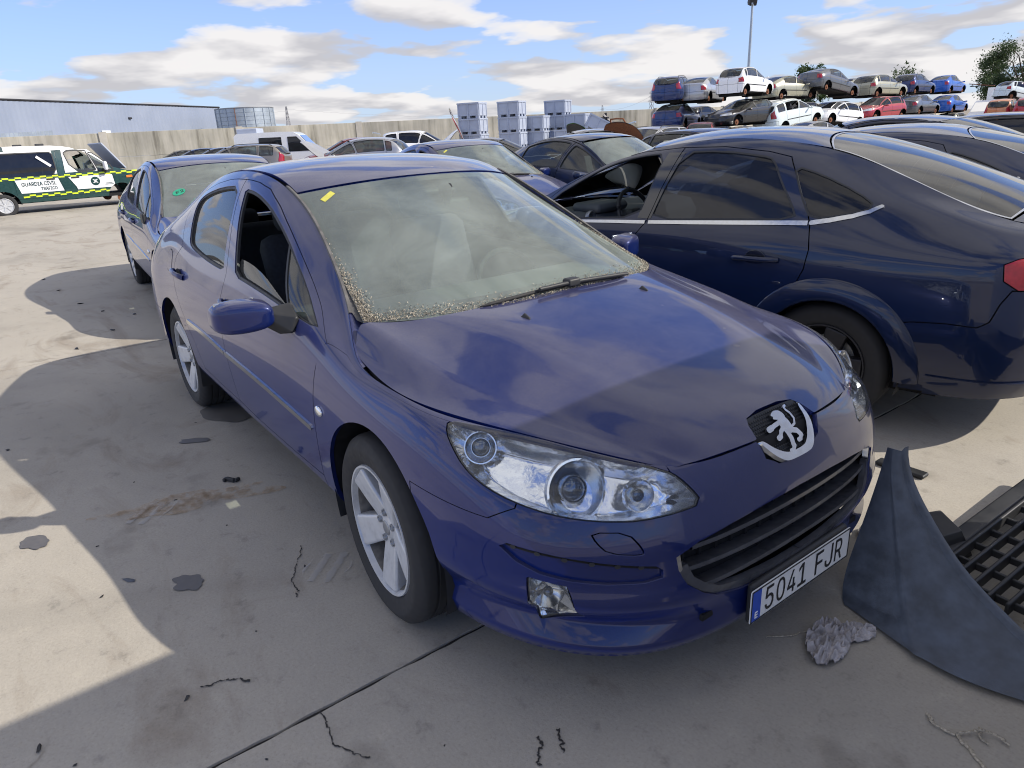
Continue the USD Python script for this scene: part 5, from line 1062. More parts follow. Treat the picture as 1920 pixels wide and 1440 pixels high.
plain('damp', (.135, .125, .11), .6, vary=.15, scale=12.0)
blot('oil_stain', 'ragged dark grey oil stain on the concrete left of the front wheel', (-.657, -1.415), .070, .045, .7, 'oil')
blot('oil_stain', 'small oval dark stain left of the blue saloon rear door', (-2.09, -1.035), .085, .035, 1.0, 'oil')
blot('damp_patch', 'dark damp patch on the concrete beside the rear wheel', (-2.42, -.74), .22, .15, .3, 'damp', rough=.10)
blot('oil_stain', 'dark smear at the left edge of the picture below the rusty streak', (-1.42, -1.86), .075, .045, .5, 'oil')
plain('rusty_grit', (.215, .155, .095), .95, vary=.35, scale=40.0, bump=.4)
mat('rust_streak', {'g': ('geometry', {}), 'n': ('noise_texture', {'scale': 14.0, 'detail': 8.0, 'roughness': .7}), 'r': ('map_range', {'from_min': .42, 'from_max': .66, 'to_min': 0.0, 'to_max': .62, 'clamp': True}), 'd': ('diffuse_bsdf', {'color': (.23, .155, .085)}), 't': ('transparent_bsdf', {}), 'm': ('mix_closure', {})}, [('g.position', 'n.vector'), ('n.fac', 'r.value'), ('r.result', 'm.fac'), ('t.BSDF', 'm.closure1'), ('d.BSDF', 'm.closure2')], surface='m.closure')
blot('rust_streak', 'brown rusty streak on the concrete leading to the black clip', (-1.36, -1.25), .40, .10, 1.25, 'rust_streak', rough=.3)
def crack(pts, w=.0025, seed=0, label=None):
    r = np.random.default_rng(seed); P = np.array(pts, float); t = np.linspace(0, 1, 60); k = np.linspace(0, 1, len(P)); q = np.stack([np.interp(t, k, P[:, 0]), np.interp(t, k, P[:, 1])], 1)
    q += np.cumsum(r.normal(0, .0022, q.shape), 0) - t[:, None]*0
    pg = unary_union([LineString(q[i:i + 2]).buffer(w*r.uniform(.3, 1.3)) for i in range(len(q) - 1) if r.random() > .12])
    ms = [trimesh.creation.triangulate_polygon(p.simplify(.0004)) for p in polys(pg) if not p.is_empty]; V, F, n = [], [], 0
    for v, f in ms: V.append(np.c_[v, np.full(len(v), .0035)]); F.append(np.asarray(f) + n); n += len(v)
    V, F = np.vstack(V), np.vstack(F); c = np.cross(V[F[:, 1]] - V[F[:, 0]], V[F[:, 2]] - V[F[:, 0]])[:, 2] < 0; F[c] = F[c][:, ::-1]
    tag(put('crack', (V, F), 'joint_dirt', None, smooth=False), label, 'crack')
crack([(.284, -1.27), (.42, -1.28), (.53, -1.22)], .0022, 1, 'crack branching from the near joint toward the bottom edge')
crack([(.76, -.831), (.80, -.85), (.845, -.891)], .0024, 3, 'left one of two short dark cracks at the bottom edge')
crack([(.779, -.78), (.83, -.80), (.872, -.832)], .0024, 4, 'right one of two short dark cracks at the bottom edge')
crack([(-.62, -.98), (-.40, -1.12), (-.26, -1.14)], .002, 6, 'short dark crack left of the front wheel')
crack([(-.05, -1.52), (.02, -1.40), (.05, -1.38)], .0025, 7, 'short broken crack beside the near joint')

# pale scraped patches
mat('scraped', {'g': ('geometry', {}), 'w': ('wave_texture', {'wave_type': 'bands', 'bands_direction': 'diagonal', 'scale': 7.0, 'distortion': 3.0, 'detail': 3.0}), 'n': ('noise_texture', {'scale': 24.0, 'detail': 6.0, 'roughness': .7}), 'ml': ('math', {'math_type': 'multiply'}), 'r': ('map_range', {'from_min': .22, 'from_max': .48, 'to_min': 0.0, 'to_max': .7, 'clamp': True}), 'd': ('diffuse_bsdf', {'color': (.46, .44, .41)}), 't': ('transparent_bsdf', {}), 'm': ('mix_closure', {})},
    [('g.position', 'w.vector'), ('g.position', 'n.vector'), ('w.fac', 'ml.value1'), ('n.fac', 'ml.value2'), ('ml.value', 'r.value'), ('r.result', 'm.fac'), ('t.BSDF', 'm.closure1'), ('d.BSDF', 'm.closure2')], surface='m.closure')
blot('scrape_mark', 'pale scraped patch on the concrete below the rusty streak', (-1.36, -1.41), .085, .11, .4, 'scraped', .0036, .12)
blot('scrape_mark', 'pale scraped patch on the concrete beside the front tyre', (-.40, -.955), .085, .11, .6, 'scraped', .0036, .12)

# chips and litter on the ground
def chip(x, y, s, material, name, label, catg, group=None, seed=0, flat=.5):
    r = np.random.default_rng(seed); pts = r.normal(0, 1, (9, 3)); pts /= np.linalg.norm(pts, axis=1)[:, None]; pts *= [s, s*.45, s*.45*flat]
    m = trimesh.convex.convex_hull(pts); m.apply_transform(xf((0, 0, 0), r.uniform(0, 6))); m.apply_translation([x, y, -m.bounds[0, 2] + .0005]); tag(put(name, m, material), label, catg, group)
G1 = 'small dark chips scattered over the concrete'
for k, (x, y, s) in enumerate([(-.464, -1.022, .016), (-1.41, -1.29, .014), (-2.72, -1.9, .03), (-2.38, -.96, .012), (-.785, -1.69, .018), (-.03, -1.567, .022), (-.104, -1.94, .03), (.03, -1.87, .014), (-1.76, -1.41, .012), (-1.0, -1.17, .012), (-5.39, -.96, .05), (-7.05, -1.03, .05), (-8.2, -1.13, .05), (-5.97, -.68, .05), (-6.4, -.9, .04), (-10.6, .09, .05), (-4.9, -1.3, .05), (-9.3, -1.2, .05), (-.2, -1.3, .010), (.62, -1.05, .009), (-1.2, -1.65, .012), (.35, -1.45, .01)]):
    chip(x, y, s*.75, 'black_plastic', 'plastic_chip', 'small dark plastic chip lying on the bare concrete', 'debris', G1, k)
chip(-.836, -1.59, .035, 'grey_plastic', 'plastic_shard', 'blue grey plastic shard left of the oil stain', 'debris', None, 40, .25)
clip = cat(rbox((0, 0, .012), (.055, .018, .02), .005, 6), rbox((.03, .014, .010), (.018, .03, .016), .004, 6), rbox((-.028, -.006, .010), (.016, .026, .018), .004, 6)); clip.apply_transform(xf((-1.424, -1.03, 0), .5))
tag(put('plastic_clip', clip, 'black_plastic', smooth=40), 'black broken plastic clip at the end of the rusty streak', 'clip')
def straw(pts, r, seed, label, catg, name, material='litter'):
    rr = np.random.default_rng(seed); P = np.array(pts, float); t = np.linspace(0, 1, 36); k = np.linspace(0, 1, len(P)); q = np.stack([np.interp(t, k, P[:, i]) for i in range(3)], 1); q[:, :2] += np.cumsum(rr.normal(0, .0016, (36, 2)), 0)
    return tube(q, r*rr.uniform(.6, 1.3, 36), 5)
tw = cat(straw([(1.39, .04, .006), (1.42, .015, .008), (1.47, .03, .005)], .004, 1, '', '', ''), straw([(1.47, .03, .006), (1.50, .09, .016), (1.56, .10, .006)], .004, 2, '', '', ''), straw([(1.47, .03, .005), (1.52, .0, .004), (1.60, -.06, .004)], .005, 3, '', '', ''), straw([(1.50, .09, .012), (1.54, .07, .004)], .003, 5, '', '', ''))
tag(put('dry_twig', tw, 'litter', smooth=50), 'dry forked twig on the dark concrete near the bottom right corner', 'twig')
tag(put('dry_twig', cat(straw([(.93, -.02, .004), (.99, .03, .005), (1.02, .12, .004)], .0022, 8, '', '', '')), 'litter', smooth=50), 'thin dry stalk lying under the number plate', 'twig')

# crumpled rag
plain('rag_cloth', (.36, .34, .34), .95, vary=.55, scale=26.0, bump=.6, bscale=140.0)
def rag(c, rx, ry, rz_, h, seed, label):
    n = 90; U, W = np.meshgrid(np.linspace(-1, 1, n), np.linspace(-1, 1, n)); P = np.stack([U.ravel(), W.ravel(), np.full(n*n, seed*3.7)], 1)
    r = np.hypot(U, W).ravel(); A_ = np.arctan2(W, U).ravel(); edge = .95 + .22*meshkit.noise(np.stack([np.cos(A_)*1.6, np.sin(A_)*1.6, np.full(n*n, seed*1.3)], 1)); ridge = lambda f, o: 1 - np.abs(meshkit.noise(P*f + o))*2.2
    z = h*(.25 + .45*np.abs(meshkit.noise(P*2.0 + 1)) + .55*np.abs(meshkit.noise(P*4.2 + 5)) + .30*np.abs(meshkit.noise(P*8.5 + 9)))*np.clip(1.25 - r, 0, 1)**.5*(.35 + 1.3*np.abs(2*meshkit.noise(P*6.0 + 31) - 1))
    xy = np.stack([U.ravel() + .14*meshkit.noise(P*5 + 20), W.ravel() + .14*meshkit.noise(P*5 + 40)], 1)*[rx, ry]
    V = np.c_[xy, np.maximum(z, .0) + .004]; i = np.arange(n*n).reshape(n, n); q = np.stack([i[:-1, :-1], i[:-1, 1:], i[1:, 1:], i[1:, :-1]], -1).reshape(-1, 4)
    keep = (r[q] < edge[q]*.92).all(1); q = q[keep]; F = np.vstack([q[:, [0, 1, 2]], q[:, [0, 2, 3]]]); m = trimesh.Trimesh(V, F, process=False); m.remove_unreferenced_vertices(); lowm = trimesh.Trimesh(np.asarray(m.vertices) - [0, 0, .003], np.asarray(m.faces)[:, ::-1], process=False)
    m = cat(m, lowm); m.apply_transform(xf(c, rz_)); tag(put('rag', m, 'rag_cloth', smooth=60), label, 'rag')
rag((1.065, .09, 0), .065, .12, .25, .040, 1, 'crumpled dirty grey rag lying under the number plate')
rag((1.085, .185, 0), .045, .085, -.5, .032, 2, 'smaller brownish end of torn rag beside the grey rag')
rag((.87, .76, 0), .05, .09, .8, .035, 3, 'scrap of pale torn cloth behind the detached bumper skirt')

# ------------------------------------------------------------------ detached bumper skirt and grille lying before the saloon
Lft = np.array([(.945, .595, .485), (.942, .55, .341), (.941, .48, .187), (.958, .38, .021), (1.0, .316, .004)])
Rgt = np.array([(.990, .60, .484), (1.022, .60, .376), (1.117, .585, .262), (1.357, .53, .115), (1.60, .44, .10)])
Bot = np.array([(1.0, .316, .004), (1.114, .300, .002), (1.354, .268, .002), (1.48, .290, .002), (1.70, .36, .002)])
def interp(P, n):
    s_ = np.r_[0, np.cumsum(np.linalg.norm(np.diff(P, axis=0), axis=1))]; return make_interp_spline(s_/s_[-1], P, k=3)(np.linspace(0, 1, n))
nu_, nv_ = 40, 30
plain('skirt_plastic', (.072, .088, .118), .62, vary=.38, scale=16.0, bump=.5, bscale=300.0)
Lc, Rc = interp(Lft, nv_), interp(Rgt, nv_)
R2 = np.array([(.990, .60, .484), (1.022, .60, .376), (1.117, .585, .262), (1.244, .555, .165), (1.357, .53, .115), (1.48, .49, .088), (1.60, .44, .075), (1.72, .38, .07)])
Rc = interp(R2, nv_); Bc = interp(Bot, nu_)
grid = np.zeros((nv_, nu_, 3))
for i in range(nv_):
    t_ = i/(nv_ - 1); a_, b_ = Lc[i], Rc[i]
    for j in range(nu_):
        u_ = j/(nu_ - 1); p = a_ + (b_ - a_)*u_
        p = p + t_**1.6*(Bc[j] - (Lc[-1] + (Rc[-1] - Lc[-1])*u_))
        bulge = math.sin(PI*u_)*(.03 + .02*t_); p = p + np.array([.25, -.8, .35])*bulge
        cr = math.exp(-((u_ - .36 - .10*(1 - t_))/.022)**2)*.016*min(1, t_*2); p = p + np.array([.3, -.8, .3])*cr
        grid[i, j] = p
front = grid; back = grid + np.array([-.001, .006, -.002])
skirt = sheet(front); skb = sheet(back, True)
rim_ = []
edge = [(0, j) for j in range(nu_)] + [(i, nu_ - 1) for i in range(nv_)] + [(nv_ - 1, j) for j in range(nu_ - 1, -1, -1)] + [(i, 0) for i in range(nv_ - 1, -1, -1)]
fe = np.array([front[a] for a in edge]); be = np.array([back[a] for a in edge]); rim_ = sheet(np.stack([fe, be]))
fold = sheet(np.stack([grid[:, -1], grid[:, -1] + [.004, .010, .012], grid[:, -1] + [.006, .034, .010], grid[:, -1] + [.004, .04, -.01]]))
sk = thing('bumper_skirt', 'torn-off dark blue grey plastic bumper skirt leaning before the saloon', 'bumper')
put('skirt_panel', cat(skirt, skb, rim_), 'skirt_plastic', sk, smooth=50); put('folded_edge', fold, 'skirt_plastic', sk, smooth=50)

gl_ = thing('loose_grille', 'black broken plastic bumper grille lying on the ground behind the skirt', 'grille')
O = np.array([1.14, .66, .05]); ex = np.array([.06, 1.0, .06]); ex /= np.linalg.norm(ex); ey = np.array([1.0, -.06, -.02]); ey -= ex*(ex @ ey); ey /= np.linalg.norm(ey); ez = np.cross(ex, ey)
ez = ez if ez[2] > 0 else -ez
Gm = np.eye(4); Gm[:3, 0], Gm[:3, 1], Gm[:3, 2], Gm[:3, 3] = ex, ey, ez, O
for k in range(6):
    y = .0 + .058*k; b = rbox((.50, y, 0), (1.05, .014, .05), .005, 6); b.apply_transform(Gm); put('grille_bar', b, 'black_plastic', gl_, smooth=40)
for k in range(9):
    x = .02 + .12*k; b = rbox((x, .145, -.006), (.012, .30, .028), .004, 6); b.apply_transform(Gm); put('grille_bar', b, 'black_plastic', gl_, smooth=40)
b = rbox((.5, -.05, -.01), (1.1, .07, .03), .012); b.apply_transform(Gm); put('grille_frame', b, 'black_plastic', gl_, smooth=40)
b = rbox((.5, .36, -.01), (1.1, .09, .04), .012); b.apply_transform(Gm); put('grille_frame', b, 'black_plastic', gl_, smooth=40)
bb = manifold3d.Manifold.batch_hull([manifold3d.Manifold.sphere(.008, 12).translate([x, y, z]) for x, y, z in ((.90, .84, .012), (1.0, 1.02, .012), (1.15, .92, .012), (1.08, .72, .012), (.93, .84, .10), (1.01, .97, .11), (1.11, .90, .10), (1.06, .76, .09))])
tag(put('plastic_duct', bb, 'black_plastic', smooth=40), 'black wedge-shaped plastic duct beside the loose grille', 'duct')
tag(put('plastic_piece', rbox((.66, 1.43, .012), (.22, .06, .02), .008), 'black_plastic', smooth=40), 'flat black plastic scrap under the navy saloon rear wheel', 'debris')

# ------------------------------------------------------------------ wall along the yard
mat('wall_concrete', {'g': ('geometry', {}), 'sep': ('separate_xyz', {}), 'mp': ('mapping', {'scale': (1.0, 1.0, .10)}), 'n': ('noise_texture', {'scale': 2.6, 'detail': 6.0, 'roughness': .65}), 'r': ('rgb_ramp', {'ramp': [(.28, (.20, .185, .15)), (.42, (.38, .36, .30)), (.62, (.50, .47, .40)), (.8, (.55, .52, .45))]}),
   'n2': ('noise_texture', {'scale': .5, 'detail': 5.0}), 'r2': ('rgb_ramp', {'ramp': [(.35, (.78, .78, .78)), (.65, (1.1, 1.09, 1.06))]}), 'm': ('mix', {'mix_type': 'multiply', 'fac': 1.0}), 'p': ('principled_bsdf', {'roughness': .92})},
   [('g.position', 'mp.vector'), ('mp.vector', 'n.vector'), ('n.fac', 'r.fac'), ('g.position', 'n2.vector'), ('n2.fac', 'r2.fac'), ('r.color', 'm.color1'), ('r2.color', 'm.color2'), ('m.color', 'p.base_color')])
plain('pier_concrete', (.46, .43, .37), .92, vary=.12, scale=3.0)
wl = thing('yard_wall', 'long streaked concrete panel wall closing the back of the yard', 'wall')
WP = [(-52.5, -22.0), (-46.1, .6), (-43.6, 17.2), (-38.3, 24.4), (-33.1, 37.3), (-24.0, 60.0), (-14.0, 86.0)]
WP = [(-50.0, -22.0), (-44.6, 5.0), (-41.5, 19.0), (-33.1, 37.3), (-33.6, 60.0), (-36.5, 92.0)]
HW = 2.58
for (a, b) in zip(WP[:-1], WP[1:]):
    a, b = np.array(a), np.array(b); L = np.linalg.norm(b - a); n = max(1, round(L/6.6)); ang = math.atan2(*(b - a)[::-1])
    for k in range(n):
        c = a + (b - a)*(k + .5)/n; l = L/n
        for h0, h1 in ((0, 1.28), (1.29, HW)):
            put('wall_panel', rbox((0, 0, (h0 + h1)/2), (l - .36, .16, h1 - h0), .012, 6).apply_transform(xf((c[0], c[1], -.03), ang)), 'wall_concrete', wl)
        q = a + (b - a)*k/n; put('pier', bx((q[0], q[1], 1.28), (.38, .30, 2.66), xf((q[0], q[1], 0), ang) @ xf((-q[0], -q[1], 0))), 'pier_concrete', wl)

# warehouse, lean-to, tank
mat('sheet_metal', {'g': ('geometry', {}), 'n': ('noise_texture', {'scale': .25, 'detail': 4.0}), 'r': ('rgb_ramp', {'ramp': [(.35, (.235, .275, .36)), (.65, (.275, .315, .40))]}), 'p': ('principled_bsdf', {'roughness': .5, 'metallic': .1})}, [('g.position', 'n.vector'), ('n.fac', 'r.fac'), ('r.color', 'p.base_color')])
plain('galvanised', (.36, .41, .46), .45, .5, vary=.12, scale=1.2)
wh = thing('warehouse', 'long pale blue grey metal warehouse beyond the wall', 'building')
A_, B_ = np.array([-84.0, -9.0]), np.array([-121.2, 33.3]); d_ = (B_ - A_)/np.linalg.norm(B_ - A_); nn_ = np.array([-d_[1], d_[0]]); nn_ = nn_ if nn_ @ (np.array([2., -1.7]) - A_) > 0 else -nn_
Lw = np.linalg.norm(B_ - A_); Hh = 7.35
t_ = np.arange(0, Lw, .35); prof = np.stack([A_ + d_*s_ + nn_*(.035 if k % 2 else 0) for k, s_ in enumerate(t_)]); top = np.c_[prof, np.full(len(prof), Hh)]; bot_ = np.c_[prof, np.full(len(prof), -.1)]
put('wall_sheet', sheet(np.stack([bot_, top])), 'sheet_metal', wh, smooth=False)
e_ = -nn_*40; P_ = [A_ - d_*.0, B_, B_ + e_, A_ + e_]
put('end_wall', sheet(np.array([[(*B_, -.1), (*(B_ + e_), -.1)], [(*B_, Hh), (*(B_ + e_), Hh)]])), 'sheet_metal', wh); put('roof', sheet(np.array([[(*A_, Hh - .02), (*B_, Hh - .02)], [(*(A_ + e_), Hh - .02), (*(B_ + e_), Hh - .02)]])), 'galvanised', wh)
put('parapet_trim', tube([(*(A_ + nn_*.06), Hh), (*(B_ + nn_*.06), Hh)], .11, 4), 'dark_metal', wh)
pc = A_ + d_*(Lw*.545) + nn_*.08
put('wall_plate', bx((0, 0, 0), (1.5, .05, 1.1), xf((pc[0], pc[1], 3.55), math.atan2(d_[1], d_[0]))), 'plate_white', wh)
pc = A_ + d_*(Lw*.63) + nn_*.12; put('lamp_bracket', bx((0, 0, 0), (.5, .2, .22), xf((pc[0], pc[1], 5.6), math.atan2(d_[1], d_[0]))), 'dark_metal', wh)
sd = thing('lean_to', 'low corrugated lean-to roof edge in front of the warehouse', 'shed')
c0 = np.array([-68.0, -1.5]); 
for k in range(22):
    p = c0 + np.array([-.10, 1.0])*(.30*k); put('roof_sheet', bx((0, 0, 0), (.05, .26, .95), xf((p[0], p[1], 2.75 + .008*k), .1)), 'galvanised', sd)
put('frame', bx((-68.3, 1.5, 1.2), (.12, 6.4, 2.4)), 'galvanised', sd)
tk = thing('water_tank', 'round ribbed galvanised tank beside the warehouse end', 'tank', (-111.7, 34.2, 0))
prof = [(0, 4.15)]; 
for k in range(1, 13): prof += [(k*.55 - .06, 4.15), (k*.55 - .03, 4.19), (k*.55, 4.15)]
put('shell', lathe(prof, 72, 'z'), 'galvanised', tk, smooth=40); put('rim', lathe([(6.5, 4.1), (6.62, 4.22), (6.7, 4.22), (6.7, 4.05)], 72, 'z'), 'steel', tk, smooth=40)
put('lid', lathe([(6.55, 4.1), (6.7, 0.0)], 48, 'z'), 'galvanised', tk, smooth=40)
va = math.atan2(-1.73 - 34.2, 1.94 + 111.7)
for k in range(-9, 10):
    a = va + k*.33; put('upright', bx((4.2*math.cos(a), 4.2*math.sin(a), 3.3), (.07, .07, 6.6)), 'galvanised' if k != -1 else 'rust', tk, label='rusty red ladder pipe' if k == -1 else None)

# lamp mast, pylons, wires
lm = thing('lamp_mast', 'tall grey lamp mast with two floodlights behind the stacked cars', 'lamp post', (-30.0, 43.0, 0))
put('pole', trimesh.creation.revolve(np.array([(0, 0), (.13, 0), (.075, 8.85), (0, 8.85)]), sections=16), 'galvanised', lm, smooth=40); put('cross_arm', bx((0, 0, 8.75), (.1, 1.1, .1), xf((0, 0, 0), .6)), 'galvanised', lm)
for s_ in (-1, 1):
    put('floodlight', rbox((0, 0, 0), (.42, .50, .60), .05).apply_transform(xf((s_*.32*-math.sin(.6), s_*.32*math.cos(.6), 9.05), -.5, .35*1)), 'dark_metal', lm, smooth=40)
plain('pylon_grey', (.33, .33, .34), .6, .3)
def pylon(loc, H, label, arms=3, w=2.2):
    o = thing('pylon', label, 'pylon', loc); seg = []
    for sx in (-1, 1):
        for sy in (-1, 1): seg.append([(sx*w, sy*w, 0), (sx*.35, sy*.35, H)])
    for k in range(9):
        z0, z1 = H*k/9, H*(k + 1)/9; w0, w1 = w + (.35 - w)*k/9, w + (.35 - w)*(k + 1)/9
        for s_ in (-1, 1): seg += [[(-w0, s_*w0, z0), (w1, s_*w1, z1)], [(w0, s_*w0, z0), (-w1, s_*w1, z1)], [(s_*w0, -w0, z0), (s_*w1, w1, z1)], [(s_*w0, w0, z0), (s_*w1, -w1, z1)]]
    put('lattice', cat([tube(p, .10, 4) for p in seg]), 'pylon_grey', o)
    for k in range(arms):
        z = H*(.74 + .10*k); put('arm', cat([tube([(-3.2 + .5*k, 0, z), (3.2 - .5*k, 0, z)], .12, 4), tube([(-3.2 + .5*k, 0, z), (0, 0, z + 1.2)], .07, 4), tube([(3.2 - .5*k, 0, z), (0, 0, z + 1.2)], .07, 4)]), 'pylon_grey', o)
pylon((-523.0, 194.0, -3), 29, 'distant lattice pylon right of the round tank')
pylon((-544.0, 526.0, -3), 25, 'small distant pylon above the tilted grey crate', 2)
pylon((-332.0, 365.0, -2), 24, 'nearer lattice pylon just left of the stacked cars', 3, 2.0)
def wire(a, b, sag, label):
    t = np.linspace(0, 1, 24); P = np.array(a) + t[:, None]*(np.array(b) - a); P[:, 2] -= sag*4*t*(1 - t); tag(put('power_line', tube(P, .05, 4), 'pylon_grey'), label, 'cable')
wire((-523, 194, 24), (-544, 526, 18), 6, 'power line from the tank-side pylon to the small pylon')
wire((-544, 526, 19), (-332, 365, 19), 4, 'power line between the small pylon and the one by the stacks')
wire((-523, 194, 23), (-560, -60, 22), 6, 'power line running left from the tank-side pylon')

# ------------------------------------------------------------------ grey pallet boxes
plain('crate_grey', (.36, .40, .49), .6, vary=.08, scale=2.5)
def crate_parts(o):
    W_, D_, Hc = 1.2, 1.0, .76; put('box_wall', cat(bx((0, D_/2 - .02, Hc/2 + .06), (W_ - .02, .035, Hc - .12)), bx((0, -D_/2 + .02, Hc/2 + .06), (W_ - .02, .035, Hc - .12)), bx((W_/2 - .02, 0, Hc/2 + .06), (.035, D_ - .08, Hc - .12)), bx((-W_/2 + .02, 0, Hc/2 + .06), (.035, D_ - .08, Hc - .12)), bx((0, 0, .15), (W_ - .06, D_ - .06, .03))), 'crate_grey', o)
    for s_ in (-1, 1):
        for x in (-W_/2 + .04, -.02, W_/2 - .05): put('rib', bx((x, s_*(D_/2), Hc/2 + .05), (.06, .05, Hc - .10)), 'crate_grey', o)
        for y in (-D_/2 + .06, 0, D_/2 - .06): put('rib', bx((s_*(W_/2), y, Hc/2 + .05), (.05, .06, Hc - .10)), 'crate_grey', o)
        put('rim', bx((0, s_*(D_/2), Hc - .04), (W_ + .04, .065, .07)), 'crate_grey', o); put('rim', bx((s_*W_/2, 0, Hc - .045), (.062, D_ - .02, .066)), 'crate_grey', o)
    for x in (-W_/2 + .1, 0, W_/2 - .1):
        for y in (-D_/2 + .1, 0, D_/2 - .1): put('foot', bx((x, y, .065), (.18, .18, .125)), 'crate_grey', o)
    put('pallet_deck', bx((0, 0, .135), (W_, D_, .02)), 'crate_grey', o)
crate0 = None
def crate(loc, rz, label, tilt=0.0, group=None):
    global crate0
    m = xf(loc, rz, -tilt, tilt*.5)
    if crate0 is None:
        crate0 = thing('pallet_box', label, 'crate', group=group, mat=m); crate_parts(crate0); return
    x = UsdGeom.Xform.Define(stage, path_for('/World', 'pallet_box')); x.GetPrim().GetReferences().AddInternalReference(crate0.GetPath()); x.GetPrim().SetInstanceable(True); x.ClearXformOpOrder()
    x.AddTransformOp(opSuffix='place').Set(Gf.Matrix4d(*[float(v) for v in m.T.ravel()])); tag(x, label, 'crate', group)
lev = ['lowest', 'second', 'third', 'topmost']
def stack(x, y, rz, n, where, first=0):
    for k in range(first, n): crate((x + .02*math.sin(k*7 + x), y + .02*math.cos(k*5), .765*k), rz + .02*math.sin(k*3.1), f'grey plastic pallet box, {lev[k] if k < n - 1 else "topmost"} in {where}')
stack(-30.3, 20.15, .52, 4, 'the leftmost crate stack before the wall'); stack(-29.6, 22.2, .50, 4, 'the second crate stack from the left')
stack(-29.4, 23.65, .50, 3, 'the short stack right of the second stack'); stack(-29.6, 25.4, .48, 4, 'the tall stack left of the tilted crate', 0); stack(-27.6, 24.35, .48, 2, 'the low stack before the tall stack'); stack(-28.2, 25.6, .46, 3, 'the stack at the right end of the crates')
stack(-26.6, 26.2, .5, 1, 'the single crate under the tilted one')
crate((-26.6, 25.4, 1.25), .50, 'grey pallet box tipped over with scrap metal spilling from it', -.45)
for k in range(7):
    chip(0, 0, 1, 'dark_metal', 'x', 'x', 'x') if False else None
sc = cat([bx((0, 0, 0), (.5 + .1*k % .3, .12, .08), xf((-26.3 + .12*math.sin(k*2), 25.75 + .08*k, 2.0 - .05*k), k*1.1, k*.7, k)) for k in range(7)])
tag(put('scrap_metal', sc, 'dark_metal'), 'tangle of dark scrap metal in the tipped pallet box', 'scrap')

# ------------------------------------------------------------------ trees
def leaf_mat(name, a, b):
    mat(name, {'o': ('geometry', {}), 'n': ('noise_texture', {'scale': .9, 'detail': 4.0}), 'w': ('white_noise_texture', {}), 'r': ('rgb_ramp', {'ramp': [(.3, a), (.7, b)]}), 'd': ('principled_bsdf', {'roughness': .6}), 't': ('translucent_bsdf', {}), 'm': ('mix_closure', {'fac': .25})}, [('o.position', 'n.vector'), ('n.fac', 'r.fac'), ('r.color', 'd.base_color'), ('r.color', 't.color'), ('d.BSDF', 'm.closure1'), ('t.BSDF', 'm.closure2')], surface='m.closure')
leaf_mat('foliage', (.022, .045, .016), (.075, .115, .035)); plain('bark', (.10, .08, .06), .9, vary=.3, scale=4.0, bump=.4)
def tree(name, label, loc, H, R, n, seed, trunk=.25, open_=.5, low=.25):
    r = np.random.default_rng(seed); o = thing(name, label, 'tree', loc); limbs = [tube([(0, 0, 0), (.1, .05, H*.3), (0, .1, H*.62)], [trunk, trunk*.7, trunk*.35], 8)]; tips = []
    for k in range(26):
        a = r.uniform(0, 2*PI); z0 = H*r.uniform(low, .6); rr = R*r.uniform(.45, 1.0); z1 = min(H*.98, z0 + H*r.uniform(.08, .40)); q = np.array([rr*math.cos(a), rr*math.sin(a), z1])
        s_ = math.sqrt(max(0, 1 - ((z1/H - .55)/.5)**2)); q[:2] *= s_
        limbs.append(tube([(0, 0, z0*.8), q*[.5, .5, 1] + [0, 0, -.1*H], q], [trunk*.3, trunk*.16, .02], 5)); tips.append(q)
    put('trunk', cat(limbs), 'bark', o, smooth=50)
    C = []
    for q in tips:
        for j in range(r.integers(4, 8)): C.append(q*[.92, .92, .97] + r.normal(0, .15*R, 3)*[1, 1, .8])
    C = np.array(C); idx = r.integers(0, len(C), n); P = C[idx] + r.normal(0, 1, (n, 3))*R*.095*r.uniform(.4, 1.2, (n, 1)); P = P[P[:, 2] > H*low*.7]; n = len(P)
    a = r.normal(0, 1, (n, 3)); a /= np.linalg.norm(a, axis=1)[:, None]; b = np.cross(a, r.normal(0, 1, (n, 3))); b /= np.linalg.norm(b, axis=1)[:, None]; L_ = r.uniform(.08, .17, (n, 1)); w_ = L_*.45
    V = np.stack([P - a*L_, P + b*w_, P + a*L_, P - b*w_], 1).reshape(-1, 3); i = np.arange(n)[:, None]*4; F = np.vstack([i + [0, 1, 2], i + [0, 2, 3]])
    put('crown', (V, F), 'foliage', o, smooth=False)
tree('broad_tree', 'large green broadleaf tree at the right edge beyond the vans', (-33.0, 100.5, 0), 9.4, 5.2, 30000, 3, .4, low=.12)
tree('bushy_tree', 'small leafy treetop showing behind the white hatchback on the stacks', (-35.5, 59.5, 0), 5.9, 1.7, 5000, 5, .2, low=.35)
tree('thin_tree', 'thin sparse treetop between the dark hatchback and blue saloon on the stacks', (-34.0, 74.0, 0), 6.1, 2.0, 1400, 8, .14, low=.4)
tree('broad_tree', 'second green broadleaf tree just outside the right edge', (-22.0, 104.0, 0), 8.2, 4.8, 16000, 9, .35, low=.12)

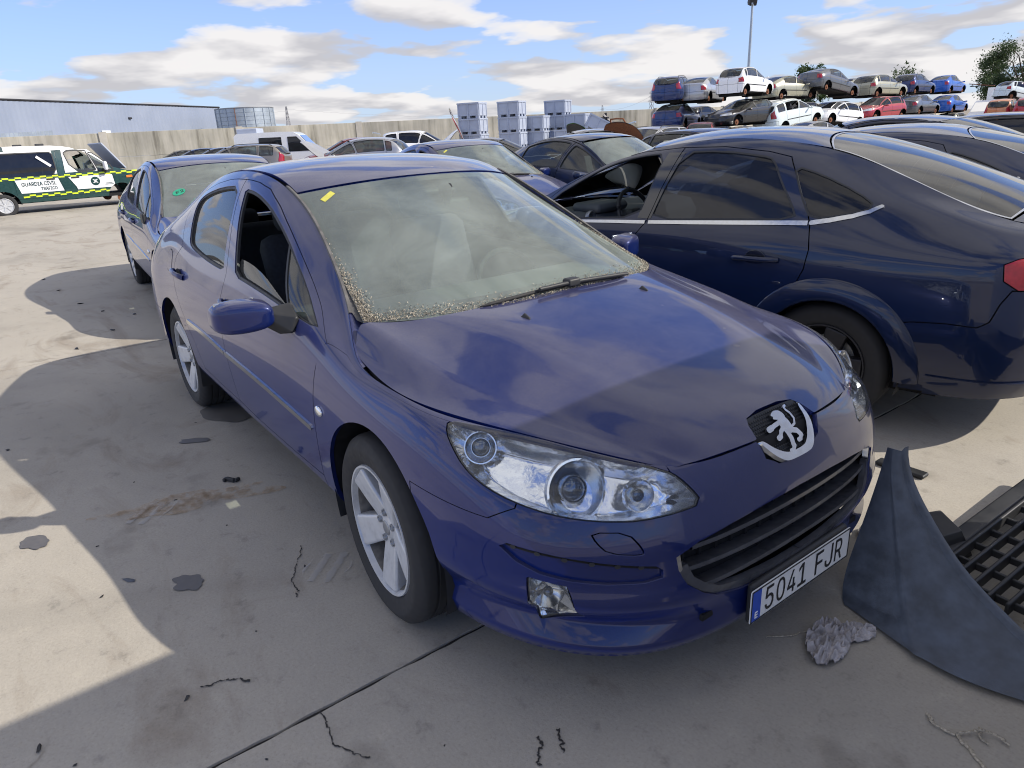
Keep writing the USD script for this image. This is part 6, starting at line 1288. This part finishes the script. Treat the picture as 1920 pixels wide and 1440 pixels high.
# ------------------------------------------------------------------ cars of the yard
paint('blue_dull_paint', (.015, .030, .105), dust=.14)
YG = None
def place_yard():
    yard_car('estate_car', 'taupe estate car with red tail lamp and black roof rails in the left row', 'wagon', 'taupe_paint', (-31.19, 6.74, 0), 234, (1.0, 1.0, 1.06), YG, rails=True, glass='far_glass', wheels='alloy')
    yard_car('black_saloon', 'black saloon directly beyond the taupe estate, its windscreen sloping left', 'sedan', 'black_paint', (-34.91, 7.08, 0), 234, (0.98, 1, 1.02), YG, wheels='alloy')
    yard_car('navy_hatchback', 'dark blue hatchback second beyond the taupe estate in the left row', 'hatch', 'navy_paint', (-38.82, 7.14, 0), 234, (1.02, 1, 1.02), YG, wheels='alloy')
    yard_car('grey_saloon', 'dark grey saloon third beyond the taupe estate in the left row', 'sedan', 'grey_paint', (-42.71, 7.23, 0), 234, (1, 1, 1.0), YG, wheels='alloy')
    yard_car('black_hatchback', 'black hatchback at the far end of the left row by the wall', 'hatch', 'black_paint', (-46.20, 6.95, 0), 234, (1.05, 1, 1.0), YG, wheels='alloy')
    yard_car('silver_hatchback', 'silver hatchback with its black-lined bonnet raised', 'hatch', 'silver_paint', (-25.28, 9.72, 0), 226, (1.03, 0.98, 1.08), YG, bonnet=0.75, wheels='alloy')
    yard_car('red_people_carrier', 'dark red people carrier behind the silver hatchback with raised bonnet', 'wagon', 'dark_red_paint', (-31.29, 12.11, 0), 232, (1.0, 1.02, 1.1), YG, bonnet=0.0, wheels='alloy')
    yard_car('white_people_carrier', 'white people carrier with raised black bonnet and open rear near the crates', 'wagon', 'white_paint', (-30.70, 18.61, 0), 62, (0.95, 1.04, 1.24), YG, bonnet=0.9, boot=1.2, wheels='alloy', glass='dark_glass')
    yard_car('dark_coupe', 'dark saloon with upright black boot lining in front of the crates', 'sedan', 'grey_paint', (-18.00, 14.17, 0), 60, (0.95, 0.95, 0.95), YG, boot=1.5, wheels='alloy')
    yard_car('pale_hatchback', 'pale grey hatchback with raised tailgate left of the burnt bonnet', 'hatch', 'silver_paint', (-18.70, 15.28, 0), 224, (0.98, 0.98, 1.02), YG, boot=1.15, wheels='alloy')
    yard_car('green_hatchback', 'bright green small car between the raised tailgate and the burnt bonnet', 'hatch', 'green_paint', (-18.80, 17.31, 0), 262, (0.9, 0.95, 1.0), YG, bonnet=1.15, wheels='alloy')
    yard_car('silver_estate', 'silver estate car with scorched brown bonnet raised below the stacks', 'wagon', 'silver_paint', (-16.15, 16.9, 0), 281, (0.96, 0.98, 1.0), YG, bonnet=1.0, rails=True, wheels='alloy', under='rust')
    yard_car('white_city_car', 'white car on the ground under the left end of the stacks', 'hatch', 'white_paint', (-24.03, 29.10, 0), 112, (0.95, 0.98, 0.86), YG, glass='dark_glass')
    yard_car('maroon_hatchback', 'maroon hatchback, rear to the viewer, wedged low in the stacks', 'hatch', 'dark_red_paint', (-23.72, 30.72, 0.15), 122, (0.9, 0.9, 0.95), YG, glass='dark_glass')
    yard_car('pale_silver_saloon', 'silver saloon under the dark grey wreck in the stacks', 'sedan', 'silver_paint', (-22.07, 33.14, 0), 95, (0.95, 0.98, 0.84), YG)
    yard_car('silver_wreck', 'silver saloon on the ground under the white van and white hatchback', 'sedan', 'silver_paint', (-19.06, 35.11, 0), 84, (0.95, 0.98, 0.9), YG)
    yard_car('white_wreck', 'white wreck on the ground under the red hatchback', 'hatch', 'white_paint', (-21.22, 46.55, 0), 86, (0.95, 0.98, 0.86), YG)
    yard_car('pale_blue_wreck', 'pale blue small car on the ground under the dark two-tone saloon', 'hatch', 'silver_paint', (-22.80, 55.27, 0), 88, (0.9, 0.95, 0.92), YG)
    yard_car('cream_wreck', 'cream wreck on the ground under the lower bright blue car', 'hatch', 'champagne_paint', (-23.42, 61.55, 0), 88, (0.9, 0.95, 0.9), YG)
    yard_car('blue_booted_saloon', 'dark blue saloon at the left end of the middle tier', 'sedan', 'blue_dull_paint', (-26.94, 32.79, 1.12), 113, (0.95, 1, 1), YG, glass='far_glass')
    yard_car('charcoal_hatchback', 'dark charcoal hatchback facing left in the middle tier', 'hatch', 'black_paint', (-23.37, 31.91, 1.15), 268, (1.04, 1.0, 1.0), YG, glass='far_glass')
    yard_car('small_white_van', 'white delivery van tilted nose up in the middle tier', 'wagon', 'pale_white_paint', (-22.50, 38.15, 1.05), 84, (0.98, 0.96, 1.16), YG, pitch=-0.13, glass='far_glass', skip=('rear_side_window',))
    yard_car('white_hatchback', 'white hatchback tilted tail down in the middle tier', 'hatch', 'white_paint', (-22.47, 39.69, 1.0), 262, (0.92, 0.95, 1.0), YG, pitch=-0.12, glass='dark_glass')
    yard_car('red_hatchback', 'red hatchback facing left in the middle tier', 'hatch', 'red_paint', (-21.97, 43.87, 1.05), 264, (0.98, 0.95, 1.0), YG, glass='dark_glass')
    yard_car('two_tone_saloon', 'dark grey saloon in the middle tier', 'sedan', 'grey_paint', (-23.42, 55.05, 1.2), 90, (0.9, 0.95, 0.98), YG, glass='far_glass')
    yard_car('lower_blue_coupe', 'bright blue car right under the upper bright blue saloon', 'sedan', 'bright_blue_paint', (-24.04, 61.39, 1.2), 92, (0.85, 0.92, 0.95), YG, glass='far_glass')
    yard_car('blue_estate', 'dark blue estate car at the left end of the top tier, rear to the viewer', 'wagon', 'blue_dull_paint', (-27.34, 33.05, 2.5), 114, (0.93, 1.0, 1.02), YG, rails=True, glass='far_glass')
    yard_car('silver_saloon', 'silver saloon between the blue estate and white hatchback on the top tier', 'sedan', 'silver_paint', (-26.39, 34.36, 2.45), 110, (0.95, 1, 1), YG, glass='far_glass', bumper='silver_paint')
    yard_car('white_supermini', 'small white hatchback without wheels, highest car on the top tier', 'hatch', 'white_paint', (-23.08, 34.00, 2.62), 97, (0.88, 0.94, 1.05), YG, glass='far_glass')
    yard_car('champagne_saloon', 'champagne saloon just right of the small white hatchback on the top tier', 'sedan', 'champagne_paint', (-24.22, 40.16, 2.45), 84, (0.95, 1, 0.98), YG, glass='far_glass')
    yard_car('dark_nosed_down_saloon', 'dark blue grey saloon tilted nose down on the top tier', 'sedan', 'grey_paint', (-23.34, 43.21, 2.5), 86, (0.98, 1, 1.0), YG, pitch=0.13, glass='far_glass')
    yard_car('beige_hatchback', 'beige car mostly hidden behind the champagne hatchback on the top tier', 'sedan', 'champagne_paint', (-26.27, 51.99, 2.5), 84, (0.95, 1, 1), YG, glass='far_glass')
    yard_car('champagne_hatchback', 'champagne hatchback with red lamps in the middle of the top tier', 'hatch', 'champagne_paint', (-22.89, 48.47, 2.4), 87, (1.02, 1, 1.0), YG, glass='far_glass')
    yard_car('dark_hatchback', 'dark blue hatchback left of the bright blue saloon on the top tier', 'hatch', 'blue_dull_paint', (-25.01, 57.45, 2.6), 91, (0.95, 0.98, 1.04), YG, glass='far_glass')
    yard_car('upper_blue_saloon', 'bright blue saloon at the right end of the top tier', 'sedan', 'bright_blue_paint', (-25.48, 63.96, 2.62), 92, (0.88, 0.95, 1.02), YG, glass='far_glass')
    yard_car('orange_van', 'orange van with dark red roof edge at the far right', 'wagon', 'orange_paint', (-20.57, 62.56, 0), 96, (1.0, 1.0, 1.42), YG, glass='far_glass')
    yard_car('red_van', 'red van behind the orange van at the far right', 'wagon', 'red_paint', (-19.10, 61.29, 0), 110, (1.0, 1.0, 1.42), YG, glass='far_glass')
    yard_car('white_perched_car', 'white car perched tilted on top of the red van', 'hatch', 'pale_white_paint', (-20.40, 65.71, 1.5), 60, (0.9, 0.95, 1.0), YG, pitch=0.2, glass='dark_glass')

place_yard()
for k_, (px_, py_, z_, rz_, st_, pt_, lb_) in enumerate([(-28.6, 37.6, 1.1, 96, 'hatch', 'black_paint', 'black wreck deep in the middle tier behind the charcoal hatchback'), (-27.8, 42.6, 1.1, 88, 'sedan', 'grey_paint', 'dark grey wreck deep in the middle tier behind the white van'), (-27.2, 47.5, 1.1, 86, 'hatch', 'black_paint', 'black wreck deep in the middle tier behind the red hatchback'), (-27.6, 52.6, 1.1, 88, 'wagon', 'blue_dull_paint', 'dark blue wreck in the middle tier behind the two-tone saloon'), (-27.5, 38.0, 0, 92, 'wagon', 'black_paint', 'black estate wreck in the bottom tier below the white supermini'), (-26.3, 43.5, 0, 88, 'wagon', 'grey_paint', 'grey estate wreck in the bottom tier below the nose-down saloon'), (-26.0, 49.0, 0, 87, 'sedan', 'black_paint', 'black saloon wreck in the bottom tier below the champagne hatchback'), (-29.5, 33.0, 0, 112, 'sedan', 'black_paint', 'black saloon wreck in the bottom tier below the blue estate')]):
    yard_car('stacked_wreck', lb_, st_, pt_, (px_, py_, z_), rz_, (1, 1, .95), YG, glass='dark_glass')

# ------------------------------------------------------------------ box lorry
bl = thing('box_lorry', 'white box lorry with grey lower sides beyond the bright blue cars', 'lorry', mat=xf((-24.2, 69.5, 0), math.radians(250)))
put('load_box', rbox((-2.3, 0, 2.0), (4.2, 2.2, 2.3), .03, 6), 'white_paint', bl); put('side_skirt', bx((-2.3, 0, .62), (4.1, 2.1, .46)), 'grey_plastic', bl)
cb = Polygon([(0, .45), (1.75, .45), (1.80, 1.05), (1.62, 1.25), (1.15, 2.05), (1.0, 2.15), (0, 2.15)]); cbm = extr(cb, 1.9, xf((0, .95, 0), 0, 0, PI/2)); put('cab', cbm, 'white_paint', bl, smooth=30)
put('windscreen', sheet(np.array([[(1.63, -.85, 1.27), (1.63, .85, 1.27)], [(1.20, -.85, 2.0), (1.20, .85, 2.0)]])), 'dark_glass', bl)
for s_ in (-1, 1): put('side_window', bx((.75, s_*.955, 1.6), (.85, .02, .62)), 'dark_glass', bl)
for x in (.95, -3.2):
    for s_ in (-1, 1): small_wheel(bl, (x, s_*.85, .33), s_, 'steel')
sp = thing('roof_spoiler', 'bent brown panel lying on top of the white box lorry', 'panel', (-24.6, 67.2, 3.22)); put('panel', bx((0, 0, .12), (1.8, .9, .05), xf((0, 0, 0), .3, .14)), 'rust', sp); put('rail', bx((0, .2, .05), (1.9, .06, .06)), 'dark_metal', sp)

# ------------------------------------------------------------------ white van by the wall, with a cooling unit
def plain_van(name, label, loc, rz, paint_, L=4.8, H=2.1, W=1.85, extra=None):
    o = thing(name, label, 'van', mat=xf(loc, math.radians(rz))); half = W/2
    prof = [(0, .35), (.02, .75), (.12, .95), (.95, 1.18), (1.65, H - .18), (1.9, H - .03), (L*.55, H), (L - .15, H - .02), (L, H - .15), (L + .02, .9), (L, .35)]
    pts = np.array(prof); ys = (-1, -.97, -.90, 0, .90, .97, 1)
    def sect(x, z, y): return (-x, y*half*(1 - .10*max(0, (z - 1.0)/(H - 1.0))**2 if abs(y) > .89 else 1), z - (0 if abs(y) < .95 else .02 if abs(y) < .98 else .05))
    rows_ = [[sect(x, z, y) for y in ys] for x, z in prof]; put('body', cat(sheet(np.array(rows_), True), *[trimesh.Trimesh(np.c_[-np.array(v_[:, 0]), np.full(len(v_), s_*half*.995), v_[:, 1]], f_) for s_ in (-1, 1) for v_, f_ in [trimesh.creation.triangulate_polygon(Polygon(prof))]]), paint_, o, smooth=35)
    def pane_(pts_, s_, mt, nm): p = Polygon(pts_).buffer(-.03).buffer(.03); m_ = extr(p, .012, np.array([[-1, 0, 0, 0], [0, 0, -s_, s_*(half + .006)], [0, 1, 0, 0], [0, 0, 0, 1.]])); put(nm, m_, mt, o)
    for s_ in (-1, 1):
        pane_([(1.1, 1.15), (1.75, H - .25), (2.2, H - .25), (2.2, 1.15)], s_, 'dark_glass', 'front_window'); pane_([(2.5, 1.15), (2.5, H - .25), (3.6, H - .25), (3.6, 1.15)], s_, 'dark_glass', 'side_window')
        for x in (.85, L - .9): small_wheel(o, (-x, s_*(half - .12), .32), s_, 'steel')
    put('windscreen', sheet(np.array([[(-1.0, -half*.86, 1.21), (-1.0, half*.86, 1.21)], [(-1.60, -half*.8, H - .21), (-1.60, half*.8, H - .21)]]) + [.012, 0, .012]), 'dark_glass', o)
    return o
pv = plain_van('white_van', 'white van with a square side window in front of the wall', (-33.7, 13.9, 0), 57, 'white_paint'); put('cooling_unit', rbox((-4.2, 0, 2.18), (1.0, 1.3, .28), .04), 'crate_grey', pv)

plain_van('white_van', 'tall white van standing just outside the right edge of the picture', (6.58, .80, 0), 1, 'white_paint', H=2.22, W=1.9)

# ------------------------------------------------------------------ patrol van, green and white, off its front wheels
for nm, c in (('van_green', (.006, .042, .040)), ('hi_vis', (.62, .80, .02)), ('hi_vis_dark', (.02, .05, .035))): plain(nm, c, .35, coat=.5, vary=.06)
VP = [(0, .42), (-.02, .62), (-.06, .80), (-.16, .95), (-.55, 1.10), (-1.10, 1.27), (-1.75, 1.74), (-2.05, 1.87), (-2.6, 1.93), (-4.6, 1.94), (-4.92, 1.88), (-5.02, 1.55), (-5.06, .9), (-5.05, .42)]
pvn = thing('patrol_van', 'green and white patrol van with yellow chequers and a missing front wheel', 'van', mat=xf((-24.35, 2.85, -.10), math.radians(97)))
from scipy.interpolate import interp1d
def van_side(x, z):
    """half width of the van at a height"""
    return .955 - .015*max(0, (.6 - z)/.3)**2 - .17*max(0, (z - 1.02)/.92)**1.6
vp = smoothpoly(np.array(VP + [(-4.6, .40), (-.4, .40)]), 1)
side = Polygon(vp).buffer(0)
cut = unary_union([Point(-.86, .36).buffer(.40), Point(-3.96, .36).buffer(.39)])
def vside(poly, s_, off=0.0, mt='van_green', nm='panel', par=None, step=.09):
    """a piece of the van's flank given in (x, z)"""
    V, F, n = [], [], 0
    for p in polys(poly.buffer(0)):
        x0, z0, x1, z1 = p.bounds; pts = []
        cells = [sbox(a, b, a + step*2, b + step) for a in np.arange(x0, x1, step*2) for b in np.arange(z0, z1, step)]
        for q in shapely.intersection(p, np.array(cells)):
            for w in polys(q):
                for t in shapely.constrained_delaunay_triangles(w).geoms:
                    r = np.array(t.exterior.coords)[:3]; V += [(x, s_*(van_side(x, z) + off), z) for x, z in r]; F.append([n, n + 1, n + 2]); n += 3
    V, F = np.array(V), np.array(F); c = np.cross(V[F[:, 1]] - V[F[:, 0]], V[F[:, 2]] - V[F[:, 0]])[:, 1]*s_ < 0; F[c] = F[c][:, ::-1]
    m = trimesh.Trimesh(V, F, process=False); m.merge_vertices(); return put(nm, m, mt, par if par is not None else pvn, smooth=40)
wslide = Polygon([(-2.62, 1.10), (-2.50, 1.28), (-2.50, 1.68), (-2.56, 1.74), (-4.45, 1.75), (-4.45, 1.10)]).buffer(-.04).buffer(.04)
wdoor = Polygon([(-1.92, 1.14), (-2.14, 1.38), (-2.20, 1.70), (-2.10, 1.76), (-1.62, 1.74), (-1.46, 1.18)]).buffer(-.03).buffer(.03)
wq = Polygon([(-1.40, 1.16), (-1.56, 1.68), (-1.45, 1.66), (-1.05, 1.30), (-.98, 1.16)]).buffer(-.02).buffer(.02)
front_d = Polygon([(-.98, .50), (-1.02, 1.16), (-1.55, 1.76), (-2.25, 1.80), (-2.30, 1.10), (-2.12, .80), (-2.05, .50)]); slide_d = Polygon([(-2.36, .50), (-2.48, 1.10), (-2.40, 1.80), (-3.62, 1.82), (-3.62, .50)])
for s_ in (-1, 1):
    vside(side.difference(unary_union([cut, front_d, slide_d, wslide])), s_, 0, 'van_green', 'body_side')
    fdp = vside(front_d.difference(unary_union([cut, wdoor, wq])).buffer(-.006), s_, .004, 'van_green', 'front_door'); sdp = vside(slide_d.difference(unary_union([cut, wslide])).buffer(-.006), s_, .004, 'van_green', 'sliding_door')
    lo = sbox(-1.06, .66, -2.14, 1.06).intersection(front_d.buffer(-.008)).difference(cut); lo = Polygon([(-1.02, .66), (-1.06, 1.06), (-2.26, 1.06), (-2.08, .74), (-2.06, .66)]).difference(cut.buffer(.01))
    vside(lo, s_, .007, 'white_print', 'white_field', fdp); vside(front_d.intersection(sbox(-2.4, 1.145, -.9, 1.9)).difference(unary_union([wdoor.buffer(.01), wq.buffer(.01)])).buffer(-.008), s_, .007, 'white_print', 'white_field', fdp)
    vside(Polygon([(-2.42, .66), (-2.52, 1.06), (-3.60, 1.06), (-3.50, .66)]), s_, .007, 'white_print', 'white_field', sdp)
    vside(Polygon([(-2.42, 1.145), (-2.42, 1.78), (-4.0, 1.80), (-4.0, 1.145)]).difference(unary_union([wslide.buffer(.01), sbox(-2.495, 1.0, -2.36, 1.9)])), s_, .0075, 'white_print', 'white_field', sdp)
    vside(side.intersection(sbox(-3.65, 1.79, -1.4, 2.0)), s_, .005, 'white_print', 'roof_edge'); vside(Polygon([(-1.0, 1.19), (-1.08, 1.28), (-1.5, 1.62), (-1.72, 1.74), (-2.0, 1.84), (-2.0, 1.78), (-1.55, 1.77), (-1.02, 1.20)]).buffer(0), s_, .006, 'white_print', 'pillar_panel')
    for z0, x0, x1 in ((1.068, -.32, -4.9), (.575, -1.0, -3.55)):
        n_ = int((x0 - x1)/.155)
        for k in range(n_):
            xa = x0 - k*.155; zz = z0 - (.035 if k % 2 else 0)
            st_ = sbox(xa - .155, z0 - .04, xa, z0 + .04).difference(cut.buffer(.01))
            for a, b, mt in ((z0 - .04, z0, 'hi_vis' if k % 2 else 'hi_vis_dark'), (z0, z0 + .04, 'hi_vis_dark' if k % 2 else 'hi_vis')):
                q = sbox(xa - .154, a, xa, b).difference(cut.buffer(.01))
                if not q.is_empty: vside(q, s_, .010, mt, 'chequer', None, .16)
    vside(wslide.buffer(.004), s_, -.004, 'dark_glass', 'side_window'); vside(wq, s_, -.006, 'far_glass', 'quarter_window')
    vside(wdoor.intersection(sbox(-3, 1.0, -1, 1.24)), s_, -.012, 'far_glass', 'front_window')
    for w_ in (wslide, wdoor, wq): vside(w_.buffer(.018).difference(w_.buffer(-.012)), s_, .0085, 'black_plastic', 'window_seal')
    for hx in (-1.98, -2.62): put('door_handle', rbox((hx - .08, s_*.972, 1.005), (.22, .03, .04), .012), 'black_plastic', pvn, smooth=40)
    put('rear_lamp', bx((-5.0, s_*.85, 1.1), (.08, .12, .45)), 'tail_red', pvn)
    put('side_marker', rbox((-.58, s_*.965, .93), (.18, .02, .07), .008), 'amber', pvn)
    mm = manifold3d.Manifold.batch_hull([manifold3d.Manifold.sphere(r, 12).translate([x, s_*y, z]) for x, y, z, r in ((-1.22, 1.04, 1.20, .05), (-1.22, 1.16, 1.20, .05), (-1.22, 1.05, 1.36, .05), (-1.22, 1.15, 1.36, .05))]); w_ = put('wing_mirror', mm, 'white_print', pvn, smooth=50)
    put('mirror_foot', bx((-1.22, s_*1.0, 1.16), (.10, .22, .10)), 'black_plastic', w_)
    small_wheel(pvn, (-3.96, s_*.82, .36), s_, 'alloy'); small_wheel(pvn, (-.86, s_*.80, .32), s_, 'hub')
    tt = np.linspace(0, PI, 20)
    for cx in (-.86, -3.96): put('arch_liner', sheet(np.stack([np.stack([cx + .41*np.cos(tt), np.full(20, s_*y), .36 + .41*np.sin(tt)], -1) for y in (.955, .5)])), 'blackout', pvn)
top_ = np.array([p for p in VP]); Y_ = np.linspace(-1, 1, 9)
def band(i0, i1, mt, nm, off=0.0, k=1.0):
    rows_ = [[(x, y*van_side(x, z)*k, z + off - .03*abs(y)**4) for y in Y_] for x, z in top_[i0:i1]]; return put(nm, sheet(np.array(rows_), True), mt, pvn, smooth=50)
band(0, 4, 'van_green', 'front_panel'); band(6, 8, 'van_green', 'windscreen_header'); band(7, 11, 'white_print', 'roof'); band(10, 14, 'van_green', 'rear_doors'); band(5, 7, 'far_glass', 'windscreen')
put('floor', bx((-2.6, 0, .42), (4.9, 1.7, .08)), 'blackout', pvn); put('bulkhead', bx((-2.45, 0, 1.1), (.05, 1.6, 1.3)), 'blackout', pvn); put('engine', rbox((-.5, 0, .85), (.6, 1.2, .3), .05), 'dark_metal', pvn)
for y in (-.4, .4): put('seat', cat(rbox((-2.0, y, .85), (.5, .5, .16), .05), rbox((-2.22, y, 1.22), (.14, .46, .7), .05)), 'seat_cloth', pvn, smooth=40)
put('bonnet', rbox((0, 0, 0), (.95, 1.45, .05), .02).apply_transform(xf((-.82, 0, 1.55), 0, .95)), 'crate_grey', pvn, smooth=40)
put('front_bumper', rbox((.12, -.55, .62), (.30, .9, .34), .05).apply_transform(xf((0, 0, 0), 0, .25)), 'white_print', pvn, smooth=40, label='white bumper hanging loose')
for k in range(4): put('roof_fitting', rbox((-2.7 - .55*k, -.62, 1.95), (.22, .10, .06), .02), 'black_plastic', pvn)
put('stripe_bar', bx((0, 0, 0), (.42, .012, .07), xf((-2.76, -.915, 1.50), 0, .72)), 'white_print', pvn)
for tx, x, z, hgt in (('GUARDIA CIVIL', -3.46, .85, .10), ('TRÁFICO', -3.0, .715, .085)):
    m = meshkit.text_mesh(tx, hgt, .003, True); w_ = m.bounds[1, 0]; T_ = np.array([[1.0, 0, 0, 0], [0, 0, -1, 0], [0, 1, 0, 0], [0, 0, 0, 1.]])
    sx = (.88 if tx[0] == 'G' else .42)/w_; m.apply_transform(np.array([[sx, 0, 0, x], [0, 0, -1, -.966], [0, 1, 0, z], [0, 0, 0, 1.]])); put('lettering', m, 'van_green', pvn)
em = put('emblem', extr(Point(0, 0).buffer(.125), .004, np.array([[1, 0, 0, -1.55], [0, 0, -1, -.966], [0, 1, 0, .86], [0, 0, 0, 1.]])), 'van_green', pvn)
for a in (.7, -.7, 0): put('emblem_mark', bx((-1.55, -.972, .86), (.16 if a else .06, .004, .022 if a else .08), xf((-1.55, 0, .86), 0, a) @ xf((1.55, 0, -.86))), 'plate_white', em)
for z, l in ((.80, .18), (.765, .24)): put('small_print', bx((-1.18, -.966, z - .02), (l, .004, .016)), 'van_green', pvn)

# ------------------------------------------------------------------ the large cars
focal = saloon('dark blue dusty saloon in the foreground, number plate hanging under its grille')
def other_saloon(label, loc, rz, drop=(), wheels=None):
    x = UsdGeom.Xform.Define(stage, path_for('/World', 'blue_saloon')); x.GetPrim().GetReferences().AddInternalReference(focal.GetPath()); x.ClearXformOpOrder()
    x.AddTransformOp(opSuffix='place').Set(Gf.Matrix4d(*[float(v) for v in xf(loc, rz).T.ravel()])); tag(x, label, 'car')
    for k_, v_ in list(_used.items()):      # names already taken by the copied parts
        if k_.startswith(f'{focal.GetPath()}/'): _used[f'{x.GetPath()}' + k_[len(str(focal.GetPath())):]] = v_
    for d in drop: stage.OverridePrim(f'{x.GetPath()}/{d}').SetActive(False)
    if not drop: x.GetPrim().SetInstanceable(True)
    return x
second = other_saloon('blue saloon with green round sticker parked nose to tail behind the first', (-5.119, .398, 0), -.063, ('wing_mirror', 'number_plate', 'front_window', 'front_window_001', 'badge', 'wheel', 'wheel_001', 'wheel_002', 'wheel_003', 'windscreen/yellow_sticker', 'windscreen/leaf_litter'))
for cx, y in ((0, .785), (-2.725, .762)):
    for sgn in (-1, 1): wheel_parts(second, (cx, sgn*y, .322), sgn, spokes=10, kind='alloy')
for q in (lambda t: t, flipy):
    putn('front_window', q(trim(SIDE, SIDE.poly(FWIN, (0, 2), (1, -2, -.2), smooth=1).buffer(.004), du=.05, dv=.05, off=-.014)), 'side_glass', second)
gs = SCREEN.inv(np.array([(-.60, -.50)]), (0, 1))[0]; gp, gn = SCREEN(gs)[0], SCREEN.normal(gs)[0]
gx = np.array([0, 1., 0]) - gn*gn[1]; gx /= np.linalg.norm(gx); gy = np.cross(gn, gx); GM = np.eye(4); GM[:3, 0], GM[:3, 1], GM[:3, 2], GM[:3, 3] = gx, gy, gn, gp + gn*.002
gst = put('round_sticker', extr(Point(0, 0).buffer(.062), .001, GM), 'green_sticker', second); mt_ = meshkit.text_mesh('F2', .05, .0008, True); mt_.apply_transform(GM @ xf((-.034, -.025, .0012))); put('lettering', mt_, 'ink', gst)
put('empty_mirror_foot', rbox((-.66, -.862, .94), (.16, .03, .10), .012), 'black_plastic', second)
third = other_saloon('dark blue saloon with dusty windscreen diagonally behind the first', (-6.10, 4.30, 0), -.13)
navy = navy_saloon('navy saloon with tinted rear windows and chrome sill line, beside the foreground car', (-.15, 2.59, 0), math.radians(189.4))
navy_saloon('navy saloon right behind the tinted one, its roof curving past the right edge', (-.335, 4.85, 0), math.radians(189.4), s=(1, 1, .968))
yard_car('dark_saloon', 'dark saloon with black door mirror behind the third blue saloon', 'sedan', 'navy_paint', (-5.1, 6.35, 0), -3, (1, 1, 1), fine=True, wheels='alloy', glass='side_glass')
yard_car('dark_hatchback', 'dark blue car with roof aerial seen over the tinted navy saloon', 'hatch', 'navy_paint', (-6.7, 11.2, 0), -2, (1, 1, .97), fine=True, wheels='alloy', glass='side_glass')
yard_car('grey_hatchback', 'dark car with pale reflecting roof, third roof line at the right', 'sedan', 'navy_paint', (-4.9, 8.75, 0), 189, (1, 1, 1.03), fine=True, wheels='alloy', glass='dark_glass')
yard_car('black_hatchback', 'black car with dark side windows, farthest roof line at the right edge', 'hatch', 'black_paint', (-4.6, 11.5, 0), 189, (1, 1, 1.0), fine=True, wheels='alloy', glass='dark_glass')
